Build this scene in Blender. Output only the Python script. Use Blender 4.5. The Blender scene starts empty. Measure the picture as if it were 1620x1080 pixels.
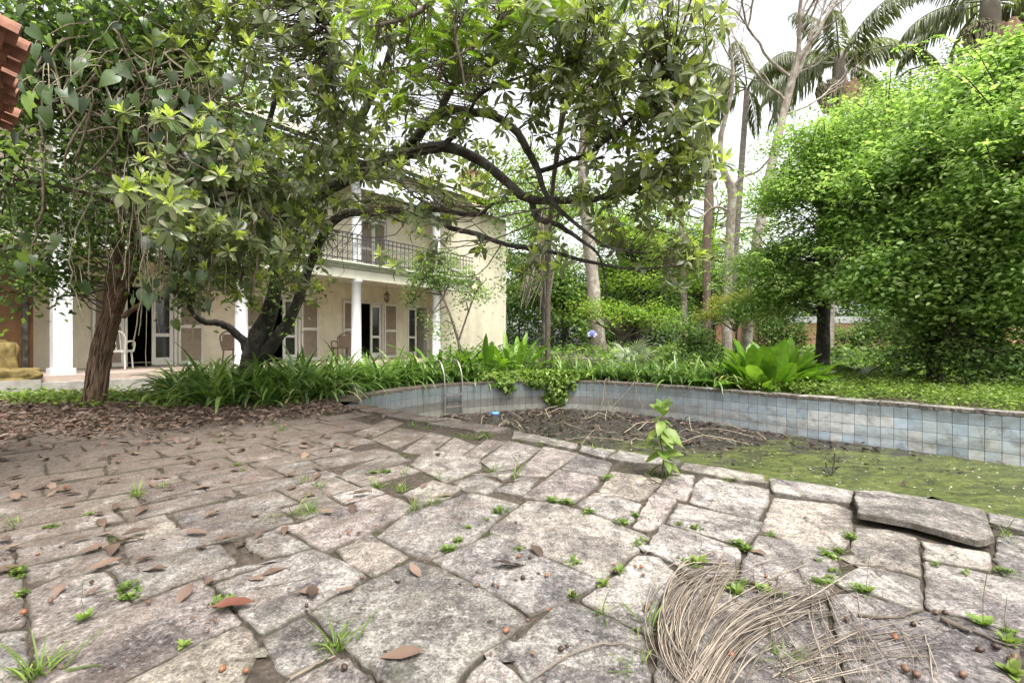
import bpy, bmesh, math, random
import numpy as np
from mathutils import Vector, Matrix, noise as mnoise

random.seed(7)
rng = np.random.default_rng(7)
scene = bpy.context.scene
COL = scene.collection
R = math.radians

# ------------------------------------------------------------------ camera, sky, sun, exposure
F = 765.0                      # focal length in photo pixels (1620 wide)
CAMH = 1.0
cam = bpy.data.cameras.new("camera")
cam.sensor_width = 36.0
cam.lens = 36.0 * F / 1620.0
cam.clip_start = 0.05
cam.clip_end = 600.0
camo = bpy.data.objects.new("camera", cam)
camo.location = (0, 0, CAMH)
camo.rotation_euler = (R(90), 0, 0)
COL.objects.link(camo)
scene.camera = camo

SUN_EL, SUN_AZ = R(62), R(150)
world = bpy.data.worlds.new("World")
scene.world = world
world.use_nodes = True
wn, wl = world.node_tree.nodes, world.node_tree.links
wn.clear()
sky = wn.new("ShaderNodeTexSky")
sky.sky_type = 'NISHITA'
sky.sun_disc = False
sky.sun_elevation = SUN_EL
sky.sun_rotation = SUN_AZ
sky.air_density = 1.0
sky.dust_density = 4.0
hsv = wn.new("ShaderNodeHueSaturation")
hsv.inputs["Saturation"].default_value = 0.12
wbg = wn.new("ShaderNodeBackground")
wbg.inputs["Strength"].default_value = 0.15
wo = wn.new("ShaderNodeOutputWorld")
wl.new(sky.outputs[0], hsv.inputs["Color"])
wl.new(hsv.outputs[0], wbg.inputs["Color"])
wl.new(wbg.outputs[0], wo.inputs["Surface"])

sl = bpy.data.lights.new("sun", 'SUN')
sl.energy = 1.5
sl.angle = R(25)
sl.color = (1.0, 0.96, 0.9)
so = bpy.data.objects.new("sun", sl)
sd = Vector((math.sin(SUN_AZ) * math.cos(SUN_EL), math.cos(SUN_AZ) * math.cos(SUN_EL), math.sin(SUN_EL)))
so.rotation_euler = sd.to_track_quat('Z', 'Y').to_euler()
so.location = (0, 0, 30)
COL.objects.link(so)

vs = scene.view_settings
vs.view_transform = 'Standard'
vs.look = 'None'
vs.gamma = 1.0
vs.exposure = 1.65
vs.use_curve_mapping = False
scene.cycles.use_denoising = True
scene.cycles.max_bounces = 6
scene.cycles.diffuse_bounces = 4
scene.cycles.glossy_bounces = 2
scene.cycles.transmission_bounces = 4
scene.cycles.use_adaptive_sampling = True
scene.cycles.adaptive_threshold = 0.02

# ------------------------------------------------------------------ measuring helpers
def W(px, py, Y):
    return np.array([(px - 810.0) / F * Y, Y, CAMH - (py - 540.0) / F * Y])

def G(px, py, z=0.0):
    Y = (CAMH - z) * F / (py - 540.0)
    return np.array([(px - 810.0) / F * Y, Y, z])

def nrm(a):
    a = np.asarray(a, float)
    return a / np.maximum(np.linalg.norm(a, axis=-1, keepdims=True), 1e-9)

def inside(poly, x, y):
    c = False
    n = len(poly)
    j = n - 1
    for i in range(n):
        xi, yi = poly[i][0], poly[i][1]
        xj, yj = poly[j][0], poly[j][1]
        if (yi > y) != (yj > y) and x < (xj - xi) * (y - yi) / (yj - yi) + xi:
            c = not c
        j = i
    return c

def inside_np(poly, X, Y):
    X = np.asarray(X, float); Y = np.asarray(Y, float)
    c = np.zeros(X.shape, bool)
    P = np.asarray([(p[0], p[1]) for p in poly], float)
    Q = np.roll(P, 1, 0)
    for (xi, yi), (xj, yj) in zip(P, Q):
        if yi == yj: continue
        c ^= ((yi > Y) != (yj > Y)) & (X < (xj - xi) * (Y - yi) / (yj - yi) + xi)
    return c

def near_mask(mask):
    """cell mask: any corner of the cell is set"""
    return mask[:-1, :-1] | mask[1:, :-1] | mask[:-1, 1:] | mask[1:, 1:]

def cells(keep):
    ny, nx = keep.shape
    i, j = np.nonzero(keep)
    w = nx + 1
    return np.stack([i * w + j, i * w + j + 1, (i + 1) * w + j + 1, (i + 1) * w + j], -1)

def spline(pts, n):
    """Catmull-Rom through pts -> n samples (works for any dimension)."""
    P = np.asarray(pts, float)
    if len(P) == 2:
        t = np.linspace(0, 1, n)[:, None]
        return P[0] * (1 - t) + P[1] * t
    Q = np.vstack([2 * P[0] - P[1], P, 2 * P[-1] - P[-2]])
    out = []
    for u in np.linspace(0, len(P) - 1 - 1e-6, n):
        i = int(u); t = u - i
        p0, p1, p2, p3 = Q[i], Q[i + 1], Q[i + 2], Q[i + 3]
        out.append(0.5 * ((2 * p1) + (-p0 + p2) * t + (2 * p0 - 5 * p1 + 4 * p2 - p3) * t * t + (-p0 + 3 * p1 - 3 * p2 + p3) * t ** 3))
    return np.array(out)

# ------------------------------------------------------------------ mesh builder
class MB:
    def __init__(self):
        self.v, self.f, self.t, self.n = [], [], [], 0
    def add(self, verts, faces, tint=0.5):
        verts = np.asarray(verts, float).reshape(-1, 3)
        faces = np.asarray(faces, np.int64)
        self.v.append(verts)
        self.f.append(faces + self.n)
        tt = np.asarray(tint, float)
        self.t.append(np.full(len(verts), float(tt)) if tt.ndim == 0 else tt)
        self.n += len(verts)
    def tube(self, pts, rad, sides=6, tint=0.5, cap=False):
        P = np.asarray(pts, float)
        n = len(P)
        rad = np.broadcast_to(np.asarray(rad, float), (n,))
        T = np.gradient(P, axis=0)
        T = nrm(T)
        ref = np.array([0, 0, 1.0]) if abs(T[:, 2]).mean() < 0.8 else np.array([1.0, 0, 0])
        A = nrm(np.cross(T, ref)); B = np.cross(T, A)
        a = np.linspace(0, 2 * math.pi, sides, endpoint=False)
        V = P[:, None, :] + rad[:, None, None] * (np.cos(a)[None, :, None] * A[:, None, :] + np.sin(a)[None, :, None] * B[:, None, :])
        i = np.arange(n - 1)[:, None]; j = np.arange(sides)[None, :]; k = (j + 1) % sides
        q = np.stack([i * sides + j, i * sides + k, (i + 1) * sides + k, (i + 1) * sides + j], -1).reshape(-1, 4)
        self.add(V.reshape(-1, 3), q, tint)
        if cap:
            for r0 in (0, (n - 1) * sides):
                c = V.reshape(-1, 3)[r0:r0 + sides]
                self.add(np.vstack([c, c.mean(0)]), np.array([[m, (m + 1) % sides, sides, sides] for m in range(sides)])[:, :3], tint)
    def box(self, lo, hi, tint=0.5):
        x0, y0, z0 = lo; x1, y1, z1 = hi
        v = [(x0, y0, z0), (x1, y0, z0), (x1, y1, z0), (x0, y1, z0), (x0, y0, z1), (x1, y0, z1), (x1, y1, z1), (x0, y1, z1)]
        self.add(v, [(0, 3, 2, 1), (4, 5, 6, 7), (0, 1, 5, 4), (1, 2, 6, 5), (2, 3, 7, 6), (3, 0, 4, 7)], tint)
    def lathe(self, prof, c=(0, 0, 0), sides=12, tint=0.5):
        prof = np.asarray(prof, float)
        a = np.linspace(0, 2 * math.pi, sides, endpoint=False)
        V = np.stack([prof[:, 0][:, None] * np.cos(a), prof[:, 0][:, None] * np.sin(a), np.repeat(prof[:, 1][:, None], sides, 1)], -1) + np.array(c)
        n = len(prof)
        i = np.arange(n - 1)[:, None]; j = np.arange(sides)[None, :]; k = (j + 1) % sides
        q = np.stack([i * sides + j, i * sides + k, (i + 1) * sides + k, (i + 1) * sides + j], -1).reshape(-1, 4)
        self.add(V.reshape(-1, 3), q, tint)
    def place(self, tpl, pos, dr, up, size, width=1.0, tint=0.5):
        """scatter a template: tpl=(verts (m,3), faces); y = dr, z ~ up"""
        tv, tf = tpl
        pos = np.asarray(pos, float).reshape(-1, 3)
        N = len(pos)
        if N == 0:
            return
        y = nrm(np.broadcast_to(dr, (N, 3)))
        x = nrm(np.cross(y, np.broadcast_to(up, (N, 3)) + 1e-4))
        z = np.cross(x, y)
        s = np.broadcast_to(np.asarray(size, float), (N,))[:, None, None]
        w = np.broadcast_to(np.asarray(width, float), (N,))[:, None, None]
        V = pos[:, None, :] + s * (w * tv[None, :, 0, None] * x[:, None, :] + tv[None, :, 1, None] * y[:, None, :] + tv[None, :, 2, None] * z[:, None, :])
        m = len(tv)
        fc = (tf[None] + (np.arange(N) * m)[:, None, None]).reshape(-1, tf.shape[1])
        tt = np.repeat(np.broadcast_to(np.asarray(tint, float), (N,)), m)
        self.add(V.reshape(-1, 3), fc, tt)
    def mesh(self, name, mats, smooth=True):
        me = bpy.data.meshes.new(name)
        if self.v:
            V = np.vstack(self.v)
            me.vertices.add(len(V))
            me.vertices.foreach_set("co", V.ravel().astype(np.float32))
            loops = np.concatenate([f.ravel() for f in self.f]).astype(np.int32)
            tot = np.concatenate([np.full(len(f), f.shape[1]) for f in self.f]).astype(np.int32)
            st = np.concatenate([[0], np.cumsum(tot)[:-1]]).astype(np.int32)
            me.loops.add(len(loops))
            me.loops.foreach_set("vertex_index", loops)
            me.polygons.add(len(tot))
            me.polygons.foreach_set("loop_start", st)
            me.polygons.foreach_set("use_smooth", np.full(len(tot), smooth, bool))
            at = me.attributes.new("tint", 'FLOAT', 'POINT')
            at.data.foreach_set("value", np.concatenate(self.t).astype(np.float32))
            me.update(calc_edges=True)
            me.validate()
        for m in (mats if isinstance(mats, (list, tuple)) else [mats]):
            me.materials.append(m)
        return me
    def build(self, name, mats, parent=None, smooth=True, loc=None):
        o = bpy.data.objects.new(name, self.mesh(name, mats, smooth))
        COL.objects.link(o)
        if loc is not None:
            o.location = loc
        if parent:
            o.parent = parent
        return o

def tag(o, label=None, cat=None, group=None, kind=None):
    if label: o["label"] = label
    if cat: o["category"] = cat
    if group: o["group"] = group
    if kind: o["kind"] = kind
    return o

def empty(name, loc=(0, 0, 0), rz=0.0):
    o = bpy.data.objects.new(name, None)
    o.empty_display_size = 0.1
    o.location = loc
    o.rotation_euler = (0, 0, rz)
    COL.objects.link(o)
    return o

def inst(name, me, loc=(0, 0, 0), rot=(0, 0, 0), sc=1.0, parent=None, color=None):
    o = bpy.data.objects.new(name, me)
    o.location = loc
    o.rotation_euler = rot
    o.scale = (sc, sc, sc) if np.isscalar(sc) else sc
    if parent: o.parent = parent
    if color is not None: o.color = (*color, 1.0)
    COL.objects.link(o)
    return o

# ------------------------------------------------------------------ materials
def newmat(name):
    m = bpy.data.materials.new(name)
    m.use_nodes = True
    nt = m.node_tree
    for n in list(nt.nodes):
        nt.nodes.remove(n)
    out = nt.nodes.new("ShaderNodeOutputMaterial")
    bs = nt.nodes.new("ShaderNodeBsdfPrincipled")
    nt.links.new(bs.outputs[0], out.inputs["Surface"])
    return m, nt, bs, out

def ramp(nt, fac, stops, interp='LINEAR'):
    r = nt.nodes.new("ShaderNodeValToRGB")
    r.color_ramp.interpolation = interp
    el = r.color_ramp.elements
    while len(el) < len(stops):
        el.new(0.5)
    for e, (p, c) in zip(el, stops):
        e.position = p
        e.color = (*c, 1.0) if len(c) == 3 else c
    if fac is not None:
        nt.links.new(fac, r.inputs["Fac"])
    return r

def noise(nt, scale, detail=4, rough=0.55, vec=None, dist=0.0):
    n = nt.nodes.new("ShaderNodeTexNoise")
    n.inputs["Scale"].default_value = scale
    n.inputs["Detail"].default_value = detail
    n.inputs["Roughness"].default_value = rough
    n.inputs["Distortion"].default_value = dist
    if vec is not None:
        nt.links.new(vec, n.inputs["Vector"])
    return n

def wpos(nt):
    return nt.nodes.new("ShaderNodeNewGeometry").outputs["Position"]

def mapping(nt, vec, sc=(1, 1, 1), rot=(0, 0, 0)):
    m = nt.nodes.new("ShaderNodeMapping")
    m.inputs["Scale"].default_value = sc
    m.inputs["Rotation"].default_value = rot
    nt.links.new(vec, m.inputs["Vector"])
    return m.outputs[0]

def mix(nt, fac, a, b, mode='MIX'):
    m = nt.nodes.new("ShaderNodeMix")
    m.data_type = 'RGBA'
    m.blend_type = mode
    for s, v in ((m.inputs[0], fac), (m.inputs[6], a), (m.inputs[7], b)):
        if hasattr(v, "is_linked"):
            nt.links.new(v, s)
        elif isinstance(v, (int, float)):
            s.default_value = v
        else:
            s.default_value = (*v, 1.0)
    return m.outputs[2]

def bump(nt, bs, h, strength=0.4, dist=0.01):
    b = nt.nodes.new("ShaderNodeBump")
    b.inputs["Strength"].default_value = strength
    b.inputs["Distance"].default_value = dist
    nt.links.new(h, b.inputs["Height"])
    nt.links.new(b.outputs[0], bs.inputs["Normal"])

def leafmat(name, stops, rough=0.45, trans=0.35, spec=0.4, tcol=1.3):
    m, nt, bs, out = newmat(name)
    a = nt.nodes.new("ShaderNodeAttribute")
    a.attribute_name = "tint"
    r = ramp(nt, a.outputs["Fac"], stops)
    n = noise(nt, 9.0, 2, vec=wpos(nt))
    v = ramp(nt, n.outputs[0], [(0.3, (0.75, 0.75, 0.75)), (0.7, (1.2, 1.2, 1.15))])
    c = mix(nt, 1.0, r.outputs[0], v.outputs[0], 'MULTIPLY')
    nt.links.new(c, bs.inputs["Base Color"])
    bs.inputs["Roughness"].default_value = rough
    bs.inputs["Specular IOR Level"].default_value = spec
    tr = nt.nodes.new("ShaderNodeBsdfTranslucent")
    tc = mix(nt, 1.0, c, (tcol, tcol * 1.05, 0.6 * tcol), 'MULTIPLY')
    nt.links.new(tc, tr.inputs["Color"])
    ms = nt.nodes.new("ShaderNodeMixShader")
    ms.inputs[0].default_value = trans
    nt.links.new(bs.outputs[0], ms.inputs[1])
    nt.links.new(tr.outputs[0], ms.inputs[2])
    nt.links.new(ms.outputs[0], out.inputs["Surface"])
    return m

def barkmat(name, c0, c1, scale=14, streak=0.25, bs_=0.8, lichen=None):
    m, nt, bs, out = newmat(name)
    p = wpos(nt)
    n = noise(nt, scale, 6, 0.65, mapping(nt, p, (1, 1, streak)), 0.6)
    r = ramp(nt, n.outputs[0], [(0.3, c0), (0.7, c1)])
    col = r.outputs[0]
    if lichen:
        l = noise(nt, 5.0, 5, 0.6, p)
        lr = ramp(nt, l.outputs[0], [(0.52, (0, 0, 0)), (0.62, (1, 1, 1))])
        col = mix(nt, lr.outputs[0], col, lichen)
    nt.links.new(col, bs.inputs["Base Color"])
    bs.inputs["Roughness"].default_value = 0.9
    bs.inputs["Specular IOR Level"].default_value = 0.2
    bump(nt, bs, n.outputs[0], bs_, 0.02)
    return m

def plainmat(name, col, rough=0.6, var=0.25, scale=6, metallic=0.0, bstr=0.15, dirt=None, objcol=False, spec=0.4):
    m, nt, bs, out = newmat(name)
    p = wpos(nt)
    n = noise(nt, scale, 5, 0.6, p)
    lo = tuple(c * (1 - var) for c in col); hi = tuple(min(1, c * (1 + var)) for c in col)
    r = ramp(nt, n.outputs[0], [(0.3, lo), (0.7, hi)])
    c = r.outputs[0]
    if objcol:
        oi = nt.nodes.new("ShaderNodeObjectInfo")
        c = mix(nt, 1.0, c, oi.outputs["Color"], 'MULTIPLY')
    if dirt:
        d = noise(nt, scale * 0.35, 6, 0.7, mapping(nt, p, (1, 1, 0.3)), 0.5)
        dr = ramp(nt, d.outputs[0], [(0.48, (0, 0, 0)), (0.75, (0.8, 0.8, 0.8))])
        c = mix(nt, dr.outputs[0], c, dirt)
    nt.links.new(c, bs.inputs["Base Color"])
    bs.inputs["Roughness"].default_value = rough
    bs.inputs["Metallic"].default_value = metallic
    bs.inputs["Specular IOR Level"].default_value = spec
    n2 = noise(nt, scale * 8, 4, 0.6, p)
    bump(nt, bs, n2.outputs[0], bstr, 0.005)
    return m

def stonemat(name):
    m, nt, bs, out = newmat(name)
    p = wpos(nt)
    oi = nt.nodes.new("ShaderNodeObjectInfo")
    # each stone gets its own offset of the grain
    add = nt.nodes.new("ShaderNodeVectorMath"); add.operation = 'MULTIPLY_ADD'
    comb = nt.nodes.new("ShaderNodeCombineXYZ")
    for k in range(3):
        nt.links.new(oi.outputs["Random"], comb.inputs[k])
    nt.links.new(comb.outputs[0], add.inputs[0])
    add.inputs[1].default_value = (37.0, 53.0, 11.0)
    nt.links.new(p, add.inputs[2])
    pv = add.outputs[0]
    big = noise(nt, 3.2, 5, 0.6, pv, 0.8)
    streak = noise(nt, 9.0, 7, 0.68, mapping(nt, pv, (1.0, 0.35, 1.0), (0, 0, R(-40))), 0.9)
    fine = noise(nt, 95.0, 8, 0.78, pv)
    mid_ = noise(nt, 24.0, 8, 0.75, pv, 0.6)
    base = ramp(nt, big.outputs[0], [(0.25, (0.065, 0.058, 0.057)), (0.4, (0.125, 0.114, 0.111)), (0.52, (0.215, 0.2, 0.188)), (0.64, (0.26, 0.245, 0.225)), (0.78, (0.14, 0.126, 0.112))])
    c = mix(nt, 1.0, base.outputs[0], oi.outputs["Color"], 'MULTIPLY')
    sr = ramp(nt, streak.outputs[0], [(0.32, (0.45, 0.435, 0.425)), (0.5, (1, 1, 1)), (0.68, (1.5, 1.48, 1.44))])
    c = mix(nt, 0.85, c, sr.outputs[0], 'MULTIPLY')
    fr = ramp(nt, fine.outputs[0], [(0.34, (0.42, 0.41, 0.4)), (0.5, (1, 1, 1)), (0.64, (1.5, 1.48, 1.45))])
    c = mix(nt, 1.0, c, fr.outputs[0], 'MULTIPLY')
    md = ramp(nt, mid_.outputs[0], [(0.35, (0.4, 0.385, 0.375)), (0.5, (1, 1, 1)), (0.64, (1.55, 1.53, 1.49))])
    c = mix(nt, 0.9, c, md.outputs[0], 'MULTIPLY')
    # pale lichen flecks
    li = noise(nt, 48.0, 9, 0.75, pv, 0.5)
    lr = ramp(nt, li.outputs[0], [(0.55, (0, 0, 0)), (0.66, (0.75, 0.75, 0.75))])
    c = mix(nt, lr.outputs[0], c, (0.4, 0.385, 0.36))
    # dark algae / moss stains
    mo = noise(nt, 2.1, 8, 0.72, p, 0.7)
    mr = ramp(nt, mo.outputs[0], [(0.55, (0, 0, 0)), (0.72, (0.8, 0.8, 0.8))])
    c = mix(nt, mr.outputs[0], c, (0.075, 0.073, 0.052))
    # earth film from the planting bed, thicker towards it; also paints in tree shade
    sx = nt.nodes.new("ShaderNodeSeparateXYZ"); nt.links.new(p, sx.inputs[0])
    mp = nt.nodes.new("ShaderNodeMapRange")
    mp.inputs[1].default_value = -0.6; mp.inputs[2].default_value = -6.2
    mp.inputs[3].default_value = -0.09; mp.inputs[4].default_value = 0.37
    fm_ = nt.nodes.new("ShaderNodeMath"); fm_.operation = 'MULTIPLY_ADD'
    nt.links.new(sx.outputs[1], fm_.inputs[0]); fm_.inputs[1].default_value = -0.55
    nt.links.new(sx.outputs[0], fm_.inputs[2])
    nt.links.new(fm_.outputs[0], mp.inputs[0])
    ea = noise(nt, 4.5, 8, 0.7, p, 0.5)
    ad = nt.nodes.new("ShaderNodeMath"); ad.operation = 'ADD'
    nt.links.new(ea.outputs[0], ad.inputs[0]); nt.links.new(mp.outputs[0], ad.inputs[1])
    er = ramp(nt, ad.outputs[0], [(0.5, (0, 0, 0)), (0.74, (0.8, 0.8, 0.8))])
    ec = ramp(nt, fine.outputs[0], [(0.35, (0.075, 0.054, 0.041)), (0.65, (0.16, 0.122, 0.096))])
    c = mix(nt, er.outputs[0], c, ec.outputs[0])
    c = mix(nt, 0.55, c, fr.outputs[0], 'MULTIPLY')
    # earth and moss caught along the stone's rim
    at = nt.nodes.new("ShaderNodeAttribute"); at.attribute_name = "tint"
    rn = noise(nt, 7.0, 9, 0.75, p)
    ra = nt.nodes.new("ShaderNodeMath"); ra.operation = 'ADD'
    nt.links.new(at.outputs["Fac"], ra.inputs[0]); nt.links.new(rn.outputs[0], ra.inputs[1])
    rr = ramp(nt, ra.outputs[0], [(0.48, (0.8, 0.8, 0.8)), (0.74, (0, 0, 0))])
    c = mix(nt, rr.outputs[0], c, (0.085, 0.074, 0.054))
    nt.links.new(c, bs.inputs["Base Color"])
    bs.inputs["Roughness"].default_value = 0.85
    bs.inputs["Specular IOR Level"].default_value = 0.25
    addh = nt.nodes.new("ShaderNodeMath"); addh.operation = 'MULTIPLY_ADD'
    nt.links.new(fine.outputs[0], addh.inputs[0]); addh.inputs[1].default_value = 0.5
    nt.links.new(streak.outputs[0], addh.inputs[2])
    bump(nt, bs, addh.outputs[0], 1.0, 0.016)
    return m

M = {}
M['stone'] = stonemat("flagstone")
def soilmat(name, cols, green, gthr):
    m, nt, bs, out = newmat(name)
    p = wpos(nt)
    n = noise(nt, 30, 8, 0.7, p)
    r = ramp(nt, n.outputs[0], [(0.3, cols[0]), (0.55, cols[1]), (0.75, cols[2])])
    g = noise(nt, 2.6, 6, 0.65, p)
    gr = ramp(nt, g.outputs[0], [(gthr, (0, 0, 0)), (gthr + 0.1, (0.85, 0.85, 0.85))])
    c = mix(nt, gr.outputs[0], r.outputs[0], green)
    nt.links.new(c, bs.inputs["Base Color"])
    bs.inputs["Roughness"].default_value = 1.0
    bs.inputs["Specular IOR Level"].default_value = 0.1
    bump(nt, bs, n.outputs[0], 1.0, 0.02)
    return m
M['soil'] = soilmat("garden_soil", [(0.05, 0.038, 0.028), (0.11, 0.085, 0.065), (0.2, 0.165, 0.13)], (0.055, 0.075, 0.025), 0.62)
M['joint'] = soilmat("joint_earth", [(0.035, 0.028, 0.022), (0.085, 0.069, 0.055), (0.17, 0.14, 0.115)], (0.05, 0.062, 0.02), 0.55)
M['patio_soil'] = soilmat("drifted_soil", [(0.07, 0.054, 0.042), (0.15, 0.12, 0.096), (0.26, 0.22, 0.18)], (0.1, 0.085, 0.065), 0.7)

M['mag'] = leafmat("magnolia_leaf", [(0.0, (0.065, 0.09, 0.035)), (0.3, (0.13, 0.17, 0.065)), (0.5, (0.21, 0.235, 0.12)), (0.62, (0.26, 0.26, 0.18)), (0.72, (0.26, 0.36, 0.06)), (0.88, (0.43, 0.52, 0.1)), (1.0, (0.54, 0.6, 0.18))], 0.34, 0.48, 0.5)
M['philo'] = leafmat("philodendron_leaf", [(0.0, (0.03, 0.055, 0.018)), (0.45, (0.085, 0.135, 0.045)), (0.75, (0.13, 0.21, 0.05)), (1.0, (0.26, 0.4, 0.06))], 0.3, 0.38, 0.6)
M['dark'] = leafmat("dark_creeper_leaf", [(0.0, (0.041, 0.067, 0.027)), (0.5, (0.101, 0.168, 0.049)), (0.85, (0.202, 0.314, 0.078)), (1.0, (0.403, 0.600, 0.112))], 0.4, 0.42)
M['strap'] = leafmat("strap_leaf", [(0.0, (0.034, 0.075, 0.017)), (0.45, (0.098, 0.178, 0.034)), (0.8, (0.218, 0.333, 0.081)), (0.93, (0.345, 0.437, 0.149)), (1.0, (0.414, 0.380, 0.184))], 0.3, 0.36, 0.6)
M['bright'] = leafmat("bright_hedge_leaf", [(0.0, (0.095, 0.165, 0.045)), (0.35, (0.21, 0.345, 0.085)), (0.7, (0.34, 0.49, 0.15)), (1.0, (0.52, 0.62, 0.3))], 0.38, 0.5)
M['feather'] = leafmat("feathery_leaf", [(0.0, (0.110, 0.198, 0.028)), (0.5, (0.198, 0.319, 0.044)), (1.0, (0.330, 0.440, 0.077))], 0.5, 0.5)
M['mid'] = leafmat("garden_tree_leaf", [(0.0, (0.048, 0.094, 0.030)), (0.5, (0.140, 0.235, 0.066)), (1.0, (0.319, 0.450, 0.112))], 0.45, 0.45)
M['yellow'] = leafmat("golden_shrub_leaf", [(0.0, (0.16, 0.2, 0.03)), (0.5, (0.3, 0.33, 0.05)), (1.0, (0.42, 0.4, 0.09))], 0.5, 0.4)
M['paddle'] = leafmat("paddle_leaf", [(0.0, (0.06, 0.13, 0.015)), (0.5, (0.12, 0.24, 0.02)), (1.0, (0.2, 0.34, 0.04))], 0.36, 0.35, 0.45)
M['cover'] = leafmat("ground_cover_leaf", [(0.0, (0.066, 0.110, 0.022)), (0.5, (0.143, 0.231, 0.039)), (1.0, (0.264, 0.352, 0.077))], 0.5, 0.4)
M['palm'] = leafmat("palm_leaflet", [(0.0, (0.1, 0.125, 0.07)), (0.5, (0.19, 0.22, 0.12)), (1.0, (0.3, 0.33, 0.17))], 0.4, 0.4)
M['dead'] = leafmat("dead_leaf", [(0.0, (0.04, 0.027, 0.021)), (0.3, (0.085, 0.057, 0.043)), (0.6, (0.15, 0.1, 0.076)), (0.85, (0.225, 0.16, 0.122)), (0.95, (0.16, 0.062, 0.04)), (1.0, (0.12, 0.042, 0.028))], 0.5, 0.1, 0.4, 1.1)
M['straw'] = leafmat("dry_palm_fibre", [(0.0, (0.08, 0.064, 0.05)), (0.5, (0.18, 0.145, 0.113)), (1.0, (0.31, 0.26, 0.21))], 0.6, 0.08)
M['weed'] = leafmat("weed_leaf", [(0.0, (0.06, 0.11, 0.02)), (0.6, (0.14, 0.22, 0.04)), (1.0, (0.25, 0.32, 0.08))], 0.45, 0.4)
M['bark_dark'] = barkmat("dark_bark", (0.02, 0.017, 0.014), (0.085, 0.075, 0.062), 16, 0.4, 0.8, (0.1, 0.1, 0.085))
M['bark_brown'] = barkmat("stringy_brown_bark", (0.05, 0.03, 0.018), (0.26, 0.18, 0.12), 22, 0.14, 1.0)
M['bark_grey'] = barkmat("grey_bark", (0.16, 0.13, 0.105), (0.4, 0.34, 0.28), 8, 0.35, 0.6, (0.42, 0.4, 0.34))
M['bark_palm'] = barkmat("palm_bark", (0.14, 0.12, 0.1), (0.33, 0.29, 0.25), 7, 1.5, 0.4)
M['bark_red'] = barkmat("fibrous_red_bark", (0.1, 0.068, 0.05), (0.28, 0.21, 0.165), 16, 0.15, 0.9)
M['twig'] = barkmat("twig_bark", (0.05, 0.04, 0.03), (0.17, 0.14, 0.11), 20, 0.6, 0.3)
M['root'] = barkmat("aerial_root", (0.12, 0.095, 0.06), (0.33, 0.29, 0.21), 20, 0.5, 0.3)
M['paint'] = plainmat("white_paint", (0.56, 0.565, 0.56), 0.65, 0.08, 5, dirt=(0.36, 0.34, 0.29))
M['cream'] = plainmat("cream_plaster", (0.72, 0.65, 0.5), 0.85, 0.1, 3.2, dirt=(0.46, 0.4, 0.3))
M['frame'] = plainmat("white_joinery", (0.66, 0.64, 0.58), 0.5, 0.06, 5, dirt=(0.48, 0.45, 0.38))
M['louvre'] = plainmat("shutter_louvre", (0.36, 0.29, 0.22), 0.6, 0.15, 9)
M['fascia'] = plainmat("fascia_paint", (0.60, 0.57, 0.46), 0.7, 0.07, 4, dirt=(0.4, 0.4, 0.3))
M['green_trim'] = plainmat("balcony_edge", (0.42, 0.43, 0.34), 0.8, 0.15, 5, dirt=(0.25, 0.26, 0.2))
M['floor_tile'] = plainmat("veranda_floor", (0.38, 0.3, 0.25), 0.6, 0.12, 7)
M['concrete'] = plainmat("old_concrete", (0.33, 0.31, 0.28), 0.9, 0.25, 6, dirt=(0.15, 0.14, 0.1))
M['iron'] = plainmat("wrought_iron", (0.045, 0.045, 0.05), 0.5, 0.2, 20)
M['brass'] = plainmat("aged_brass", (0.16, 0.1, 0.045), 0.45, 0.3, 20, metallic=0.6)
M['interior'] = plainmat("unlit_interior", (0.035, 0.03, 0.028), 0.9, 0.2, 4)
M['curtain'] = plainmat("curtain_cloth", (0.32, 0.31, 0.29), 0.9, 0.1, 4)
M['terracotta'] = plainmat("terracotta_tile", (0.22, 0.1, 0.062), 0.85, 0.4, 14, dirt=(0.1, 0.07, 0.055))
M['soffit'] = plainmat("soffit_board", (0.16, 0.125, 0.095), 0.8, 0.2, 9)
M['brick'] = plainmat("chimney_brick", (0.36, 0.25, 0.18), 0.9, 0.3, 7, dirt=(0.24, 0.2, 0.16))
M['orangewood'] = plainmat("varnished_board", (0.1, 0.046, 0.014), 0.5, 0.25, 5, dirt=(0.17, 0.08, 0.03))
M['tarp'] = plainmat("canvas_tarp", (0.15, 0.11, 0.034), 0.8, 0.45, 12, bstr=0.3)
M['wicker'] = plainmat("wicker", (0.17, 0.12, 0.085), 0.7, 0.35, 30)
M['orangewall'] = plainmat("salmon_render", (0.58, 0.3, 0.2), 0.9, 0.1, 2, dirt=(0.45, 0.3, 0.24))
M['whitewall'] = plainmat("far_white_wall", (0.5, 0.5, 0.5), 0.8, 0.06, 2)
M['steel'] = plainmat("ladder_steel", (0.36, 0.35, 0.33), 0.38, 0.2, 14, metallic=0.85, dirt=(0.2, 0.16, 0.12))
M['bluelid'] = plainmat("blue_plastic", (0.11, 0.27, 0.55), 0.45, 0.08, 10)
M['nut'] = plainmat("palm_nut", (0.11, 0.06, 0.036), 0.45, 0.4, 60, objcol=True)
M['spathe'] = plainmat("palm_spathe", (0.40, 0.23, 0.17), 0.7, 0.2, 3)
M['flowerbr'] = plainmat("palm_flower_strands", (0.34, 0.3, 0.2), 0.9, 0.3, 6)
M['crownshaft'] = plainmat("palm_crownshaft", (0.25, 0.22, 0.18), 0.6, 0.2, 2)
M['lilac'] = plainmat("lilac_petal", (0.45, 0.47, 0.75), 0.6, 0.1, 20)
M['cream_petal'] = plainmat("cream_petal", (0.78, 0.76, 0.68), 0.6, 0.06, 20)
M['fan'] = leafmat("silver_fan_leaf", [(0.0, (0.2, 0.26, 0.14)), (1.0, (0.45, 0.5, 0.36))], 0.45, 0.3)

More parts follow.
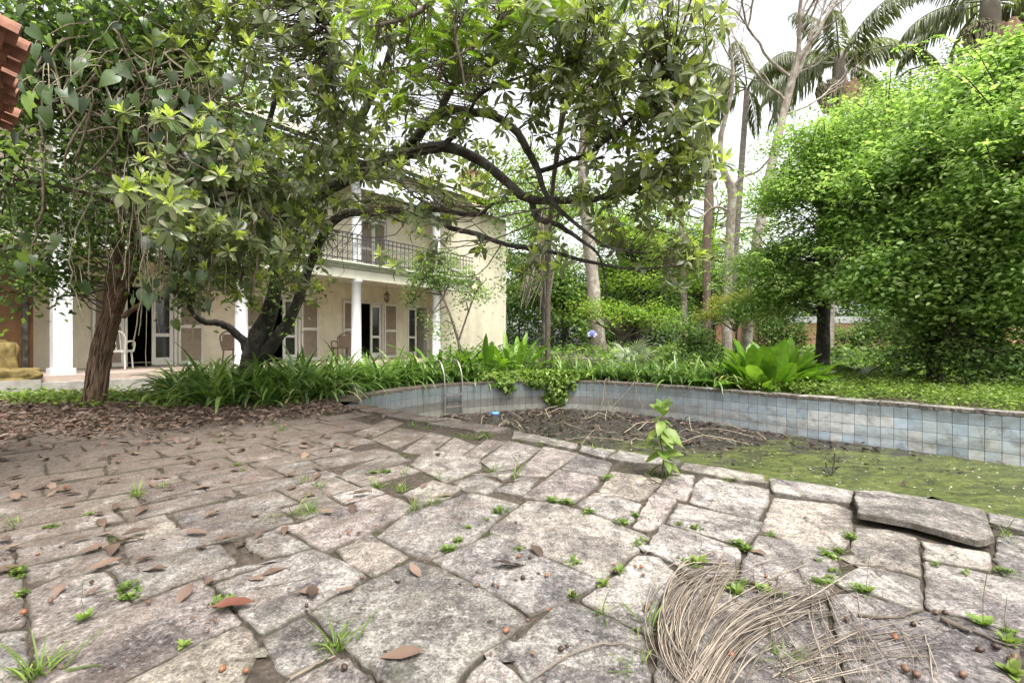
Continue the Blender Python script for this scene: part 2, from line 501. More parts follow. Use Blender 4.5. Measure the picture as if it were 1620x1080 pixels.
def tilemat():
    m, nt, bs, out = newmat("pool_tile_glaze")
    p = wpos(nt)
    oi = nt.nodes.new("ShaderNodeObjectInfo")
    n = noise(nt, 5.0, 5, 0.65, p, 0.4)
    r = ramp(nt, n.outputs[0], [(0.3, (0.78, 0.78, 0.76)), (0.6, (1.02, 1.02, 1.02))])
    c = mix(nt, 1.0, oi.outputs["Color"], r.outputs[0], 'MULTIPLY')
    d = noise(nt, 3.4, 8, 0.75, mapping(nt, p, (1, 1, 1.4)), 0.6)
    dr = ramp(nt, d.outputs[0], [(0.5, (0, 0, 0)), (0.68, (0.75, 0.75, 0.75))])
    c = mix(nt, dr.outputs[0], c, (0.17, 0.155, 0.135))
    # scum lines left by falling water levels
    sz_ = nt.nodes.new("ShaderNodeSeparateXYZ"); nt.links.new(p, sz_.inputs[0])
    wn_ = noise(nt, 6.0, 8, 0.75, p, 0.6)
    wa = nt.nodes.new("ShaderNodeMath"); wa.operation = 'MULTIPLY_ADD'
    nt.links.new(wn_.outputs[0], wa.inputs[0]); wa.inputs[1].default_value = 0.3
    nt.links.new(sz_.outputs[2], wa.inputs[2])
    sr_ = nt.nodes.new("ShaderNodeMapRange"); sr_.inputs[1].default_value = -0.6; sr_.inputs[2].default_value = 0.15
    nt.links.new(wa.outputs[0], sr_.inputs[0])
    sc_ = ramp(nt, sr_.outputs[0], [(0.0, (0.35, 0.35, 0.35)), (0.14, (0.05, 0.05, 0.05)), (0.22, (0.35, 0.35, 0.35)), (0.3, (0.4, 0.4, 0.4)), (0.36, (0.05, 0.05, 0.05)), (0.72, (0.0, 0.0, 0.0)), (0.85, (0.4, 0.4, 0.4))])
    c = mix(nt, sc_.outputs[0], c, (0.14, 0.135, 0.115))
    nt.links.new(c, bs.inputs["Base Color"])
    bs.inputs["Roughness"].default_value = 0.4
    bs.inputs["Specular IOR Level"].default_value = 0.4
    return m
M['tile'] = tilemat()
M['grout'] = plainmat("pool_grout", (0.13, 0.13, 0.12), 0.9, 0.3, 8)

def sludgemat():
    m, nt, bs, out = newmat("algae_water")
    p = wpos(nt)
    st = mapping(nt, p, (0.55, 1.2, 1), (0, 0, R(40)))
    n1 = noise(nt, 2.2, 9, 0.74, st, 1.6)
    n2 = noise(nt, 14, 8, 0.75, p, 0.5)
    r = ramp(nt, n1.outputs[0], [(0.3, (0.028, 0.036, 0.012)), (0.45, (0.06, 0.075, 0.02)), (0.56, (0.105, 0.125, 0.03)), (0.68, (0.125, 0.14, 0.045)), (0.8, (0.15, 0.16, 0.075))])
    fr = ramp(nt, n2.outputs[0], [(0.34, (0.25, 0.25, 0.25)), (0.5, (0.8, 0.8, 0.8)), (0.66, (1.5, 1.5, 1.45))])
    c = mix(nt, 0.9, r.outputs[0], fr.outputs[0], 'MULTIPLY')
    # black mud: spread over the shallow corner end
    sx = nt.nodes.new("ShaderNodeSeparateXYZ"); nt.links.new(p, sx.inputs[0])
    mp = nt.nodes.new("ShaderNodeMapRange")
    mp.inputs[1].default_value = 5.8; mp.inputs[2].default_value = 9.8
    mp.inputs[3].default_value = -0.1; mp.inputs[4].default_value = 0.24
    nt.links.new(sx.outputs[1], mp.inputs[0])
    n3 = noise(nt, 1.5, 8, 0.7, st, 0.8)
    ad = nt.nodes.new("ShaderNodeMath"); ad.operation = 'ADD'
    nt.links.new(n3.outputs[0], ad.inputs[0]); nt.links.new(mp.outputs[0], ad.inputs[1])
    mr = ramp(nt, ad.outputs[0], [(0.52, (0, 0, 0)), (0.62, (1, 1, 1))])
    mud = ramp(nt, n2.outputs[0], [(0.35, (0.014, 0.012, 0.01)), (0.58, (0.048, 0.042, 0.034)), (0.75, (0.115, 0.105, 0.088))])
    c = mix(nt, mr.outputs[0], c, mud.outputs[0])
    nt.links.new(c, bs.inputs["Base Color"])
    bs.inputs["Roughness"].default_value = 0.4
    bs.inputs["Specular IOR Level"].default_value = 0.35
    bump(nt, bs, n2.outputs[0], 0.5, 0.02)
    return m
M['sludge'] = sludgemat()

def glassmat():
    m, nt, bs, out = newmat("dark_window_glass")
    bs.inputs["Base Color"].default_value = (0.02, 0.022, 0.022, 1)
    bs.inputs["Roughness"].default_value = 0.06
    bs.inputs["Specular IOR Level"].default_value = 0.7
    return m
M['glass'] = glassmat()

# ------------------------------------------------------------------ leaf templates  (length 1 along +Y)
def leaf_tpl(ts, ws, fold=0.25, droop=0.2, lobes=False, wave=0.0):
    v, f = [], []
    for i, (t, w) in enumerate(zip(ts, ws)):
        zc = -droop * max(t, 0) ** 2
        ym = max(t, 0) if lobes else t
        wz = wave * (1 if i % 2 else -1)
        v += [(-w, t, zc + fold * w + wz), (0, ym, zc), (w, t, zc + fold * w - wz)]
    for i in range(len(ts) - 1):
        a = 3 * i
        f += [(a, a + 1, a + 4, a + 3), (a + 1, a + 2, a + 5, a + 4)]
    return np.array(v, float), np.array(f)

LANCE = leaf_tpl([0, .12, .4, .7, .9, 1], [.01, .06, .16, .17, .09, .008], 0.3, 0.22)
LANCE2 = leaf_tpl([0, .3, .65, 1], [.012, .15, .16, .01], 0.3, 0.35)
HEART = leaf_tpl([-.2, -.06, .15, .42, .75, 1], [.16, .36, .43, .37, .17, .01], 0.18, 0.3, True)
OVAL = leaf_tpl([0, .3, .68, 1], [.02, .27, .25, .01], 0.25, 0.18)
OVALC = (np.array([(0, 0, 0), (-.27, .5, .06), (0, 1, -.12), (.27, .5, .06)], float), np.array([(0, 3, 2, 1)]))
DIA = (np.array([(0, 0, 0), (.3, .45, .05), (0, 1, -.1), (-.3, .45, .05)], float), np.array([(0, 1, 2, 3)]))
STRAP = leaf_tpl([0, .15, .35, .55, .75, .9, 1], [.022, .03, .034, .034, .028, .016, .003], 0.5, 0.0)
PADDLE = leaf_tpl([0, .25, .4, .6, .8, .93, 1], [.018, .022, .11, .165, .15, .08, .01], 0.3, 0.2, False, 0.01)
DEADL = leaf_tpl([0, .08, .3, .55, .8, 1], [.008, .012, .15, .2, .13, .01], 0.55, 0.25, False, 0.02)

def rand_dirs(n, zmin=-1.0, zmax=1.0):
    z = rng.uniform(zmin, zmax, n)
    a = rng.uniform(0, 2 * math.pi, n)
    r = np.sqrt(np.maximum(0, 1 - z * z))
    return np.stack([r * np.cos(a), r * np.sin(a), z], -1)

def leaf_cloud(mb, centers, per, spread, size, tpl, tint=(0.1, 0.9), upb=0.6, droop=-0.1, flat=1.0, width=1.0):
    """small clusters of leaves around each centre"""
    C = np.repeat(np.asarray(centers, float), per, 0)
    n = len(C)
    off = rng.normal(0, 1, (n, 3)) * np.asarray(spread)
    off[:, 2] *= flat
    base = np.repeat(rng.normal(0, 0.24, len(centers)), per)
    t = np.clip(rng.uniform(tint[0], tint[1], n) + base, 0, 1)
    d = rand_dirs(n, -0.6, 0.5) + np.array([0, 0, droop])
    up = rand_dirs(n) * (1 - upb) + np.array([0, 0, 1.0]) * upb + nrm(off) * 0.35
    s = size * rng.uniform(0.65, 1.3, n)
    mb.place(tpl, C + off, d, up, s, width, t)

def shell_points(c, r, n, bias=0.5):
    d = rand_dirs(n, -0.75, 1.0)
    k = rng.uniform(0, 1, n) ** bias
    return np.asarray(c) + d * np.asarray(r) * k[:, None]

def jitter_path(pts, n, amp):
    P = spline(pts, n)
    k = np.sin(np.linspace(0, math.pi, n))[:, None]
    w = np.cumsum(rng.normal(0, 1, (n, 3)), 0)
    w -= np.linspace(0, 1, n)[:, None] * w[-1]
    return P + w * amp * k

# ------------------------------------------------------------------ ground
def grid_sheet(name, x0, x1, y0, y1, nx, ny, zf, mat, parent=None):
    xs = np.linspace(x0, x1, nx); ys = np.linspace(y0, y1, ny)
    X, Y = np.meshgrid(xs, ys)
    Z = zf(X, Y)
    V = np.stack([X, Y, Z], -1).reshape(-1, 3)
    i = np.arange(ny - 1)[:, None]; j = np.arange(nx - 1)[None, :]
    q = np.stack([i * nx + j, i * nx + j + 1, (i + 1) * nx + j + 1, (i + 1) * nx + j], -1).reshape(-1, 4)
    mb = MB(); mb.add(V, q)
    return mb, q, V

# pool outline (inner edge of the coping), world XY, counter: near side left->right, then far side right->left
NEAR = [G(*p)[:2] for p in [(575, 641), (630, 652), (705, 665), (790, 677), (915, 704), (1080, 732), (1195, 752), (1352, 779), (1550, 810), (1640, 828)]]
NEAR += [np.array([4.2, 1.35]), np.array([5.6, 0.1])]
FAR = [G(*p)[:2] for p in [(563, 633), (578, 626), (607, 620), (655, 613), (710, 608), (790, 604), (850, 602), (917, 602.5), (1000, 606.5), (1080, 612), (1180, 620), (1290, 629), (1450, 641), (1620, 655)]]
FAR += [np.array([8.6, 4.9]), np.array([10.2, 3.2])]
FARS = spline(FAR, 160)
NEARS = spline(NEAR, 90)
POOL = [tuple(p) for p in NEARS] + [tuple(p) for p in FARS[::-1]]
def arc_resample(P, step):
    P = np.asarray(P)
    s = np.concatenate([[0], np.cumsum(np.linalg.norm(np.diff(P, axis=0), axis=1))])
    q = np.arange(0, s[-1], step)
    return np.stack([np.interp(q, s, P[:, k]) for k in range(P.shape[1])], -1)
def offset_line(P, d):
    T = nrm(np.gradient(P, axis=0))
    N = np.stack([-T[:, 1], T[:, 0]], -1)
    return P + N * d
WATER = -0.72

# terrain with a hole for the pool: ring-free approach, dense grid whose cells inside the pool are dropped
def terrain():
    xs = np.concatenate([np.linspace(-120, -16, 14), np.linspace(-15, 16, 156), np.linspace(18, 120, 14)])
    ys = np.concatenate([np.linspace(-30, -1, 6), np.linspace(-0.6, 18, 94), np.linspace(20, 160, 20)])
    X, Y = np.meshgrid(xs, ys)
    n = np.array([mnoise.noise(Vector((x * 0.8, y * 0.8, 0))) for x, y in zip(X.ravel(), Y.ravel())]).reshape(X.shape)
    Z = -0.075 + 0.02 * n
    nx = len(xs); ny = len(ys)
    V = np.stack([X, Y, Z], -1).reshape(-1, 3)
    q = cells(~near_mask(inside_np(POOL, X, Y)))
    mb = MB(); mb.add(V, q)
    o = mb.build("ground", M['soil'])
    tag(o, kind="structure")
terrain()

# ------------------------------------------------------------------ pool
pool = None
def build_pool():
    global pool
    mb = MB()
    P = np.array(POOL)
    n = len(P)
    top = np.column_stack([P, np.full(n, -0.03)]); bot = np.column_stack([P, np.full(n, -1.3)])
    V = np.vstack([top, bot])
    q = [(i, (i + 1) % n, n + (i + 1) % n, n + i) for i in range(n)]
    mb.add(V, q)
    # bedding shelf under the coping
    for line, sgn in ((NEARS, -1), (FARS, 1)):
        a = line; b = offset_line(line, sgn * 0.42)
        m = len(a)
        for z in (-0.03,):
            V = np.vstack([np.column_stack([a, np.full(m, z)]), np.column_stack([b, np.full(m, z)])])
            mb.add(V, [(i, i + 1, m + i + 1, m + i) for i in range(m - 1)])
    pool = mb.build("pool", M['grout'], smooth=False)
    tag(pool, "half empty tiled swimming pool with rounded end and stone coping", "pool", kind="structure")
    # tiles along the far wall
    T = 0.176
    base = arc_resample(FARS, T)
    tb = bmesh.new()
    bmesh.ops.create_cube(tb, size=1.0)
    for v in tb.verts:
        v.co.x *= (T - 0.006); v.co.y *= 0.012; v.co.z *= (T - 0.006)
    bmesh.ops.bevel(tb, geom=[e for e in tb.edges], offset=0.003, segments=1, affect='EDGES')
    tile_me = bpy.data.meshes.new("wall_tile")
    tb.to_mesh(tile_me); tb.free()
    tile_me.materials.append(M['tile'])
    rest = MB()
    ncol = len(base) - 1
    total = 0
    first = max(0, ncol - 74)
    joined = []
    for i in range(ncol):
        a, b = base[i], base[i + 1]
        c = (a + b) / 2
        ang = math.atan2(b[1] - a[1], b[0] - a[0])
        nx, ny = math.sin(ang), -math.cos(ang)       # towards the pool
        for r in range(4):
            z = -0.045 - T * (r + 0.5)
            t = i / ncol
            u = random.random()
            white = (0.57, 0.58, 0.57); blue = (0.42, 0.49, 0.55); pale = (0.48, 0.53, 0.56); grey = (0.34, 0.385, 0.415); dirty = (0.13, 0.12, 0.105)
            if r == 0: col = tuple(0.6 * g + 0.4 * b_ for g, b_ in zip(grey, (0.28, 0.36, 0.42)))
            elif r == 1: col = blue if u < 0.7 else pale
            elif r == 2: col = white if u < 0.4 else pale
            else: col = white if u < 0.45 else (pale if u < 0.7 else blue)
            if t > 0.5 and r == 1 and 0.62 < t < 0.68: col = white
            f = max(0.0, min(1.0, (0.64 - t) / 0.22))
            d = ((0.15, 0.185, 0.195) if r == 0 else (0.17, 0.185, 0.18)) if r < 2 else (dirty if r == 2 else (0.26, 0.25, 0.21))
            col = tuple(x * (1 - f * 0.85) + y * f * 0.85 for x, y in zip(col, d))
            k = random.uniform(0.9, 1.08)
            col = tuple(x * k for x in col)
            loc = (c[0] + nx * 0.005, c[1] + ny * 0.005, z)
            if i < first:
                joined.append((loc, ang, r))
            else:
                inst("wall_tile", tile_me, loc, (0, 0, ang), 1.0, pool, col)
    sv, sf = [], []
    me = tile_me
    tv = np.array([v.co[:] for v in me.vertices]); tf = [list(p.vertices) for p in me.polygons]
    for row, rc in enumerate(((0.125, 0.16, 0.17), (0.15, 0.165, 0.165), (0.11, 0.105, 0.095), (0.2, 0.195, 0.17))):
        mb = MB()
        for loc, ang, r in joined:
            if r != row: continue
            c, s = math.cos(ang), math.sin(ang)
            rv = tv @ np.array([[c, s, 0], [-s, c, 0], [0, 0, 1]]) + np.array(loc)
            for k in (3, 4):
                ff = [x for x in tf if len(x) == k]
                if ff:
                    mb.add(rv, ff)
        o = mb.build("far_wall_tiles", M['tile'], pool, smooth=False)
        o.color = (*rc, 1)
        o["kind"] = "stuff"
    # near wall: the same tiles, seen only from other places
    mb = MB()
    nb = arc_resample(NEARS, T)
    for i in range(len(nb) - 1):
        a, b = nb[i], nb[i + 1]
        ang = math.atan2(b[1] - a[1], b[0] - a[0]); c_, s_ = math.cos(ang), math.sin(ang)
        cc = (a + b) / 2
        for r in range(4):
            loc = np.array([cc[0] - s_ * 0.005, cc[1] + c_ * 0.005, -0.045 - T * (r + 0.5)])
            rv = tv @ np.array([[c_, s_, 0], [-s_, c_, 0], [0, 0, 1]]) + loc
            for k in (3, 4):
                ff = [x for x in tf if len(x) == k]
                if ff: mb.add(rv, ff)
    o = mb.build("near_wall_tiles", M['tile'], pool, smooth=False)
    o.color = (0.4, 0.46, 0.52, 1)
    o["kind"] = "stuff"
    # sludge surface
    bm = bmesh.new()
    vs_ = [bm.verts.new((x, y, WATER)) for x, y in POOL]
    fc = bm.faces.new(vs_)
    bmesh.ops.triangulate(bm, faces=[fc])
    me = bpy.data.meshes.new("pool_water")
    bm.to_mesh(me); bm.free()
    me.materials.append(M['sludge'])
    o = inst("pool_water", me)
    tag(o, "shallow green algae water and mud in the pool", "water", kind="structure")
build_pool()

# ------------------------------------------------------------------ stones
STONE_TINTS = [(1.0, 0.97, 0.95), (0.95, 0.95, 0.92), (1.06, 0.98, 0.96), (1.12, 1.04, 0.9), (0.9, 0.92, 0.87), (1.1, 0.94, 0.92), (0.84, 0.83, 0.83), (1.2, 1.17, 1.12)]
def dense_outline(poly, seg):
    P = np.asarray(poly, float)
    if 0.5 * np.sum(P[:, 0] * np.roll(P[:, 1], -1) - np.roll(P[:, 0], -1) * P[:, 1]) < 0: P = P[::-1]
    Q = []
    n = len(P)
    for i in range(n):
        a, b = P[i], P[(i + 1) % n]
        L = np.linalg.norm(b - a)
        c = min(0.2, 0.012 / max(L, 1e-6))
        m = max(1, int(L / seg))
        for t in np.linspace(c, 1 - c, m + 1):
            Q.append(a + (b - a) * t)
    return np.array(Q)

def close_gaps(outlines, fixed, joint=0.008, reach=0.2, free=0.012):
    """grow every outline half way towards its neighbours so the joints become narrow"""
    segs, owner = [], []
    for k, Q in enumerate(list(outlines) + list(fixed)):
        Q = np.asarray(Q)
        segs.append(np.stack([Q, np.roll(Q, -1, 0)], 1)); owner.append(np.full(len(Q), k))
    segs = np.vstack(segs); owner = np.concatenate(owner)
    mid = segs.mean(1)
    res = []
    for k, Q in enumerate(outlines):
        c = Q.mean(0); rad = np.linalg.norm(Q - c, axis=1).max() + reach + 0.5
        m = (owner != k) & (np.linalg.norm(mid - c, axis=1) < rad)
        S = segs[m]; isfix = owner[m] >= len(outlines)
        T = np.roll(Q, -1, 0) - np.roll(Q, 1, 0)
        N = nrm(np.stack([T[:, 1], -T[:, 0]], -1))
        d = np.full(len(Q), 9.0)
        if len(S):
            A = S[None, :, 0] - Q[:, None]; E = (S[:, 1] - S[:, 0])[None]
            den = N[:, None, 0] * E[..., 1] - N[:, None, 1] * E[..., 0]
            den = np.where(np.abs(den) < 1e-9, 1e-9, den)
            t = (A[..., 0] * E[..., 1] - A[..., 1] * E[..., 0]) / den
            u = (A[..., 0] * N[:, None, 1] - A[..., 1] * N[:, None, 0]) / den
            ok = (t > -0.03) & (u >= 0) & (u <= 1)
            tt = np.where(ok, np.where(isfix[None], t - joint, t / 2 - joint / 2), 9.0)
            d = tt.min(1)
        mv = np.where(d > reach / 2 + 0.05, free, np.clip(d, -0.03, reach / 2))
        mv = np.minimum(mv, (np.roll(mv, 1) + np.roll(mv, -1)) / 2 + 0.05)
        mv = 0.5 * mv + 0.25 * (np.roll(mv, 1) + np.roll(mv, -1))
        res.append(Q + N * mv[:, None])
    return res

def close_edges(polys, fixed, joint=0.012, reach=0.24, lo=-0.12, hi=0.075):
    """shift every straight edge of a slab towards its neighbour until the joint is narrow; edges stay straight"""
    polys = [np.asarray(P, float) for P in polys]
    polys = [P[::-1] if 0.5 * np.sum(P[:, 0] * np.roll(P[:, 1], -1) - np.roll(P[:, 0], -1) * P[:, 1]) < 0 else P for P in polys]
    segs, owner = [], []
    for k, Q in enumerate(polys + [np.asarray(f) for f in fixed]):
        segs.append(np.stack([Q, np.roll(Q, -1, 0)], 1)); owner.append(np.full(len(Q), k))
    segs = np.vstack(segs); owner = np.concatenate(owner)
    mid = segs.mean(1); half = np.linalg.norm(segs[:, 1] - segs[:, 0], axis=1) / 2
    res = []
    ts = np.linspace(0.06, 0.94, 9)[:, None]
    for k, P in enumerate(polys):
        c = P.mean(0); rad = np.linalg.norm(P - c, axis=1).max() + reach
        m = (owner != k) & (np.linalg.norm(mid - c, axis=1) < rad + half)
        S = segs[m]; isfix = owner[m] >= len(polys)
        n = len(P)
        A0 = P; B0 = np.roll(P, -1, 0)
        E0 = nrm(B0 - A0); N = np.stack([E0[:, 1], -E0[:, 0]], -1)
        off = np.full(n, 0.006)
        for i in range(n):
            if not len(S): break
            X = A0[i] * (1 - ts) + B0[i] * ts
            A = S[None, :, 0] - X[:, None]; E = (S[:, 1] - S[:, 0])[None]
            den = N[i, 0] * E[..., 1] - N[i, 1] * E[..., 0]
            den = np.where(np.abs(den) < 1e-9, 1e-9, den)
            t = (A[..., 0] * E[..., 1] - A[..., 1] * E[..., 0]) / den
            u = (A[..., 0] * N[i, 1] - A[..., 1] * N[i, 0]) / den
            ok = (t > lo) & (t < reach) & (u >= 0) & (u <= 1)
            tt = np.where(ok, np.where(isfix[None], t - joint, t / 2 - joint / 2), 9.0).min(1)
            good = tt[tt < 8]
            if len(good) >= 2:
                off[i] = np.clip(np.percentile(good, 30), lo / 2, hi)
        new = []
        for j in range(n):
            i = (j - 1) % n
            cr = E0[i, 0] * E0[j, 1] - E0[i, 1] * E0[j, 0]
            alt = P[j] + (N[i] * off[i] + N[j] * off[j]) / 2 * 1.1
            if abs(cr) > 0.3:
                p1 = A0[i] + N[i] * off[i]; p2 = A0[j] + N[j] * off[j]
                w = p2 - p1
                a = (w[0] * E0[j, 1] - w[1] * E0[j, 0]) / cr
                x = p1 + E0[i] * a
                if np.linalg.norm(x - P[j]) < 0.16: alt = x
            new.append(alt)
        res.append(np.array(new))
    return res

def stone_mesh(poly, top=0.0, thick=0.05, gap=0.004, rough=0.0045, seg=0.06, dense=False):
    P = np.asarray(poly, float)
    area = 0.5 * np.sum(P[:, 0] * np.roll(P[:, 1], -1) - np.roll(P[:, 0], -1) * P[:, 1])
    if area < 0: P = P[::-1]
    # cut the corners a little, resample, roughen
    Q = []
    n = len(P)
    for i in range(n):
        a, b = P[i], P[(i + 1) % n]
        L = np.linalg.norm(b - a)
        c = min(0.2, 0.012 / max(L, 1e-6))
        m = max(1, int(L / seg))
        for t in np.linspace(c, 1 - c, m + 1):
            Q.append(a + (b - a) * t)
    Q = P if dense else np.array(Q)
    T = np.roll(Q, -1, 0) - np.roll(Q, 1, 0)
    N = nrm(np.stack([T[:, 1], -T[:, 0]], -1))
    Q = Q - N * gap + N * rng.normal(0, rough, (len(Q), 1))
    c = Q.mean(0)
    m = len(Q)
    tz = rng.normal(0, 0.0015, m)
    r0 = np.column_stack([Q + N * 0.002, np.full(m, top - thick)])
    r1 = np.column_stack([Q, top - 0.005 + tz])
    r2 = np.column_stack([Q - N * 0.006, top - 0.0005 + tz * 0.5])
    r3 = np.column_stack([c + (Q - c) * 0.55, top + 0.002 + rng.normal(0, 0.0025, m)])
    V = np.vstack([r0, r1, r2, r3, [[c[0], c[1], top + 0.002]]])
    V[:, :2] -= c
    fq = []
    for k in range(3):
        for i in range(m):
            j = (i + 1) % m
            fq.append((k * m + i, k * m + j, (k + 1) * m + j, (k + 1) * m + i))
    ft = [(3 * m + i, 3 * m + (i + 1) % m, 4 * m) for i in range(m)]
    mb = MB()
    tt = np.concatenate([np.zeros(2 * m), np.full(m, 0.12), np.full(m, 1.0), [1.0]])
    mb.add(V, fq, tt)
    mb.f.append(np.array(ft))
    return mb, c

OUTL = []
def add_stone(poly, parent, name="flagstone", top=0.0, thick=0.05, tint=None, gap=0.004, rough=0.0045, tilt=0.005, seg=0.06, dense=False):
    OUTL.append(np.asarray([q_[:2] for q_ in poly]))
    mb, c = stone_mesh(poly, 0.0, thick, gap, rough, seg, dense)
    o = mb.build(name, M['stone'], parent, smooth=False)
    o.location = (c[0], c[1], top)
    o.rotation_euler = (random.gauss(0, tilt), random.gauss(0, tilt), 0)
    t = tint or random.choice(STONE_TINTS)
    k = random.uniform(0.88, 1.12)
    g = sum(t) / 3
    o.color = tuple((g + (c_ - g) * 0.45) * k for c_ in t) + (1,)
    return o

# earth between the stones
def patio_sheet():
    mb = MB()
    nx, ny = 150, 90
    xs = np.linspace(-9.5, 5.8, nx); ys = np.linspace(-0.8, 7.6, ny)
    X, Y = np.meshgrid(xs, ys)
    Z = np.array([mnoise.noise(Vector((x * 3, y * 3, 4))) for x, y in zip(X.ravel(), Y.ravel())]).reshape(X.shape) * 0.01 - 0.013
    V = np.stack([X, Y, Z], -1).reshape(-1, 3)
    q = cells(~near_mask(inside_np(POOL, X, Y)))
    mb.add(V, q)
    o = mb.build("patio", M['joint'])
    tag(o, "patio of worn irregular flagstones beside the pool", "patio", kind="structure")
    return o
patio = patio_sheet()

TR = [
 [(54,1012),(120,988),(210,956),(320,914),(352,945),(384,980),(312,1014),(212,1066),(150,1100),(55,1120)],
 [(45,938),(100,912),(172,903),(190,928),(207,952),(120,984),(54,1006)],
 [(38,890),(100,880),(140,873),(168,898),(100,908),(44,932)],
 [(176,902),(245,880),(290,868),(318,908),(255,932),(210,950)],
 [(325,912),(390,884),(440,868),(465,875),(405,899),(335,921)],
 [(340,926),(405,904),(468,880),(505,880),(545,895),(582,913),(487,964),(412,1004),(390,982),(358,946)],
 [(542,870),(590,846),(646,882),(590,912),(560,893)],
 [(486,969),(590,915),(650,889),(700,900),(765,930),(815,962),(830,978),(800,996),(760,1024),(738,1062),(712,1095),(640,1120),(603,1076),(562,1038),(530,1008)],
 [(414,1008),(482,974),(520,1004),(530,1028),(480,1055),(448,1062),(430,1040)],
 [(190,1085),(315,1018),(385,990),(402,1002),(425,1040),(445,1070),(430,1110),(180,1130)],
 [(465,1075),(530,1042),(558,1045),(600,1080),(600,1130),(450,1130)],
 [(690,892),(725,878),(762,860),(800,853),(860,880),(948,918),(915,935),(885,952),(845,975),(810,955),(740,920)],
 [(785,832),(835,795),(890,800),(960,822),(1025,850),(1008,868),(952,915),(860,877),(790,847)],
 [(594,845),(640,810),(740,778),(812,797),(785,815),(750,848),(700,868),(660,876),(625,862)],
 [(812,1018),(885,950),(910,955),(960,977),(988,1005),(1015,1030),(1030,1120),(880,1120),(835,1070),(815,1045)],
 [(738,1062),(765,1042),(800,1052),(825,1072),(850,1120),(715,1120)],
 [(950,930),(985,900),(1003,878),(1045,880),(1065,905),(1050,925),(1038,950),(1028,985),(985,978),(950,960),(928,948)],
 [(1190,850),(1297,872),(1310,905),(1297,943),(1245,938),(1170,915),(1173,885)],
 [(1035,850),(1050,828),(1110,845),(1150,860),(1172,882),(1163,912),(1130,915),(1090,895),(1045,878),(1030,865)],
 [(1055,825),(1075,793),(1100,802),(1200,827),(1196,845),(1185,865),(1140,852),(1092,838)],
 [(1092,787),(1100,765),(1112,757),(1218,778),(1218,792),(1200,820),(1140,803)],
 [(1035,783),(1068,793),(1050,822),(1030,838),(1005,832),(1015,812)],
 [(920,790),(942,778),(975,785),(1012,800),(1000,822),(988,828),(950,813)],
 [(836,780),(885,743),(935,752),(935,775),(915,790),(870,785)],
 [(790,770),(825,752),(852,755),(833,777),(810,775)],
 [(955,770),(970,745),(1010,750),(1040,762),(1025,778),(998,787),(965,780)],
 [(1045,775),(1062,752),(1098,756),(1097,770),(1090,786),(1068,783)],
 [(893,735),(905,725),(965,740),(960,752),(930,750),(895,742)],
 [(1205,828),(1222,785),(1300,793),(1345,813),(1347,842),(1335,868),(1270,855)],
 [(1352,835),(1400,838),(1452,855),(1456,908),(1400,895),(1362,878),(1345,865)],
 [(1460,862),(1568,880),(1570,902),(1462,883)],
 [(1575,855),(1660,868),(1660,922),(1590,910),(1573,885)],
 [(1463,888),(1660,928),(1660,1020),(1585,985),(1520,970),(1465,955)],
 [(1330,920),(1360,900),(1400,900),(1456,915),(1460,962),(1430,955),(1380,935),(1340,928)],
 [(1312,952),(1370,943),(1462,972),(1540,985),(1600,1015),(1660,1050),(1660,1130),(1350,1130),(1330,1030)],
 [(1050,1000),(1062,930),(1160,922),(1245,945),(1305,953),(1322,1030),(1340,1130),(1045,1130)],
 [(-60,880),(22,860),(35,905),(-60,920)],
 [(-60,925),(36,912),(42,990),(-60,1005)],
 [(-60,1010),(42,996),(46,1120),(-90,1120)],
 [(458,838),(478,822),(570,787),(600,780),(660,802),(650,810),(590,838),(540,858),(490,858)],
 [(420,890),(465,872),(490,860),(452,840),(400,855),(400,880)],
 [(648,785),(695,762),(730,772),(705,790),(665,800)],
 [(655,738),(680,714),(750,725),(752,742),(700,762),(690,755)],
 [(520,757),(560,735),(625,712),(650,722),(610,738),(540,760)],
 [(697,708),(722,690),(755,702),(732,717)],
 [(738,717),(768,697),(797,700),(762,722)],
 [(652,710),(690,683),(715,690),(680,714)],
 [(592,692),(632,674),(675,682),(625,706)],
 [(565,687),(608,665),(630,673),(590,692)],
 [(822,750),(862,711),(910,722),(885,737),(858,752)],
 [(765,725),(800,700),(845,712),(810,738),(790,742)],
 [(720,765),(770,752),(802,765),(775,782),(740,778)],
 [(745,748),(790,744),(815,748),(790,764),(770,750)],
]
TRW = [[G(x, y)[:2] for x, y in poly] for poly in TR]
tints = {6: (1.15, 1.02, 0.84), 7: (0.95, 0.97, 0.9), 9: (1.1, 0.98, 0.78), 11: (0.88, 0.87, 0.9), 12: (1.08, 1.02, 0.9), 17: (1.05, 1.0, 0.98), 19: (1.2, 1.15, 1.1), 20: (1.35, 1.32, 1.25),
         21: (1.25, 1.05, 1.0), 22: (1.2, 1.18, 1.1), 25: (1.3, 1.15, 0.9), 28: (1.2, 1.08, 0.9), 32: (1.15, 1.08, 1.07), 34: (0.9, 0.86, 0.88), 35: (0.95, 0.9, 0.9), 18: (1.25, 1.2, 1.17)}

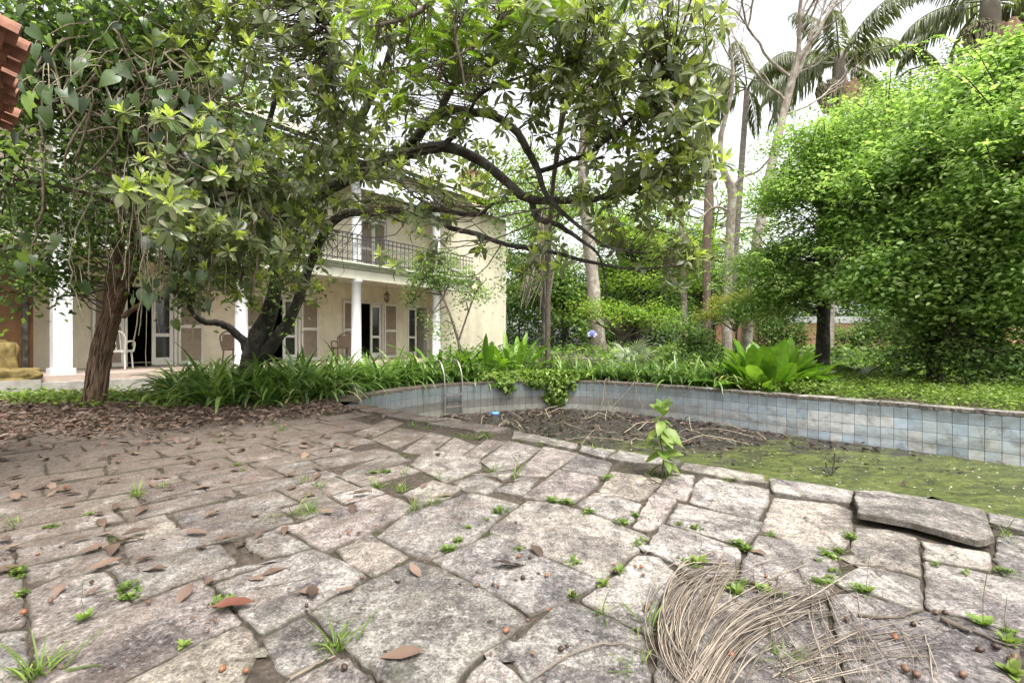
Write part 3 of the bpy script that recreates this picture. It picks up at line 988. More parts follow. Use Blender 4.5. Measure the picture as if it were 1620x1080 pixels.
# coping stones: near side traced, the rest laid along the edge
CT = [
 [(1080,734),(1135,741),(1210,755),(1214,768),(1170,763),(1110,752),(1074,745)],
 [(1214,757),(1300,770),(1352,780),(1350,800),(1310,796),(1220,780)],
 [(1560,814),(1670,834),(1670,856),(1565,832)],
 [(980,715),(1030,725),(1080,733),(1070,741),(1000,736),(958,728)],
 [(812,684),(860,693),(916,705),(912,714),(860,704),(808,697)],
 [(918,706),(977,715),(955,727),(916,716)],
]
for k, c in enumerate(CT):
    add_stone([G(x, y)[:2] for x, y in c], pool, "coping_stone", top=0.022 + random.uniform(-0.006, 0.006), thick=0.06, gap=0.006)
slab = add_stone([G(x, y, 0.06)[:2] for x, y in [(1352,771),(1395,771),(1475,783),(1558,800),(1572,846),(1548,853),(1495,839),(1440,824),(1357,810)]], pool, "loose_coping_slab", top=0.05, thick=0.034, gap=0.0, tint=(1.05, 1.02, 0.95), tilt=0.0)
slab["label"] = "loose thick coping slab lifted off its bed"
slab.rotation_euler = (R(-0.8), R(1.4), 0)
def coping_run(line, sgn, s0, s1, wid=0.33, step=0.45, z=0.02):
    P = arc_resample(line, 0.05)
    s = s0
    while s < s1:
        L = step * random.uniform(0.75, 1.35)
        e = min(s + L, s1)
        idx = [int(round(t / 0.05)) for t in np.linspace(s, e, 4)]
        idx = [min(i, len(P) - 1) for i in idx]
        w = wid * random.uniform(0.85, 1.15)
        inn = offset_line(P, -sgn * 0.02)[idx]; out = offset_line(P, sgn * w)[idx]
        if np.linalg.norm(inn[0] - inn[-1]) > 0.1:
            add_stone(list(inn) + list(out[::-1]), pool, "coping_stone", top=z + random.uniform(-0.006, 0.008), thick=0.055, gap=0.006, rough=0.007)
        s = e
near_len = np.sum(np.linalg.norm(np.diff(NEARS, axis=0), axis=1))
far_len = np.sum(np.linalg.norm(np.diff(FARS, axis=0), axis=1))
# near side up to the traced stones (X of the first traced stone about 0.0)
sN = 0.0
cum = np.concatenate([[0], np.cumsum(np.linalg.norm(np.diff(NEARS, axis=0), axis=1))])
s_start = float(np.interp(0.0, NEARS[:, 0], cum))
coping_run(NEARS, -1, 0.0, s_start, 0.32, 0.45)
s_end = float(np.interp(3.15, NEARS[:, 0], cum))
coping_run(NEARS, -1, s_end, near_len, 0.32, 0.6)
coping_run(FARS, 1, 0.0, far_len, 0.3, 0.5, 0.012)

# filler flagstones in the same bond, out to the planting beds
VV = np.array([0.73, -0.683]); UU = np.array([0.683, 0.73])
NEAR_OUT = offset_line(NEARS, -0.36)
BLOCK = [tuple(p) for p in NEAR_OUT] + [(12, 0), (12, 14), (-2.7, 14), (-3.2, 9.0), tuple(NEAR_OUT[0])]
BLOCK = [tuple(p) for p in NEAR_OUT] + [(12, -1), (12, 20), (-3.1, 20), (-3.1, 8.3)]
def patio_ok(x, y):
    if inside(BLOCK, x, y): return False
    yb = 7.3 if x > -5 else 6.9
    if y > yb or y < -0.5 or x < -8.8: return False
    return True
FIX = list(OUTL)
FILL = []
nfill = 0
v = -8.0
while v < 6.5:
    w = random.uniform(0.24, 0.42)
    u = -4.5 + random.uniform(0, 0.5)
    while u < 7.5:
        L = random.uniform(0.28, 0.66)
        cs = [(u, v), (u + L, v), (u + L, v + w), (u, v + w)]
        poly = [UU * (a + random.gauss(0, 0.02)) + VV * (b + random.gauss(0, 0.02)) for a, b in cs]
        c = sum(poly) / 4
        u += L
        # skip what lies far behind or beside the picture
        if c[1] < 0.9 or abs(c[0]) > c[1] * 1.12 + 0.8: continue
        if not patio_ok(*c): continue
        samp = [poly[0] * (1 - a) * (1 - b) + poly[1] * a * (1 - b) + poly[2] * a * b + poly[3] * (1 - a) * b for a in (.08, .3, .5, .7, .92) for b in (.08, .3, .5, .7, .92)]
        S = np.array(samp)
        near = [t for t in TRW if np.linalg.norm(np.mean(t, 0) - c) < 2.0]
        cm = np.zeros(25, bool)
        for t in near: cm |= inside_np(t, S[:, 0], S[:, 1])
        cov = cm.mean()
        if cov > 0.16: continue
        if inside_np(BLOCK, S[:, 0], S[:, 1]).any(): continue
        FILL.append(np.array(poly))
        nfill += 1
    v += w
ALLP = [np.array(t) for t in TRW] + FILL
GRD = close_edges(close_edges(ALLP, FIX), FIX)
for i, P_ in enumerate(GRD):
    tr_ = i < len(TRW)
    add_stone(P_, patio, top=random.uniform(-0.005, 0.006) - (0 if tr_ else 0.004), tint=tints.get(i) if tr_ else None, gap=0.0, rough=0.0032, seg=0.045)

# soil drifted over the stones towards the beds
def soil_drift():
    nx, ny = 200, 110
    xs = np.linspace(-9.3, -1.2, nx); ys = np.linspace(2.2, 9.0, ny)
    X, Y = np.meshgrid(xs, ys)
    n1 = np.array([mnoise.fractal(Vector((x * 1.1, y * 1.1, 9)), 1.0, 2.0, 5) for x, y in zip(X.ravel(), Y.ravel())]).reshape(X.shape)
    lim = np.interp(X, [-9, -6, -4, -2.6, -1.5], [3.2, 3.8, 4.5, 5.9, 7.2])
    Z = -0.03 + np.clip((Y - lim) * 0.016, -0.03, 0.055) + n1 * 0.014
    V = np.stack([X, Y, Z], -1).reshape(-1, 3)
    q = cells(~near_mask(inside_np(POOL, X, Y)) & ~near_mask(inside_np(BLOCK, X, Y) & (Y < 8)) & near_mask(Z > -0.022))
    mb = MB(); mb.add(V, q)
    o = mb.build("soil_drift", M['patio_soil'])
    tag(o, "brown soil drifted over the paving near the planting bed", "soil", kind="stuff")
soil_drift()

# ------------------------------------------------------------------ house (local x along the front, y into the house)
HA = math.atan2(0.799, 0.602)
HO = np.array([-8.95, 9.6, 0.0])
house = empty("house", tuple(HO), HA)
tag(house, "cream two storey house with white columned veranda and iron railed balcony", "house")
FLZ, BEAM, BAL, EAVE = 0.35, 2.92, 3.40, 6.7
def hbox(name, lo, hi, mat, parent=house, bev=0.0):
    mb = MB(); mb.box(lo, hi)
    o = mb.build(name, mat, parent, smooth=False)
    return o
S0, S1, SB = -3.0, 12.05, 16.3
hbox("veranda_floor", (S0, -0.45, -0.1), (S1, 2.4, FLZ), M['floor_tile'])
hbox("veranda_step", (S0, -0.62, -0.1), (S1, -0.453, FLZ - 0.12), M['concrete'])
# front wall with openings
UNITS = [2.2, 5.75, 9.15]
def facade(z0, z1, zo0, zo1, units, hw, y0=2.4, y1=2.6, mat=M['cream'], xs=S0, xe=S1 + 0.3):
    mb = MB()
    x = xs
    for u in units:
        mb.box((x, y0, z0), (u - hw, y1, z1))
        mb.box((u - hw, y0 + 0.002, zo1), (u + hw, y1, z1))
        if zo0 > z0: mb.box((u - hw, y0 + 0.002, z0), (u + hw, y1, zo0))
        x = u + hw
    mb.box((x, y0, z0), (xe, y1, z1))
    return mb.build("wall", mat, house, smooth=False)
facade(FLZ - 0.1, BAL, FLZ - 0.1, 2.5, UNITS + [11.5], 0.58)
facade(BAL, EAVE, BAL, 5.65, [2.2, 5.75, 9.3], 0.58)
# rooms behind, closed and unlit
mb = MB()
for (z0, z1) in ((FLZ, BAL - 0.05), (BAL + 0.02, EAVE)):
    mb.box((S0, 2.62, z0), (S1, 5.4, z1 - 0.03))
mb2 = MB()
for f_, v_ in zip(mb.f, mb.v):
    pass
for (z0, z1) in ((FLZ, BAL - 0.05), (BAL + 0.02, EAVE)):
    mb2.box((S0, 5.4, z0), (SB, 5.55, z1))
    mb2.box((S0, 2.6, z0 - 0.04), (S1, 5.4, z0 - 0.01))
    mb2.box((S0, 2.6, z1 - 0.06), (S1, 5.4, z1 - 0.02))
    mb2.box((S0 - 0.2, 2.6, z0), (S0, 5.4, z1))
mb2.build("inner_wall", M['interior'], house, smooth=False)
# end block and side wall
hbox("wall", (S1 + 0.02, 1.6, -0.1), (SB, 1.8, EAVE + 0.25), M['cream'])
hbox("wall", (S1 + 0.02, 1.802, -0.1), (S1 + 0.2, 5.4, EAVE + 0.25), M['cream'])
hbox("wall", (SB, 1.59, -0.1), (SB + 0.2, 8.0, EAVE + 0.25), M['cream'])
# balcony slab with mouldings
hbox("balcony_beam", (S0, -0.16, BEAM), (S1, 0.16, BAL - 0.17), M['fascia'])
hbox("balcony_ceiling", (S0, 0.162, BAL - 0.3), (S1, 2.398, BAL - 0.17), M['fascia'])
mb = MB()
for (a, b, d) in ((BAL - 0.168, BAL - 0.11, 0.24), (BAL - 0.108, BAL - 0.055, 0.31), (BAL - 0.053, BAL, 0.38)):
    mb.box((S0, -d, a), (S1 - 0.001 * d, 2.397, b))
mb.build("balcony_slab", M['green_trim'], house, smooth=False)
# columns
def column(s, z0, z1, sq=False):
    mb = MB()
    if sq:
        mb.box((s - 0.145, -0.145, z0 + 0.12), (s + 0.145, 0.145, z1))
        mb.box((s - 0.19, -0.19, z0 - 0.02), (s + 0.19, 0.19, z0 + 0.12))
    else:
        r = 0.155
        mb.lathe([(0.21, z0), (0.21, z0 + 0.07), (0.185, z0 + 0.1), (r, z0 + 0.13), (r * 0.97, (z0 + z1) / 2), (r * 0.92, z1 - 0.12), (0.19, z1 - 0.09), (0.2, z1 - 0.06), (0.2, z1)], (s, 0, 0), 20)
    return mb.build("column", M['paint'], house, smooth=not sq)
for k, s_ in enumerate((0.0, 3.41, 6.82, 10.25)):
    column(s_, FLZ, BEAM, sq=(k == 0))
    column(s_, BAL, EAVE - 0.35, sq=(k == 0))
hbox("eave_beam", (S0, -0.15, EAVE - 0.35), (S1, 0.15, EAVE - 0.05), M['fascia'])
# doors and shutters
def louvre_leaf(x0, x1, z0, z1, y, name="shutter"):
    mb = MB()
    t = 0.06
    mb.box((x0, y, z0), (x0 + t, y + 0.04, z1)); mb.box((x1 - t, y, z0), (x1, y + 0.04, z1))
    for zz in (z0, (z0 + z1) / 2 - 0.05, z1 - 0.09):
        mb.box((x0 + t, y + 0.001, zz), (x1 - t, y + 0.039, zz + 0.09))
    o = mb.build(name, M['frame'], house, smooth=False)
    sl_ = MB()
    z = z0 + 0.1
    while z < z1 - 0.1:
        v = [(x0 + t, y + 0.004, z), (x1 - t, y + 0.004, z), (x1 - t, y + 0.034, z + 0.036), (x0 + t, y + 0.034, z + 0.036),
             (x0 + t, y + 0.004, z + 0.008), (x1 - t, y + 0.004, z + 0.008), (x1 - t, y + 0.034, z + 0.044), (x0 + t, y + 0.034, z + 0.044)]
        sl_.add(v, [(0, 3, 2, 1), (4, 5, 6, 7), (0, 1, 5, 4), (1, 2, 6, 5), (2, 3, 7, 6), (3, 0, 4, 7)])
        z += 0.045
    sl_.build("louvres", M['louvre'], o, smooth=False)
    return o
def door_unit(u, z0, z1, glazed_right=True, shutters=(True, True)):
    mb = MB()
    hw = 0.58
    for x in (u - hw, u + hw - 0.06):
        mb.box((x, 2.37, z0), (x + 0.06, 2.62, z1))
    mb.box((u - hw + 0.06, 2.371, z1 - 0.07), (u + hw - 0.06, 2.62, z1))
    mb.build("door_frame", M['frame'], house, smooth=False)
    x0, x1 = (u + 0.02, u + hw - 0.07) if glazed_right else (u - hw + 0.07, u - 0.02)
    mb = MB(); t = 0.085; y = 2.44
    mb.box((x0, y, z0 + 0.02), (x0 + t, y + 0.045, z1 - 0.08)); mb.box((x1 - t, y, z0 + 0.02), (x1, y + 0.045, z1 - 0.08))
    for zz, hh in ((z0 + 0.02, 0.2), (z0 + 0.78, 0.09), (z1 - 0.2, 0.12)):
        mb.box((x0 + t, y + 0.001, zz), (x1 - t, y + 0.044, zz + hh))
    d = mb.build("glazed_door", M['frame'], house, smooth=False)
    g = MB()
    g.box((x0 + t, y + 0.018, z0 + 0.22), (x1 - t, y + 0.026, z0 + 0.78)); g.build("pane", M['glass'], d, smooth=False)
    g = MB()
    g.box((x0 + t, y + 0.018, z0 + 0.87), (x1 - t, y + 0.026, z1 - 0.2)); g.build("pane", M['glass'], d, smooth=False)
    if shutters[0]: louvre_leaf(u - hw - 0.64, u - hw - 0.02, z0 + 0.02, z1 - 0.02, 2.33)
    if shutters[1]: louvre_leaf(u + hw + 0.02, u + hw + 0.64, z0 + 0.02, z1 - 0.02, 2.33)
for u in UNITS: door_unit(u, FLZ, 2.5)
door_unit(11.5, FLZ, 2.5, False, (False, False))
for u in (2.2, 5.75): door_unit(u, BAL, 5.65)
# upper doors closed by their shutters
for u in (9.3,):
    louvre_leaf(u - 0.57, u - 0.01, BAL + 0.02, 5.6, 2.43, "shutter")
    louvre_leaf(u + 0.01, u + 0.57, BAL + 0.02, 5.6, 2.43, "shutter")
    mb = MB(); mb.box((u - 0.66, 2.34, BAL), (u - 0.58, 2.4, 5.75)); mb.box((u + 0.58, 2.34, BAL), (u + 0.66, 2.4, 5.75)); mb.box((u - 0.58, 2.341, 5.652), (u + 0.58, 2.4, 5.75))
    mb.build("door_frame", M['frame'], house, smooth=False)
# balcony railing
mb = MB()
yr = -0.22
for z in (BAL + 0.08, BAL + 0.86, BAL + 0.72):
    mb.box((S0, yr - 0.018, z), (S1, yr + 0.018, z + 0.03))
rail = mb.build("railing", M['iron'], house, smooth=False)
mb = MB()
x = S0
while x < S1:
    mb.box((x, yr - 0.009, BAL), (x + 0.018, yr + 0.009, BAL + 0.86))
    a = np.linspace(0, 2 * math.pi * 1.2, 14)
    rr = np.linspace(0.075, 0.02, 14)
    for zc, sg in ((BAL + 0.28, 1), (BAL + 0.54, -1)):
        mb.tube(np.stack([x + 0.085 + rr * np.cos(a) * sg, np.full(14, yr), zc + rr * np.sin(a)], -1), 0.009, 4)
    x += 0.17
mb.build("scrollwork", M['iron'], rail, smooth=False)
# roofs: planes with half-round tile rows
def tiled_slope(x0, x1, ye, ze, yr_, zr, name="roof"):
    mb = MB()
    n = int((x1 - x0) / 0.22)
    xs = np.linspace(x0, x1, n * 6 + 1)
    ph = (xs - x0) / ((x1 - x0) / n)
    h = 0.05 * np.abs(np.sin(ph * math.pi))
    rows = 14
    V = []
    for r in range(rows + 1):
        t = r / rows
        V.append(np.stack([xs, np.full_like(xs, ye + (yr_ - ye) * t), ze + (zr - ze) * t + h], -1))
    m = len(xs)
    i = np.arange(rows)[:, None]; j = np.arange(m - 1)[None, :]
    mb.add(np.vstack(V), np.stack([i * m + j, i * m + j + 1, (i + 1) * m + j + 1, (i + 1) * m + j], -1).reshape(-1, 4))
    # closed underside and fascia
    o = mb.build(name, M['terracotta'], house)
    sb = MB()
    t_ = 0.07
    v = [(x0, ye, ze - t_), (x1, ye, ze - t_), (x1, yr_, zr - t_), (x0, yr_, zr - t_), (x0, ye, ze - 0.005), (x1, ye, ze - 0.005), (x1, yr_, zr - 0.005), (x0, yr_, zr - 0.005)]
    sb.add(v, [(0, 3, 2, 1), (4, 5, 6, 7), (0, 1, 5, 4), (1, 2, 6, 5), (2, 3, 7, 6), (3, 0, 4, 7)])
    sb.build("soffit", M['soffit'], o, smooth=False)
    fb = MB(); fb.box((x0, ye - 0.03, ze - 0.16), (x1, ye - 0.003, ze + 0.0)); fb.build("gutter_board", M['fascia'], o, smooth=False)
    return o
tiled_slope(S0 - 1, 12.35, -0.75, EAVE, 3.6, EAVE + 1.75)
tiled_slope(12.36, SB + 0.5, 1.1, EAVE + 0.3, 4.8, EAVE + 1.75)
mb = MB()
for k in range(int((12.3 - S0) / 0.5)):
    x = S0 + k * 0.5
    v = np.array([(x, -0.74, EAVE - 0.16), (x + 0.06, -0.74, EAVE - 0.16), (x + 0.06, 2.4, EAVE + 1.1), (x, 2.4, EAVE + 1.1)])
    w = v + np.array([0, 0, 0.09])
    mb.add(np.vstack([v, w]), [(0, 3, 2, 1), (4, 5, 6, 7), (0, 1, 5, 4), (1, 2, 6, 5), (2, 3, 7, 6), (3, 0, 4, 7)])
mb.build("rafter", M['soffit'], house, smooth=False)
# chimney: brick box with a row of openings below its cap
cx, cy, cz = 16.0, 3.2, EAVE + 1.1
ch = hbox("chimney", (cx - 0.6, cy - 0.45, cz), (cx + 0.6, cy + 0.45, cz + 0.95), M['brick'])
mb = MB()
mb.box((cx - 0.66, cy - 0.51, cz + 0.952), (cx + 0.66, cy + 0.51, cz + 1.02))
mb.box((cx - 0.62, cy - 0.47, cz + 1.45), (cx + 0.62, cy + 0.47, cz + 1.52)); mb.box((cx - 0.68, cy - 0.53, cz + 1.522), (cx + 0.68, cy + 0.53, cz + 1.6))
mb.build("cap", M['brick'], ch, smooth=False)
for dx in (-0.54, -0.18, 0.18, 0.54):
    for dy in (-0.39, 0.39):
        b = MB(); b.box((cx + dx - 0.07, cy + dy - 0.06, cz + 1.022), (cx + dx + 0.07, cy + dy + 0.06, cz + 1.448)); b.build("brick_pier", M['brick'], ch, smooth=False)
# boarded lean-to beyond the square pier
shed = empty("boarded_partition", (0, 0, 0)); shed.parent = None
bpy.data.objects.remove(shed)
shed = empty("boarded_partition", tuple(HO), HA)
tag(shed, "orange varnished board partition behind the square veranda pier", "partition")
x = -2.9
while x < -0.45:
    b = MB(); b.box((x, 0.9, FLZ), (x + 0.235, 0.93, 2.6)); b.build("board", M['orangewood'], shed, smooth=False)
    x += 0.24
b = MB(); b.box((-2.9, 0.84, 2.0), (-0.45, 0.898, 2.1)); b.build("rail", M['orangewood'], shed, smooth=False)
b = MB(); b.box((-0.44, 0.8, FLZ), (-0.36, 0.98, 2.7)); b.build("post", M['bark_dark'], shed, smooth=False)
b = MB(); b.box((-2.9, 0.85, 2.602), (-0.45, 0.95, 2.9)); b.build("board", M['orangewood'], shed, smooth=False)

def hw(s, y, z=0.0):
    return np.array([HO[0] + s * math.cos(HA) - y * math.sin(HA), HO[1] + s * math.sin(HA) + y * math.cos(HA), z])

# veranda lantern
p = hw(8.75, 0.95, 0)
lan = empty("hanging_lantern", (p[0], p[1], 2.45)); tag(lan, "small brass lantern hanging from the veranda ceiling", "lantern")
mb = MB(); mb.tube([(0, 0, 0.32), (0, 0, 0.8)], 0.008, 5); mb.build("chain", M['brass'], lan)
mb = MB(); mb.lathe([(0.0, 0.34), (0.03, 0.32), (0.05, 0.26), (0.11, 0.22), (0.115, 0.2), (0.02, 0.2)], (0, 0, 0), 8); mb.lathe([(0.09, 0.0), (0.1, 0.02), (0.06, -0.03), (0.015, -0.08), (0.0, -0.1)], (0, 0, 0), 8)
for k in range(6):
    a = k * math.pi / 3
    mb.tube([(0.09 * math.cos(a), 0.09 * math.sin(a), 0.0), (0.11 * math.cos(a), 0.11 * math.sin(a), 0.2)], 0.007, 4)
mb.build("cage", M['brass'], lan)
mb = MB(); mb.lathe([(0.0, 0.0), (0.055, 0.03), (0.07, 0.1), (0.05, 0.18), (0.0, 0.19)], (0, 0, 0), 10); mb.build("glass_globe", M['curtain'], lan)

# garden chairs on the veranda
def chair(name, label, s, y, rz, mat, slat):
    p = hw(s, y)
    c = empty(name, (p[0], p[1], FLZ), rz); tag(c, label, "chair", "chairs on the veranda")
    mb = MB(); mb.box((-0.27, -0.26, 0.4), (0.27, 0.26, 0.45)); mb.build("seat", mat, c, smooth=False)
    for sx in (-1, 1):
        for sy in (-1, 1):
            mb = MB(); mb.tube([(sx * 0.24, sy * 0.22, 0.4), (sx * 0.26, sy * 0.26, 0.0)], 0.02, 6); mb.build("leg", mat, c)
        mb = MB(); mb.tube(spline([(sx * 0.27, -0.24, 0.4), (sx * 0.3, -0.25, 0.62), (sx * 0.3, 0.05, 0.66), (sx * 0.27, 0.27, 0.62)], 10), 0.02, 6); mb.build("armrest", mat, c)
    mb = MB()
    mb.tube(spline([(-0.25, 0.25, 0.42), (-0.27, 0.33, 0.8), (0, 0.37, 0.93), (0.27, 0.33, 0.8), (0.25, 0.25, 0.42)], 16), 0.022, 6)
    if slat:
        for k in range(5):
            x = -0.18 + 0.09 * k
            mb.tube([(x, 0.25, 0.44), (x, 0.35, 0.88)], 0.012, 5)
    else:
        mb.box((-0.23, 0.27, 0.46), (0.23, 0.3, 0.84))
    mb.build("backrest", mat, c, smooth=False)
    return c
chair("garden_chair", "white garden chair standing just behind the leaning creeper-wrapped trunk", 1.2, 1.4, HA + 2.6, M['frame'], True)
chair("wicker_chair", "wicker chair beside the first louvred door, left of the magnolia trunk", 3.95, 1.5, HA + 2.2, M['wicker'], False)
chair("wicker_chair", "wicker chair behind the round column by the strap leaves", 7.6, 1.9, HA + 2.9, M['wicker'], False)

# tarp heap on a white block at the end of the veranda
p = hw(-0.75, -0.35)
blk = MB()
blk.box((-1.3, -0.3, -0.1), (0.36, 0.3, 0.3)); o = blk.build("plinth_block", M['concrete'], None, smooth=False); o.location = (p[0], p[1], 0.0); o.rotation_euler[2] = HA
tag(o, "low pale grey block under the folded canvas", "block")
def tarp(name, label, loc, sx, sy, sz, seed):
    n, rows = 56, 16
    mb = MB()
    V = []
    for k in range(rows):
        f = k / (rows - 1)
        h = min(1.0, f * 1.5)
        r = 1.0 if f < 0.55 else max(0.0, 1 - ((f - 0.55) / 0.45) ** 1.6)
        for t in np.linspace(0, 2 * math.pi, n, endpoint=False):
            cx_ = math.copysign(abs(math.cos(t)) ** 0.55, math.cos(t)); cy_ = math.copysign(abs(math.sin(t)) ** 0.55, math.sin(t))
            d = mnoise.noise(Vector((cx_ * 2.2, cy_ * 2.2 + h, seed * 7 + h * 1.2)))
            d2 = abs(mnoise.noise(Vector((cx_ * 5 + h * 2, cy_ * 5, seed * 3 + h * 2.5))))
            w = 1 + 0.26 * d - 0.3 * d2
            V.append((sx * r * w * cx_, sy * r * w * cy_, sz * (h * (1 + 0.3 * d) - 0.25 * d2 * (h > 0.3))))
    qd = [(k * n + i, k * n + (i + 1) % n, (k + 1) * n + (i + 1) % n, (k + 1) * n + i) for k in range(rows - 1) for i in range(n)]
    mb.add(V, qd)
    o = mb.build(name, M['tarp']); o.location = loc; o.rotation_euler[2] = HA
    tag(o, label, "canvas"); return o
tarp("folded_canvas", "folded yellow canvas lying on the low grey block", (p[0], p[1], 0.3), 0.4, 0.24, 0.2, 1.0)
pb = hw(-0.85, 0.3)
tarp("standing_canvas", "upright crumpled olive canvas bundle leaning at the board partition", (pb[0], pb[1], FLZ), 0.3, 0.16, 0.62, 3.0)

# ------------------------------------------------------------------ near tiled eave, top corner of the picture
eave = empty("tiled_eave", (-3.15, 2.88, 2.66), R(47)); tag(eave, "terracotta tiled eave of the near outbuilding", "roof")
mb = MB(); mb.box((-0.9, -0.45, 0.12), (-0.2, 1.55, 0.15)); mb.build("soffit_board", M['soffit'], eave, smooth=False)
mb = MB(); mb.box((-0.24, -0.45, -0.02), (-0.2, 1.55, 0.118)); mb.build("fascia_board", M['soffit'], eave, smooth=False)
mb = MB(); mb.box((-1.0, -0.3, -2.7), (-0.8, 1.55, 0.118)); mb.build("wall", M['cream'], eave, smooth=False)
def half_tile(L, r):
    mb = MB()
    a = np.linspace(0, math.pi, 9)
    V = []
    for (x, rr, t) in ((0, r, 0), (L, r * 1.12, 0)):
        for rad in (rr, rr - 0.016):
            V += [(x, rad * math.cos(t_), rad * math.sin(t_)) for t_ in a]
    q = []
    n = 9
    for i in range(n - 1):
        q += [(i, i + 1, 2 * n + i + 1, 2 * n + i), (n + i, 3 * n + i, 3 * n + i + 1, n + i + 1), (2 * n + i, 2 * n + i + 1, 3 * n + i + 1, 3 * n + i), (i, n + i, n + i + 1, i + 1)]
    q += [(0, 2 * n, 3 * n, n), (n - 1, 2 * n - 1, 4 * n - 1, 3 * n - 1)]
    mb.add(V, q)
    return mb.mesh("roof_tile", M['terracotta'], False)
tm = half_tile(0.5, 0.085)
for k in range(9):
    inst("roof_tile", tm, (-0.36 + random.uniform(0, 0.06), -0.3 + 0.21 * k, 0.19), (0, R(14), random.gauss(0, 0.03)), 1.0, eave)
    inst("roof_tile", tm, (-0.78 + random.uniform(0, 0.04), -0.3 + 0.21 * k, 0.31), (0, R(14), random.gauss(0, 0.03)), 1.0, eave)
    if k < 8:
        inst("roof_tile", tm, (-0.4 + random.uniform(0, 0.04), -0.195 + 0.21 * k, 0.25), (math.pi, R(14), random.gauss(0, 0.03)), 1.0, eave)

# ------------------------------------------------------------------ trees
def limb_points(limb, n=40):
    P = np.array([np.append(W(x, y, Y), r) for x, y, Y, r in limb])
    S = spline(P, n)
    return S[:, :3], np.maximum(S[:, 3], 0.004)

def rough_tube(mb, P, r, sides, amp=0.12, tint=0.5):
    k = mb.n
    mb.tube(P, r, sides, tint)
    V = mb.v[-1]
    C = np.repeat(np.asarray(P), sides, 0)
    f = 1 + rng.normal(0, amp, (len(V), 1))
    mb.v[-1] = C + (V - C) * f

# --- the spreading magnolia
mag = empty("magnolia_tree", tuple(np.append(W(405, 620, 9.5)[:2], 0)))
ML = tuple(mag.location)
tag(mag, "spreading dark-limbed magnolia with leaf rosettes arching over the pool", "tree")
LIMBS = [
 [(402, 640, 9.5, .27), (400, 590, 9.5, .23), (408, 545, 9.4, .2), (425, 500, 9.2, .16), (440, 440, 8.9, .14), (460, 370, 8.5, .13), (495, 315, 8.1, .125), (545, 282, 7.6, .12), (600, 257, 7.1, .11), (633, 246, 6.8, .1), (700, 233, 6.4, .085), (753, 250, 6.1, .075), (793, 283, 5.8, .065), (833, 313, 5.6, .06), (880, 317, 5.4, .05), (933, 317, 5.3, .042), (975, 303, 5.2, .034), (1007, 283, 5.1, .028), (1060, 260, 5.0, .015)],
 [(633, 243, 6.8, .085), (663, 213, 6.5, .08), (697, 177, 6.3, .075), (735, 178, 6.0, .065), (773, 180, 5.8, .06), (807, 200, 5.6, .055), (833, 233, 5.4, .05), (850, 267, 5.3, .042), (863, 307, 5.2, .032), (900, 345, 5.1, .025), (960, 390, 5.0, .016), (1020, 400, 5, .008)],
 [(697, 177, 6.3, .06), (713, 143, 6.1, .055), (733, 123, 5.9, .05), (780, 100, 5.6, .04), (803, 77, 5.4, .035), (850, 20, 5.1, .025), (890, -50, 5.0, .015)],
 [(853, 273, 5.4, .035), (890, 257, 5.2, .032), (923, 247, 5.1, .03), (963, 220, 4.9, .025), (993, 193, 4.8, .02), (1030, 150, 4.6, .013), (1060, 110, 4.5, .008)],
 [(500, 315, 8.1, .1), (530, 285, 7.8, .09), (550, 253, 7.5, .085), (563, 207, 7.2, .075), (590, 147, 6.9, .065), (607, 113, 6.7, .055), (623, 60, 6.4, .045), (630, 0, 6.2, .035), (640, -80, 6, .02)],
 [(412, 560, 9.4, .16), (440, 530, 9.2, .13), (470, 480, 9.0, .105), (490, 420, 8.8, .095), (512, 372, 8.5, .09), (535, 345, 8.2, .085), (570, 335, 7.8, .075), (620, 333, 7.3, .065), (660, 332, 6.9, .055), (700, 333, 6.5, .045), (753, 340, 6.1, .032), (780, 323, 5.9, .02), (820, 318, 5.7, .01)],
 [(645, 333, 7.1, .05), (690, 348, 6.7, .045), (713, 360, 6.5, .042), (753, 370, 6.2, .038), (800, 387, 5.9, .033), (873, 398, 5.6, .028), (933, 415, 5.4, .022), (1000, 425, 5.3, .014), (1080, 420, 5.2, .007)],
 [(396, 560, 9.45, .12), (378, 533, 9.3, .09), (350, 513, 9.1, .075), (320, 508, 8.9, .065), (302, 490, 8.7, .055), (303, 465, 8.5, .045), (320, 420, 8.2, .03), (340, 360, 8.0, .018)],
 [(840, 316, 5.6, .05), (850, 345, 5.5, .042), (880, 355, 5.45, .035), (920, 380, 5.4, .025), (950, 410, 5.3, .015), (960, 470, 5.3, .006)],
 [(440, 440, 8.9, .1), (425, 380, 8.6, .085), (410, 300, 8.2, .07), (420, 220, 7.8, .055), (440, 140, 7.3, .04), (450, 60, 7, .025)],
 [(460, 370, 8.5, .08), (500, 330, 8.0, .06), (420, 320, 7.2, .05), (350, 300, 6.4, .035), (300, 280, 5.6, .02)],
 [(545, 282, 7.6, .07), (540, 220, 7.0, .055), (530, 150, 6.3, .04), (520, 70, 5.8, .025), (500, -20, 5.5, .012)],
 [(700, 233, 6.4, .05), (735, 195, 6.0, .03), (760, 150, 5.6, .022), (830, 120, 5.2, .016), (920, 90, 4.8, .01)],
]
mb = MB()
limb_all = []
for L in LIMBS:
    P, r = limb_points(L, 46)
    r = r * np.where(r > 0.15, 1.0, 0.85)
    w = rng.normal(0, 1, P.shape); w = (w + np.roll(w, 1, 0) + np.roll(w, -1, 0)) / 3
    P = P + w * r[:, None] * 0.22
    rough_tube(mb, P, r, 10, 0.07)
    limb_all.append(P[8:])
limb_pts = np.vstack(limb_all)
o = mb.build("trunk", M['bark_dark'], mag); o.location = -Vector(ML)

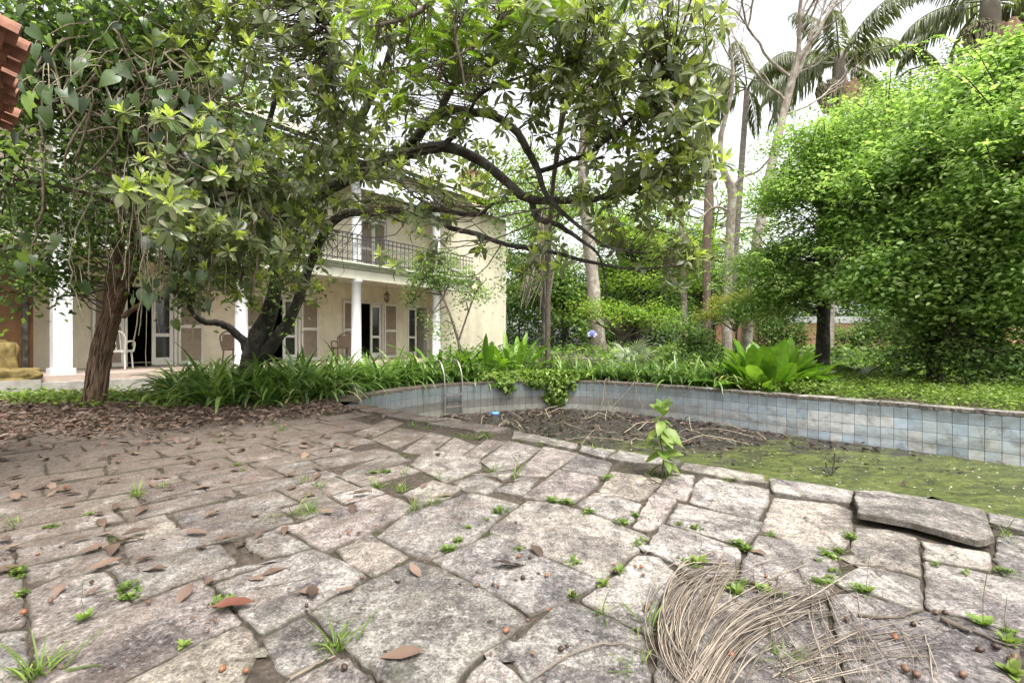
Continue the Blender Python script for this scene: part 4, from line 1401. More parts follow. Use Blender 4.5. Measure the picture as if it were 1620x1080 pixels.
def rosette(seed, young):
    r_ = np.random.default_rng(seed)
    mb = MB()
    n = r_.integers(7, 11)
    a = np.arange(n) * 2.4 + r_.uniform(0, 6)
    el = r_.uniform(-0.55, 0.35, n)
    d = np.stack([np.cos(a) * np.cos(el), np.sin(a) * np.cos(el), np.sin(el)], -1)
    t = np.clip(r_.normal(0.36, 0.17, n), 0.02, 0.66)
    if r_.random() < 0.5: t[r_.integers(0, n)] = 0.62
    mb.place(LANCE, d * 0.02, d, np.array([0, 0, 1.0]) + r_.normal(0, 0.25, (n, 3)), r_.uniform(0.12, 0.2, n), r_.uniform(0.85, 1.2, n), t)
    if young:
        m = r_.integers(5, 9)
        a = np.arange(m) * 2.4 + r_.uniform(0, 6)
        el = r_.uniform(0.75, 1.35, m)
        d = np.stack([np.cos(a) * np.cos(el), np.sin(a) * np.cos(el), np.sin(el)], -1)
        mb.place(LANCE, d * 0.01 + np.array([0, 0, 0.01]), d, -np.stack([np.cos(a), np.sin(a), np.zeros(m)], -1) + np.array([0, 0, 0.3]), r_.uniform(0.1, 0.17, m), r_.uniform(0.7, 1.0, m), np.clip(r_.normal(0.88, 0.09, m), 0.7, 1))
    return mb
RV = [rosette(100 + k, k % 7 < 5) for k in range(14)]
RM = [m_.mesh("leaf_rosette", M['mag']) for m_ in RV]
CL = [(430, 90, 5.5, 95, 50), (520, 130, 5.5, 85, 45), (600, 60, 5.0, 80, 40), (700, 50, 5, 80, 36), (800, 60, 4.6, 90, 50), (900, 80, 4.5, 100, 60), (990, 110, 4.5, 90, 52), (1055, 90, 4.4, 60, 30), (1075, 190, 4.4, 55, 34), (1090, 250, 4.6, 50, 28),
      (960, 200, 4.8, 80, 32), (870, 160, 4.8, 70, 34), (1010, 270, 4.8, 70, 32), (1075, 300, 4.8, 45, 18), (575, 190, 5.8, 65, 30), (500, 230, 6, 85, 55), (420, 250, 6, 95, 60), (330, 270, 5, 75, 40), (290, 330, 4.6, 60, 24), (380, 350, 5.5, 85, 50),
      (470, 330, 6.2, 75, 45), (560, 295, 5.6, 45, 12), (640, 300, 5.6, 45, 9), (440, 410, 7, 65, 34), (360, 430, 6.5, 65, 30), (490, 395, 7.6, 28, 8), (625, 430, 4.2, 20, 3), (650, 360, 5.1, 28, 5), (690, 385, 5.3, 40, 6), (930, 330, 5.2, 60, 16), (1000, 370, 5.2, 60, 16), (1085, 400, 5.4, 50, 22),
      (870, 380, 5.4, 60, 12), (740, 200, 5.6, 40, 8), (660, 180, 5.8, 40, 7), (820, 290, 5.2, 40, 6), (770, 390, 5.4, 30, 4), (500, -80, 5, 110, 40), (750, -100, 4.6, 150, 50), (1000, -80, 4.4, 120, 40), (330, 60, 5.2, 60, 22), (1120, 40, 4.6, 30, 8), (640, 130, 5.4, 50, 16), (720, 110, 5.2, 60, 22), (650, 265, 7, 55, 22), (700, 270, 6.8, 40, 12), (600, 320, 7.2, 45, 16), (690, 320, 6.6, 45, 12), (590, 230, 7.2, 60, 30), (790, 240, 6.4, 40, 8), (670, 210, 6.8, 50, 14), (350, 10, 5.4, 80, 34), (450, 20, 5.6, 80, 34), (250, 20, 5.6, 80, 24), (560, 20, 5.4, 60, 20), (1110, 130, 4.6, 30, 10)]
ros = []
for (x, y, Y, r, n) in CL:
    rm = r * Y / F
    c = W(x, y, Y)
    n = max(2, int(n * 0.98))
    g = rng.normal(0, 0.52, (n, 3)) * np.array([rm, rm * 1.3, rm])
    ros.append(c + g)
ros = np.vstack(ros)
tw = MB()
rdir = []
for p in ros:
    d2 = np.linalg.norm(limb_pts - p, axis=1)
    k = rng.choice(np.argsort(d2)[:4])
    q = limb_pts[k]
    ln = np.linalg.norm(p - q)
    mid = (p + q) / 2 + rng.normal(0, 0.13 * ln + 0.02, 3)
    tw.tube(jitter_path([q, mid, p], 8, 0.012), np.linspace(0.004 + 0.004 * min(ln, 1.6), 0.0026, 8), 4)
    rdir.append(nrm(p - mid))
rdir = np.array(rdir)
o = tw.build("twigs", M['twig'], mag); o.location = -Vector(ML)
order = np.argsort(ros[:, 1] + (np.abs(ros[:, 0]) > ros[:, 1]) * 50 + (ros[:, 2] > 1 + 0.72 * ros[:, 1]) * 50)
crown = MB()
for rank, k in enumerate(order):
    p = ros[k]
    up = Vector(nrm(rdir[k] * 0.7 + np.array([0, 0, 0.6]) + rng.normal(0, 0.25, 3)))
    q = up.to_track_quat('Z', 'Y')
    e = (q @ Matrix.Rotation(random.uniform(0, 6.28), 3, 'Z').to_quaternion()).to_euler()
    vi = random.randrange(len(RM))
    sc = random.uniform(0.55, 0.95)
    if rank < 300:
        inst("leaf_rosette", RM[vi], tuple(Vector(p) - Vector(ML)), e, sc, mag)
    else:
        Rm = np.array(e.to_matrix()) * sc
        for v_, f_, t_ in zip(RV[vi].v, RV[vi].f, RV[vi].t):
            crown.add(v_ @ Rm.T + p, f_ - 0, t_) if False else None
        V = np.vstack(RV[vi].v); T_ = np.concatenate(RV[vi].t); Fq = np.vstack(RV[vi].f)
        crown.add(V @ Rm.T + p, Fq, T_)
o = crown.build("crown", M['mag'], mag); o.location = -Vector(ML); o["kind"] = "stuff"
# pale flowers
fl = MB()
for k in range(7):
    a = k * 0.9
    d = np.array([math.cos(a), math.sin(a), 0.5])
    fl.place(OVAL, [d * 0.005], d, np.array([0, 0, 1.0]), 0.07, 1.4)
fm = fl.mesh("flower", M['cream_petal'])
for (x, y, Y) in ((800, 167, 4.9), (1135, 145, 4.5), (1105, 30, 4.4), (722, 430, 5.4)):
    inst("flower", fm, tuple(Vector(W(x, y, Y)) - Vector(ML)), (0.3, 0.2, 0), 1, mag)

# --- leaning trunk wrapped in creeper, and its climbing philodendron
vt = empty("creeper_tree", tuple(np.append(G(150, 640)[:2], 0)))
VL = Vector(vt.location)
tag(vt, "leaning shaggy brown trunk smothered in hanging creepers beside the veranda", "tree")
mb = MB()
VT = [[(148, 648, 7.6, .19), (152, 610, 7.6, .165), (160, 560, 7.6, .15), (172, 510, 7.55, .14), (186, 470, 7.5, .125), (203, 425, 7.4, .115), (215, 390, 7.3, .1), (225, 340, 7.1, .09), (235, 270, 6.9, .08), (240, 180, 6.6, .06), (230, 80, 6.3, .045), (220, -40, 6, .03)],
      [(165, 540, 7.55, .09), (170, 490, 7.5, .085), (178, 440, 7.45, .075), (190, 390, 7.4, .065), (190, 330, 7.2, .055), (160, 240, 7.0, .04), (130, 140, 6.8, .03)],
      [(195, 500, 7.5, .05), (225, 480, 7.4, .042), (262, 465, 7.2, .036), (300, 440, 7.0, .025), (330, 400, 6.8, .016)],
      [(235, 270, 6.9, .05), (180, 200, 6.2, .04), (110, 170, 5.6, .03), (40, 160, 5.2, .015)],
      [(225, 340, 7.1, .04), (150, 310, 6.6, .03), (70, 290, 6.2, .02), (0, 280, 6, .01)],
      [(240, 180, 6.6, .05), (300, 110, 6.0, .035), (350, 40, 5.6, .02)]]
vlp = []
for L in VT:
    P, r = limb_points(L, 40)
    r = r * 0.8
    rough_tube(mb, P, r, 12, 0.16)
    vlp.append(P)
# bark strips wound round the stem
P0, r0 = limb_points(VT[0], 40)
r0 = r0 * 0.8
for k in range(46):
    a0 = random.uniform(0, 6.28); tw_ = random.uniform(-2.5, 2.5)
    i0 = random.randint(0, 12); i1 = i0 + random.randint(6, 16)
    pts = []
    for i in range(i0, i1):
        a = a0 + tw_ * (i - i0) / 16
        rr = r0[i] * (1.05 + 0.12 * random.random())
        pts.append(P0[i] + np.array([math.cos(a) * rr, math.sin(a) * rr, 0]))
    mb.tube(pts, 0.012 + 0.008 * random.random(), 4)
o = mb.build("trunk", M['bark_brown'], vt); o.location = -VL
vlp = np.vstack(vlp)
# dense small creeper foliage
mb = MB(); twg = MB()
VC = [(60, 60, 5.2, 110, 60, 26), (170, 60, 5.8, 110, 60, 30), (280, 70, 6.0, 90, 60, 26), (60, 190, 5.6, 100, 70, 24), (190, 170, 6.4, 110, 80, 34), (300, 180, 6.4, 80, 70, 28), (50, 330, 6.4, 90, 70, 24), (150, 320, 7.2, 90, 70, 22), (290, 330, 7.0, 90, 80, 26),
      (380, 330, 7.6, 70, 70, 18), (60, 430, 7.0, 70, 45, 14), (150, 400, 7.6, 70, 50, 10), (300, 420, 7.2, 60, 50, 14), (400, 420, 8.2, 70, 60, 18), (440, 300, 8.4, 70, 90, 18), (120, -50, 5.5, 160, 60, 30)]
for (x, y, Y, rx, ry, n) in VC:
    c = W(x, y, Y); sx = rx * Y / F; sy = ry * Y / F
    n = int(n * 1.9)
    cs = c + rng.normal(0, 0.5, (n, 3)) * np.array([sx, sx * 0.9, sy])
    leaf_cloud(mb, cs, 40, (0.19, 0.19, 0.17), 0.09, OVALC, (0.05, 0.95), 0.4, -0.4)
    for p in cs[::2]:
        k = rng.choice(np.argsort(np.linalg.norm(vlp - p, axis=1))[:20])
        twg.tube(jitter_path([vlp[k], p], 7, 0.04), np.linspace(0.013, 0.004, 7), 4)
o = mb.build("crown", M['dark'], vt); o.location = -VL
o["kind"] = "stuff"
o = twg.build("twigs", M['twig'], vt); o.location = -VL
# hanging aerial roots
hr = MB()
for k in range(95):
    x = random.choice([random.gauss(210, 50), random.uniform(20, 420)])
    y0 = random.uniform(60, 330); Y = random.uniform(5.4, 7.2)
    ln = random.uniform(60, 260)
    a = W(x, y0, Y); b = W(x + random.gauss(0, 18), min(y0 + ln, 590), Y)
    hr.tube(jitter_path([a, (a + b) / 2 + rng.normal(0, 0.05, 3), b], 14, 0.022), random.uniform(0.003, 0.0085), 4)
for k in range(26):   # tangled pale stems
    x, y, Y = random.uniform(110, 310), random.uniform(90, 240), random.uniform(5.0, 5.8)
    a = W(x, y, Y)
    pts = [a + rng.normal(0, 0.28, 3) * np.array([1, 0.5, 1.0]) for _ in range(5)]
    hr.tube(jitter_path(pts, 18, 0.012), random.uniform(0.006, 0.013), 5)
o = hr.build("aerial_roots", M['root'], vt); o.location = -VL; o["kind"] = "stuff"

ph = empty("philodendron", tuple(VL)); tag(ph, "climbing philodendron with large heart-shaped leaves hung through the creeper-wrapped trunk", "climber")
hv = []
for k in range(5):
    m_ = MB()
    r_ = np.random.default_rng(k)
    m_.place(leaf_tpl([-.2, -.06, .15, .42, .75, 1], np.array([.16, .36, .43, .37, .17, .01]) * r_.uniform(.85, 1.05), r_.uniform(0.1, 0.35), r_.uniform(0.15, 0.4), True), [[0, 0, 0]], np.array([0, 1.0, 0]), np.array([0, 0, 1.0]), 1.0, 1.0, [0.08, 0.3, 0.45, 0.62, 0.95][k])
    hv.append(m_.mesh("heart_leaf", M['philo']))
pos = []
for (x, y, Y, rx, ry, n) in [(60, 130, 4.4, 60, 60, 26), (40, 60, 4.6, 50, 40, 10), (250, 160, 5.2, 90, 60, 24), (330, 190, 5.2, 60, 60, 22), (300, 250, 5.0, 70, 60, 28), (340, 330, 5.2, 70, 60, 34), (280, 400, 6.0, 50, 50, 26), (330, 420, 6.4, 50, 40, 20), (390, 400, 6.8, 50, 50, 20), (420, 330, 6.2, 60, 60, 22), (60, 400, 5.8, 50, 40, 10), (150, 60, 5.2, 80, 50, 14), (240, 470, 6.8, 60, 30, 6), (160, 120, 5.0, 50, 50, 10), (480, 300, 6.6, 40, 60, 10), (210, 40, 5.2, 60, 40, 10)]:
    for _ in range(n):
        pos.append(W(x, y, Y) + rng.normal(0, 0.55, 3) * np.array([rx * Y / F, 0.35, ry * Y / F]))
pet = MB()
for p in pos:
    face = np.array([random.gauss(0.1, 0.5), -0.8 + random.gauss(0, 0.35), 0.55 + random.gauss(0, 0.3)])
    dn = np.array([random.gauss(0, 0.45), random.gauss(-0.15, 0.3), -1.0])
    y_ = nrm(dn); z_ = nrm(face - y_ * np.dot(face, y_)); x_ = np.cross(y_, z_)
    mt = Matrix(np.stack([x_, y_, z_], 1).tolist())
    vi = random.choices(range(5), [2, 3, 3, 2, 0.9])[0]
    sz = random.uniform(0.1, 0.2)
    inst("heart_leaf", hv[vi], tuple(Vector(p) - VL), mt.to_euler(), sz, ph)
    e = p + np.array([random.gauss(0, 0.1), random.uniform(0.02, 0.2), random.uniform(0.05, 0.25)])
    pet.tube(spline([p, (p + e) / 2 + np.array([0, 0, 0.05]), e], 5), 0.0045, 4)
for a, b in (((60, 0), (70, 220)), ((290, 150), (330, 470)), ((230, 100), (250, 430)), ((380, 250), (400, 470)), ((40, 20), (50, 430))):
    Y = 5.3
    pet.tube(jitter_path([W(*a, Y), W((a[0] + b[0]) / 2 + 15, (a[1] + b[1]) / 2, Y), W(*b, Y + 0.6)], 24, 0.03), 0.012, 6)
o = pet.build("stems", M['root'], ph); o.location = -VL; o["kind"] = "stuff"

# --- generic leafy tree / shrub
def leafy(name, label, cat, base_px, baseY, trunk, clumps, mat, bark, leaf, tpl=OVALC, per=28, spread=0.22, trunk_sides=9, group=None, tint=(0.1, 0.9), flat=0.8, droop=-0.15, kind=None, upb=0.6, limbs=True, shoots=0, lobes=False):
    b = np.append(W(base_px, 600, baseY)[:2], -0.06)
    t = empty(name, tuple(b)); tag(t, label, cat, group, kind)
    BL = Vector(b)
    mb = MB(); pts = []
    for L in trunk:
        P, r = limb_points(L, 26)
        rough_tube(mb, P, r, trunk_sides, 0.07)
        pts.append(P[6:])
    cr = MB()
    pts = np.vstack(pts) if pts else np.array([b])
    for (x, y, Y, rx, ry, n) in clumps:
        c = W(x, y, Y); sx = rx * Y / F; sy = ry * Y / F
        if lobes:
            n = int(n * 1.45)
            nl = max(4, int(n / 14))
            lc = shell_points(c, (sx, sx * 0.8, sy), nl, 0.3)
            k_ = rng.integers(0, nl, n)
            lr_ = rng.uniform(0.32, 0.6, nl)[k_][:, None] * np.array([sx, sx * 0.8, sy * 0.85])
            cs = lc[k_] + rand_dirs(n, -0.6, 1.0) * lr_ * rng.uniform(0.55, 1, (n, 1))
        else:
            cs = shell_points(c, (sx, sx * 0.8, sy), n, 0.35)
        leaf_cloud(cr, cs, per, (spread,) * 3, leaf, tpl, tint, upb, droop, flat)
        if limbs:
            for p in cs[::3]:
                k = rng.choice(np.argsort(np.linalg.norm(pts - p, axis=1))[:8])
                mb.tube(jitter_path([pts[k], (pts[k] + p) / 2 + np.array([0, 0, 0.1]), p], 6, 0.03), np.linspace(0.022, 0.006, 6) * (Yf(Y)), 4)
    if shoots:
        for _ in range(shoots):
            (x, y, Y, rx, ry, n) = random.choice(clumps)
            c = W(x, y, Y); sx = rx * Y / F; sy = ry * Y / F
            d = rand_dirs(1, -0.1, 1.0)[0]
            st = c + d * np.array([sx, sx * 0.8, sy]) * 0.9
            L = random.uniform(0.5, 1.1)
            e = st + nrm(d * np.array([1, 1, 0.6]) + np.array([0, -0.2, 0.35])) * L
            e2 = e + nrm(d * np.array([1, 1, 0.1])) * L * 0.4
            S = spline([st, e, e2], 22)
            mb.tube(S, np.linspace(0.012, 0.003, 22), 4)
            dd = rand_dirs(44, -0.5, 0.4)
            cr.place(tpl, np.repeat(S, 2, 0), dd, np.array([0, 0, 1.0]) + rng.normal(0, 0.3, (44, 3)), leaf * rng.uniform(0.7, 1.15, 44), 1.0, np.clip(rng.uniform(0.4, 1.0, 44), 0, 1))
    if mb.v:
        o = mb.build("trunk", bark, t); o.location = -BL
    if cr.v:
        o = cr.build("crown", mat, t); o.location = -BL
    return t
def Yf(Y): return max(0.6, Y / 12)

# right-hand hedge of overgrown trees
leafy("overgrown_tree", "bright green overgrown tree behind the paddle-leaved clump, dark straight trunk", "tree", 1301, 13.2,
      [[(1301, 600, 13.2, .19), (1303, 500, 13.2, .16), (1306, 420, 13.1, .14), (1300, 330, 13, .1), (1310, 230, 12.8, .05)]],
      [(1240, 430, 12.6, 60, 70, 70), (1265, 340, 12.2, 80, 80, 130), (1330, 270, 12, 95, 75, 150), (1350, 390, 12, 80, 80, 90), (1420, 230, 12, 100, 70, 140), (1205, 480, 13, 50, 45, 50), (1260, 470, 12.6, 70, 40, 60), (1400, 330, 12, 80, 80, 90)],
      M['bright'], M['bark_dark'], 0.095, OVALC, 60, 0.25, group="trees of the overgrown hedge", shoots=70, lobes=True, flat=0.55, upb=0.75)
leafy("overgrown_tree", "broad leafy vine-covered tree in the middle of the overgrown hedge", "tree", 1470, 11.0,
      [[(1480, 620, 11, .16), (1475, 540, 11, .14), (1450, 470, 10.9, .12), (1440, 380, 10.6, .09), (1470, 250, 10.2, .05)], [(1570, 500, 10.6, .1), (1540, 525, 10.7, .09), (1490, 520, 10.8, .08)]],
      [(1420, 330, 10.2, 85, 85, 120), (1450, 430, 10, 85, 70, 100), (1500, 230, 10, 110, 80, 160), (1540, 380, 9.6, 100, 80, 130), (1560, 150, 10, 100, 60, 120), (1380, 450, 10.6, 50, 50, 40), (1590, 470, 9.6, 80, 70, 90), (1620, 130, 9.6, 70, 60, 60), (1500, 480, 10, 70, 50, 60)],
      M['bright'], M['bark_dark'], 0.105, OVAL, 40, 0.24, group="trees of the overgrown hedge", shoots=70, lobes=True, flat=0.6)
leafy("overgrown_tree", "broad leafy tree at the picture's edge above the pool corner", "tree", 1640, 9.2,
      [[(1660, 620, 9.2, .15), (1650, 500, 9.1, .12), (1630, 350, 8.8, .08), (1620, 200, 8.4, .04)]],
      [(1600, 280, 8.4, 70, 90, 80), (1620, 180, 8.2, 70, 70, 60), (1600, 390, 8.6, 60, 60, 50), (1650, 450, 8.6, 60, 60, 40), (1690, 280, 8.2, 70, 120, 50)],
      M['bright'], M['bark_dark'], 0.09, OVAL, 44, 0.2, group="trees of the overgrown hedge", shoots=70, lobes=True, flat=0.7)
leafy("hedge_undergrowth", "dark shaded shrub under the overgrown hedge at the pool corner", "shrub", 1560, 10.2,
      [[(1585, 620, 10, .03), (1590, 560, 10, .025), (1580, 480, 10, .015)], [(1530, 620, 10, .02), (1520, 560, 10, .015), (1500, 520, 10, .01)]],
      [(1590, 480, 9.4, 60, 70, 70), (1540, 570, 9.8, 60, 35, 50), (1610, 570, 9.4, 60, 45, 60), (1480, 560, 11, 70, 35, 50), (1430, 560, 12.5, 60, 35, 40), (1530, 500, 10.5, 70, 60, 70), (1470, 530, 11.5, 60, 40, 50), (1590, 540, 10, 70, 50, 60)],
      M['mid'], M['twig'], 0.09, OVAL, 26, 0.17)

# --- background trees
leafy("grey_trunk_tree", "tall tree with thick smooth pale grey trunk behind the pool", "tree", 940, 18,
      [[(950, 575, 18, .3), (942, 490, 18, .25), (936, 430, 18, .23), (930, 370, 17.9, .21), (925, 320, 17.8, .2), (922, 250, 17.6, .17), (930, 150, 17.2, .12), (950, 40, 16.8, .07)]],
      [(880, 60, 16, 110, 80, 30), (980, 60, 16, 110, 80, 30), (930, -60, 16, 160, 60, 30)], M['feather'], M['bark_grey'], 0.16, OVALC, 26, 0.4)
leafy("spotted_trunk_tree", "slender grey lichen-spotted tree forking beside the leaning bare tree", "tree", 1150, 19,
      [[(1152, 590, 19, .2), (1150, 520, 19, .19), (1152, 430, 19, .18), (1156, 350, 18.9, .17), (1158, 300, 18.8, .17), (1145, 270, 18.7, .13), (1140, 220, 18.5, .1), (1160, 130, 18, .06), (1150, 40, 17.6, .03)],
       [(1158, 300, 18.8, .1), (1175, 280, 18.6, .06), (1200, 270, 18.4, .04), (1230, 235, 18, .02)], [(1152, 345, 19, .06), (1145, 330, 19, .05), (1125, 330, 19, .04), (1100, 355, 19, .03)]],
      [(1060, 60, 17, 80, 60, 4), (1110, 330, 20, 60, 40, 6), (1200, 320, 20, 40, 40, 4)], M['feather'], M['bark_grey'], 0.1, DIA, 24, 0.35)
# leaning almost leafless tree
bt = empty("bare_twig_tree", tuple(np.append(W(1180, 600, 16)[:2], -0.06))); BT = Vector(bt.location)
tag(bt, "leaning pale tree with bare twiggy crown against the white sky", "tree")
mb = MB(); tm_ = MB()
def twiggy(mb, fine, p, d, L, r, depth):
    n = 7
    pts = [p]
    dd = nrm(d)
    for i in range(n):
        dd = nrm(dd + rng.normal(0, 0.13, 3) + np.array([0, 0, 0.05]))
        pts.append(pts[-1] + dd * L / n)
    pts = np.array(pts)
    (mb if depth > 2 else fine).tube(pts, np.linspace(r, r * 0.62, n + 1), 7 if depth > 2 else 4)
    if depth == 0: return
    for k in range(3 if depth > 1 else 4):
        i = random.randint(2, n)
        nd = nrm(dd + rand_dirs(1, -0.3, 0.8)[0] * 0.95)
        twiggy(mb, fine, pts[i], nd, L * random.uniform(0.55, 0.8), r * (0.62 if i == n else 0.5), depth - 1)
Lb = [[(1178, 590, 16, .19), (1186, 470, 16, .165), (1205, 340, 15.9, .15), (1230, 220, 15.8, .13), (1247, 150, 15.7, .12), (1260, 100, 15.6, .1)]]
P, r = limb_points(Lb[0], 30)
rough_tube(mb, P, r, 10, 0.06)
for (i, d, L, rr, dep) in ((29, (0.1, 0, 1), 2.2, .08, 4), (29, (0.7, -.1, 0.9), 2.4, .07, 4), (24, (0.5, 0.1, 1), 2.4, .07, 4), (26, (-0.8, 0, 0.6), 2.2, .055, 4), (20, (0.9, 0, 0.4), 2.0, .04, 3), (14, (0.8, 0, 0.5), 1.6, .035, 3), (22, (-0.7, -0.2, 0.9), 2.4, .05, 4)):
    twiggy(mb, tm_, P[i], np.array(d, float), L, rr, dep)
o = mb.build("trunk", M['bark_grey'], bt); o.location = -BT
o = tm_.build("twigs", M['bark_grey'], bt); o.location = -BT
# second bare crown high behind the magnolia
bt2 = empty("bare_twig_tree", tuple(np.append(W(1085, 600, 22)[:2], -0.06))); B2 = Vector(bt2.location)
tag(bt2, "tall thin leafless tree rising behind the magnolia's outer leaves", "tree")
mb = MB(); tm_ = MB()
P, r = limb_points([(1085, 590, 22, .16), (1080, 420, 22, .14), (1075, 280, 22, .12), (1070, 180, 22, .1)], 20)
rough_tube(mb, P, r, 8, 0.06)
for d in ((0.5, 0, 1), (-0.6, 0, 1), (0.1, -.3, 1), (-0.2, 0.3, 1)):
    twiggy(mb, tm_, P[-1], np.array(d), 3.2, .07, 4)
o = mb.build("trunk", M['bark_grey'], bt2); o.location = -B2
o = tm_.build("twigs", M['bark_grey'], bt2); o.location = -B2

leafy("red_bark_tree", "straight trunk hung with reddish fibre behind the pool", "tree", 1118, 21,
      [[(1118, 590, 21, .2), (1118, 500, 21, .17), (1118, 400, 21, .17), (1121, 330, 21, .2), (1122, 270, 21, .17), (1116, 220, 20.8, .12), (1100, 170, 20.5, .06)]], [], M['feather'], M['bark_red'], 0.1)
leafy("background_tree", "dark trunk and drooping green crown right of the house corner", "tree", 862, 16,
      [[(862, 600, 16, .14), (862, 520, 16, .12), (864, 420, 16, .11), (862, 360, 16, .08), (858, 330, 16, .03)]],
      [(830, 430, 17, 50, 60, 26), (870, 350, 17, 60, 60, 22), (830, 330, 18, 50, 50, 18)], M['mid'], M['bark_dark'], 0.14, OVALC, 34, 0.3, group="trees at the back of the garden")
BG = [
 ("large pale green tree filling the gap right of the house corner", 870, 27, [(850, 380, 26, 80, 70, 70), (880, 300, 27, 80, 50, 50), (840, 440, 26, 60, 40, 30)], 'feather', 0.17),
 ("large pale green tree spreading behind the thick grey trunk", 985, 28, [(960, 400, 27, 80, 60, 70), (1000, 330, 28, 80, 50, 40), (1040, 400, 27, 70, 50, 50)], 'feather', 0.17),
 ("pale green tree behind the trunk hung with reddish fibre", 1090, 28.5, [(1090, 420, 27.5, 70, 50, 50), (1120, 400, 28, 60, 40, 24)], 'feather', 0.17),
 ("feathery pale green tree rising behind the house end", 770, 24, [(770, 330, 23, 50, 50, 34), (800, 280, 23, 60, 50, 26), (740, 350, 24, 40, 30, 12)], 'feather', 0.16),
 ("layered feathery tree in the gap right of the grey trunk", 1010, 24, [(1000, 400, 23, 70, 35, 40), (1040, 430, 22, 60, 30, 34), (960, 360, 23, 50, 40, 24), (1080, 380, 24, 50, 30, 20)], 'feather', 0.16),
 ("mid green bushy tree low behind the pool, left of the grey trunk", 890, 25, [(890, 440, 24, 60, 60, 50), (850, 480, 24, 50, 50, 34), (920, 500, 23, 50, 35, 26)], 'mid', 0.2),
 ("mid green bushy tree low behind the pool, right of the grey trunk", 1000, 26, [(1000, 470, 25, 60, 50, 50), (1050, 490, 25, 50, 40, 34)], 'mid', 0.2),
 ("dense background tree behind the golden shrub", 1110, 27, [(1110, 480, 26, 60, 50, 50), (1090, 430, 26, 50, 40, 26), (1160, 500, 26, 50, 30, 26)], 'mid', 0.2),
 ("green tree beyond the boundary wall behind the overgrown hedge", 1230, 28, [(1230, 450, 27, 60, 60, 40), (1300, 420, 27, 70, 60, 40), (1380, 420, 27, 60, 60, 40)], 'mid', 0.22),
 ("far green tree behind the overgrown hedge at the right", 1500, 28, [(1480, 440, 27, 80, 70, 50), (1600, 420, 27, 80, 80, 50)], 'mid', 0.22),
 ("thin pale tree showing sky through its leaves between the two straight trunks", 1130, 30, [(1120, 330, 29, 60, 50, 12), (1200, 370, 29, 50, 60, 12), (1180, 430, 29, 60, 30, 16), (1060, 330, 29, 60, 40, 12)], 'feather', 0.2),
 ("airy treetop rising over the overgrown hedge", 1440, 17, [(1440, 130, 16, 60, 30, 16), (1400, 150, 16, 40, 20, 8), (1500, 110, 16, 50, 25, 10), (1440, 180, 16, 90, 30, 24)], 'bright', 0.1),
 ("shadowy tree behind the veranda roof, left of the magnolia", 300, 30, [(300, 150, 29, 120, 90, 26), (450, 120, 29, 100, 80, 16)], 'mid', 0.24),
 ("distant tree mass filling the end of the garden", 860, 34, [(840, 470, 33, 60, 70, 60), (930, 480, 33, 60, 60, 60), (1020, 470, 33, 60, 60, 60), (1100, 480, 33, 60, 60, 60), (1180, 490, 33, 60, 40, 50)], 'mid', 0.26),
]
for lab, bx, Y, cl, mt, ls in BG:
    top = min(c[1] for c in cl)
    leafy("background_tree", lab, "tree", bx, Y, [[(bx, 575, Y, .16), (bx + 4, 480, Y, .13), (bx - 3, (480 + top) / 2, Y, .1), (bx, top, Y, .04)]], [(a_, b_, c_, d_, e_, int(f_ * 1.35)) for a_, b_, c_, d_, e_, f_ in cl], M[mt], M['bark_dark'], ls, OVALC, 32, 0.38, group="trees at the back of the garden", flat=0.6, lobes=True)
for lab, bx, Y, cl in (("low dark shrub before the salmon wall, behind the paddle-leaved clump", 1245, 19, [(1240, 530, 19, 45, 30, 60), (1205, 520, 19, 30, 30, 30)]),
                       ("low dark shrub before the salmon wall, right of the dark straight trunk", 1350, 18, [(1345, 532, 18, 35, 24, 44), (1400, 520, 18, 40, 35, 60)]),
                       ("low dark shrub before the salmon wall, under the hedge's middle", 1450, 17, [(1450, 525, 17, 50, 35, 50)])):
    leafy("low_shrub", lab, "shrub", bx, Y, [[(bx, 580, Y, .04), (bx, 535, Y, .02)]], cl, M['mid'], M['twig'], 0.12, OVALC, 40, 0.2)
leafy("golden_shrub", "yellow-green clipped shrub beyond the paddle-leaved clump", "shrub", 1165, 15.5,
      [[(1165, 590, 15.5, .05), (1165, 500, 15.5, .03)]], [(1160, 478, 15.5, 40, 12, 36), (1125, 500, 15.5, 22, 8, 14), (1180, 468, 15.5, 30, 8, 16)], M['yellow'], M['twig'], 0.09, OVALC, 40, 0.16, flat=0.5)
leafy("fern_shrub", "light green ferny shrub at the back of the pool", "shrub", 985, 16.5,
      [[(985, 590, 16.5, .05), (985, 520, 16.5, .03)]], [(985, 500, 16.5, 45, 22, 34), (1030, 500, 16.3, 40, 24, 30), (930, 490, 17, 30, 20, 20), (1060, 520, 16, 30, 20, 16)], M['feather'], M['twig'], 0.1, OVALC, 40, 0.2, flat=0.5)
leafy("flowering_shrub", "low dark green shrub right of the fan palm", "shrub", 1090, 14.5,
      [[(1090, 590, 14.5, .04), (1090, 520, 14.5, .03)]], [(1085, 530, 14.5, 35, 35, 34), (1060, 560, 14, 30, 20, 20), (1115, 550, 14.3, 30, 25, 20)], M['mid'], M['twig'], 0.1, OVALC, 40, 0.16)
leafy("climbing_shrub", "loose climbing shrub against the end wall of the house", "shrub", 720, 14.0,
      [[(735, 600, 13.6, .05), (725, 540, 13.6, .04), (705, 480, 13.8, .03), (680, 430, 14, .02)], [(725, 540, 13.6, .03), (750, 470, 13.6, .02), (770, 440, 13.6, .01)]],
      [(690, 415, 14, 45, 22, 44), (670, 450, 14, 35, 20, 22), (720, 440, 13.8, 40, 20, 30), (740, 470, 13.6, 35, 25, 22), (655, 480, 14.2, 25, 20, 8), (700, 520, 13.8, 40, 25, 12)], M['mid'], M['twig'], 0.085, OVALC, 30, 0.16)

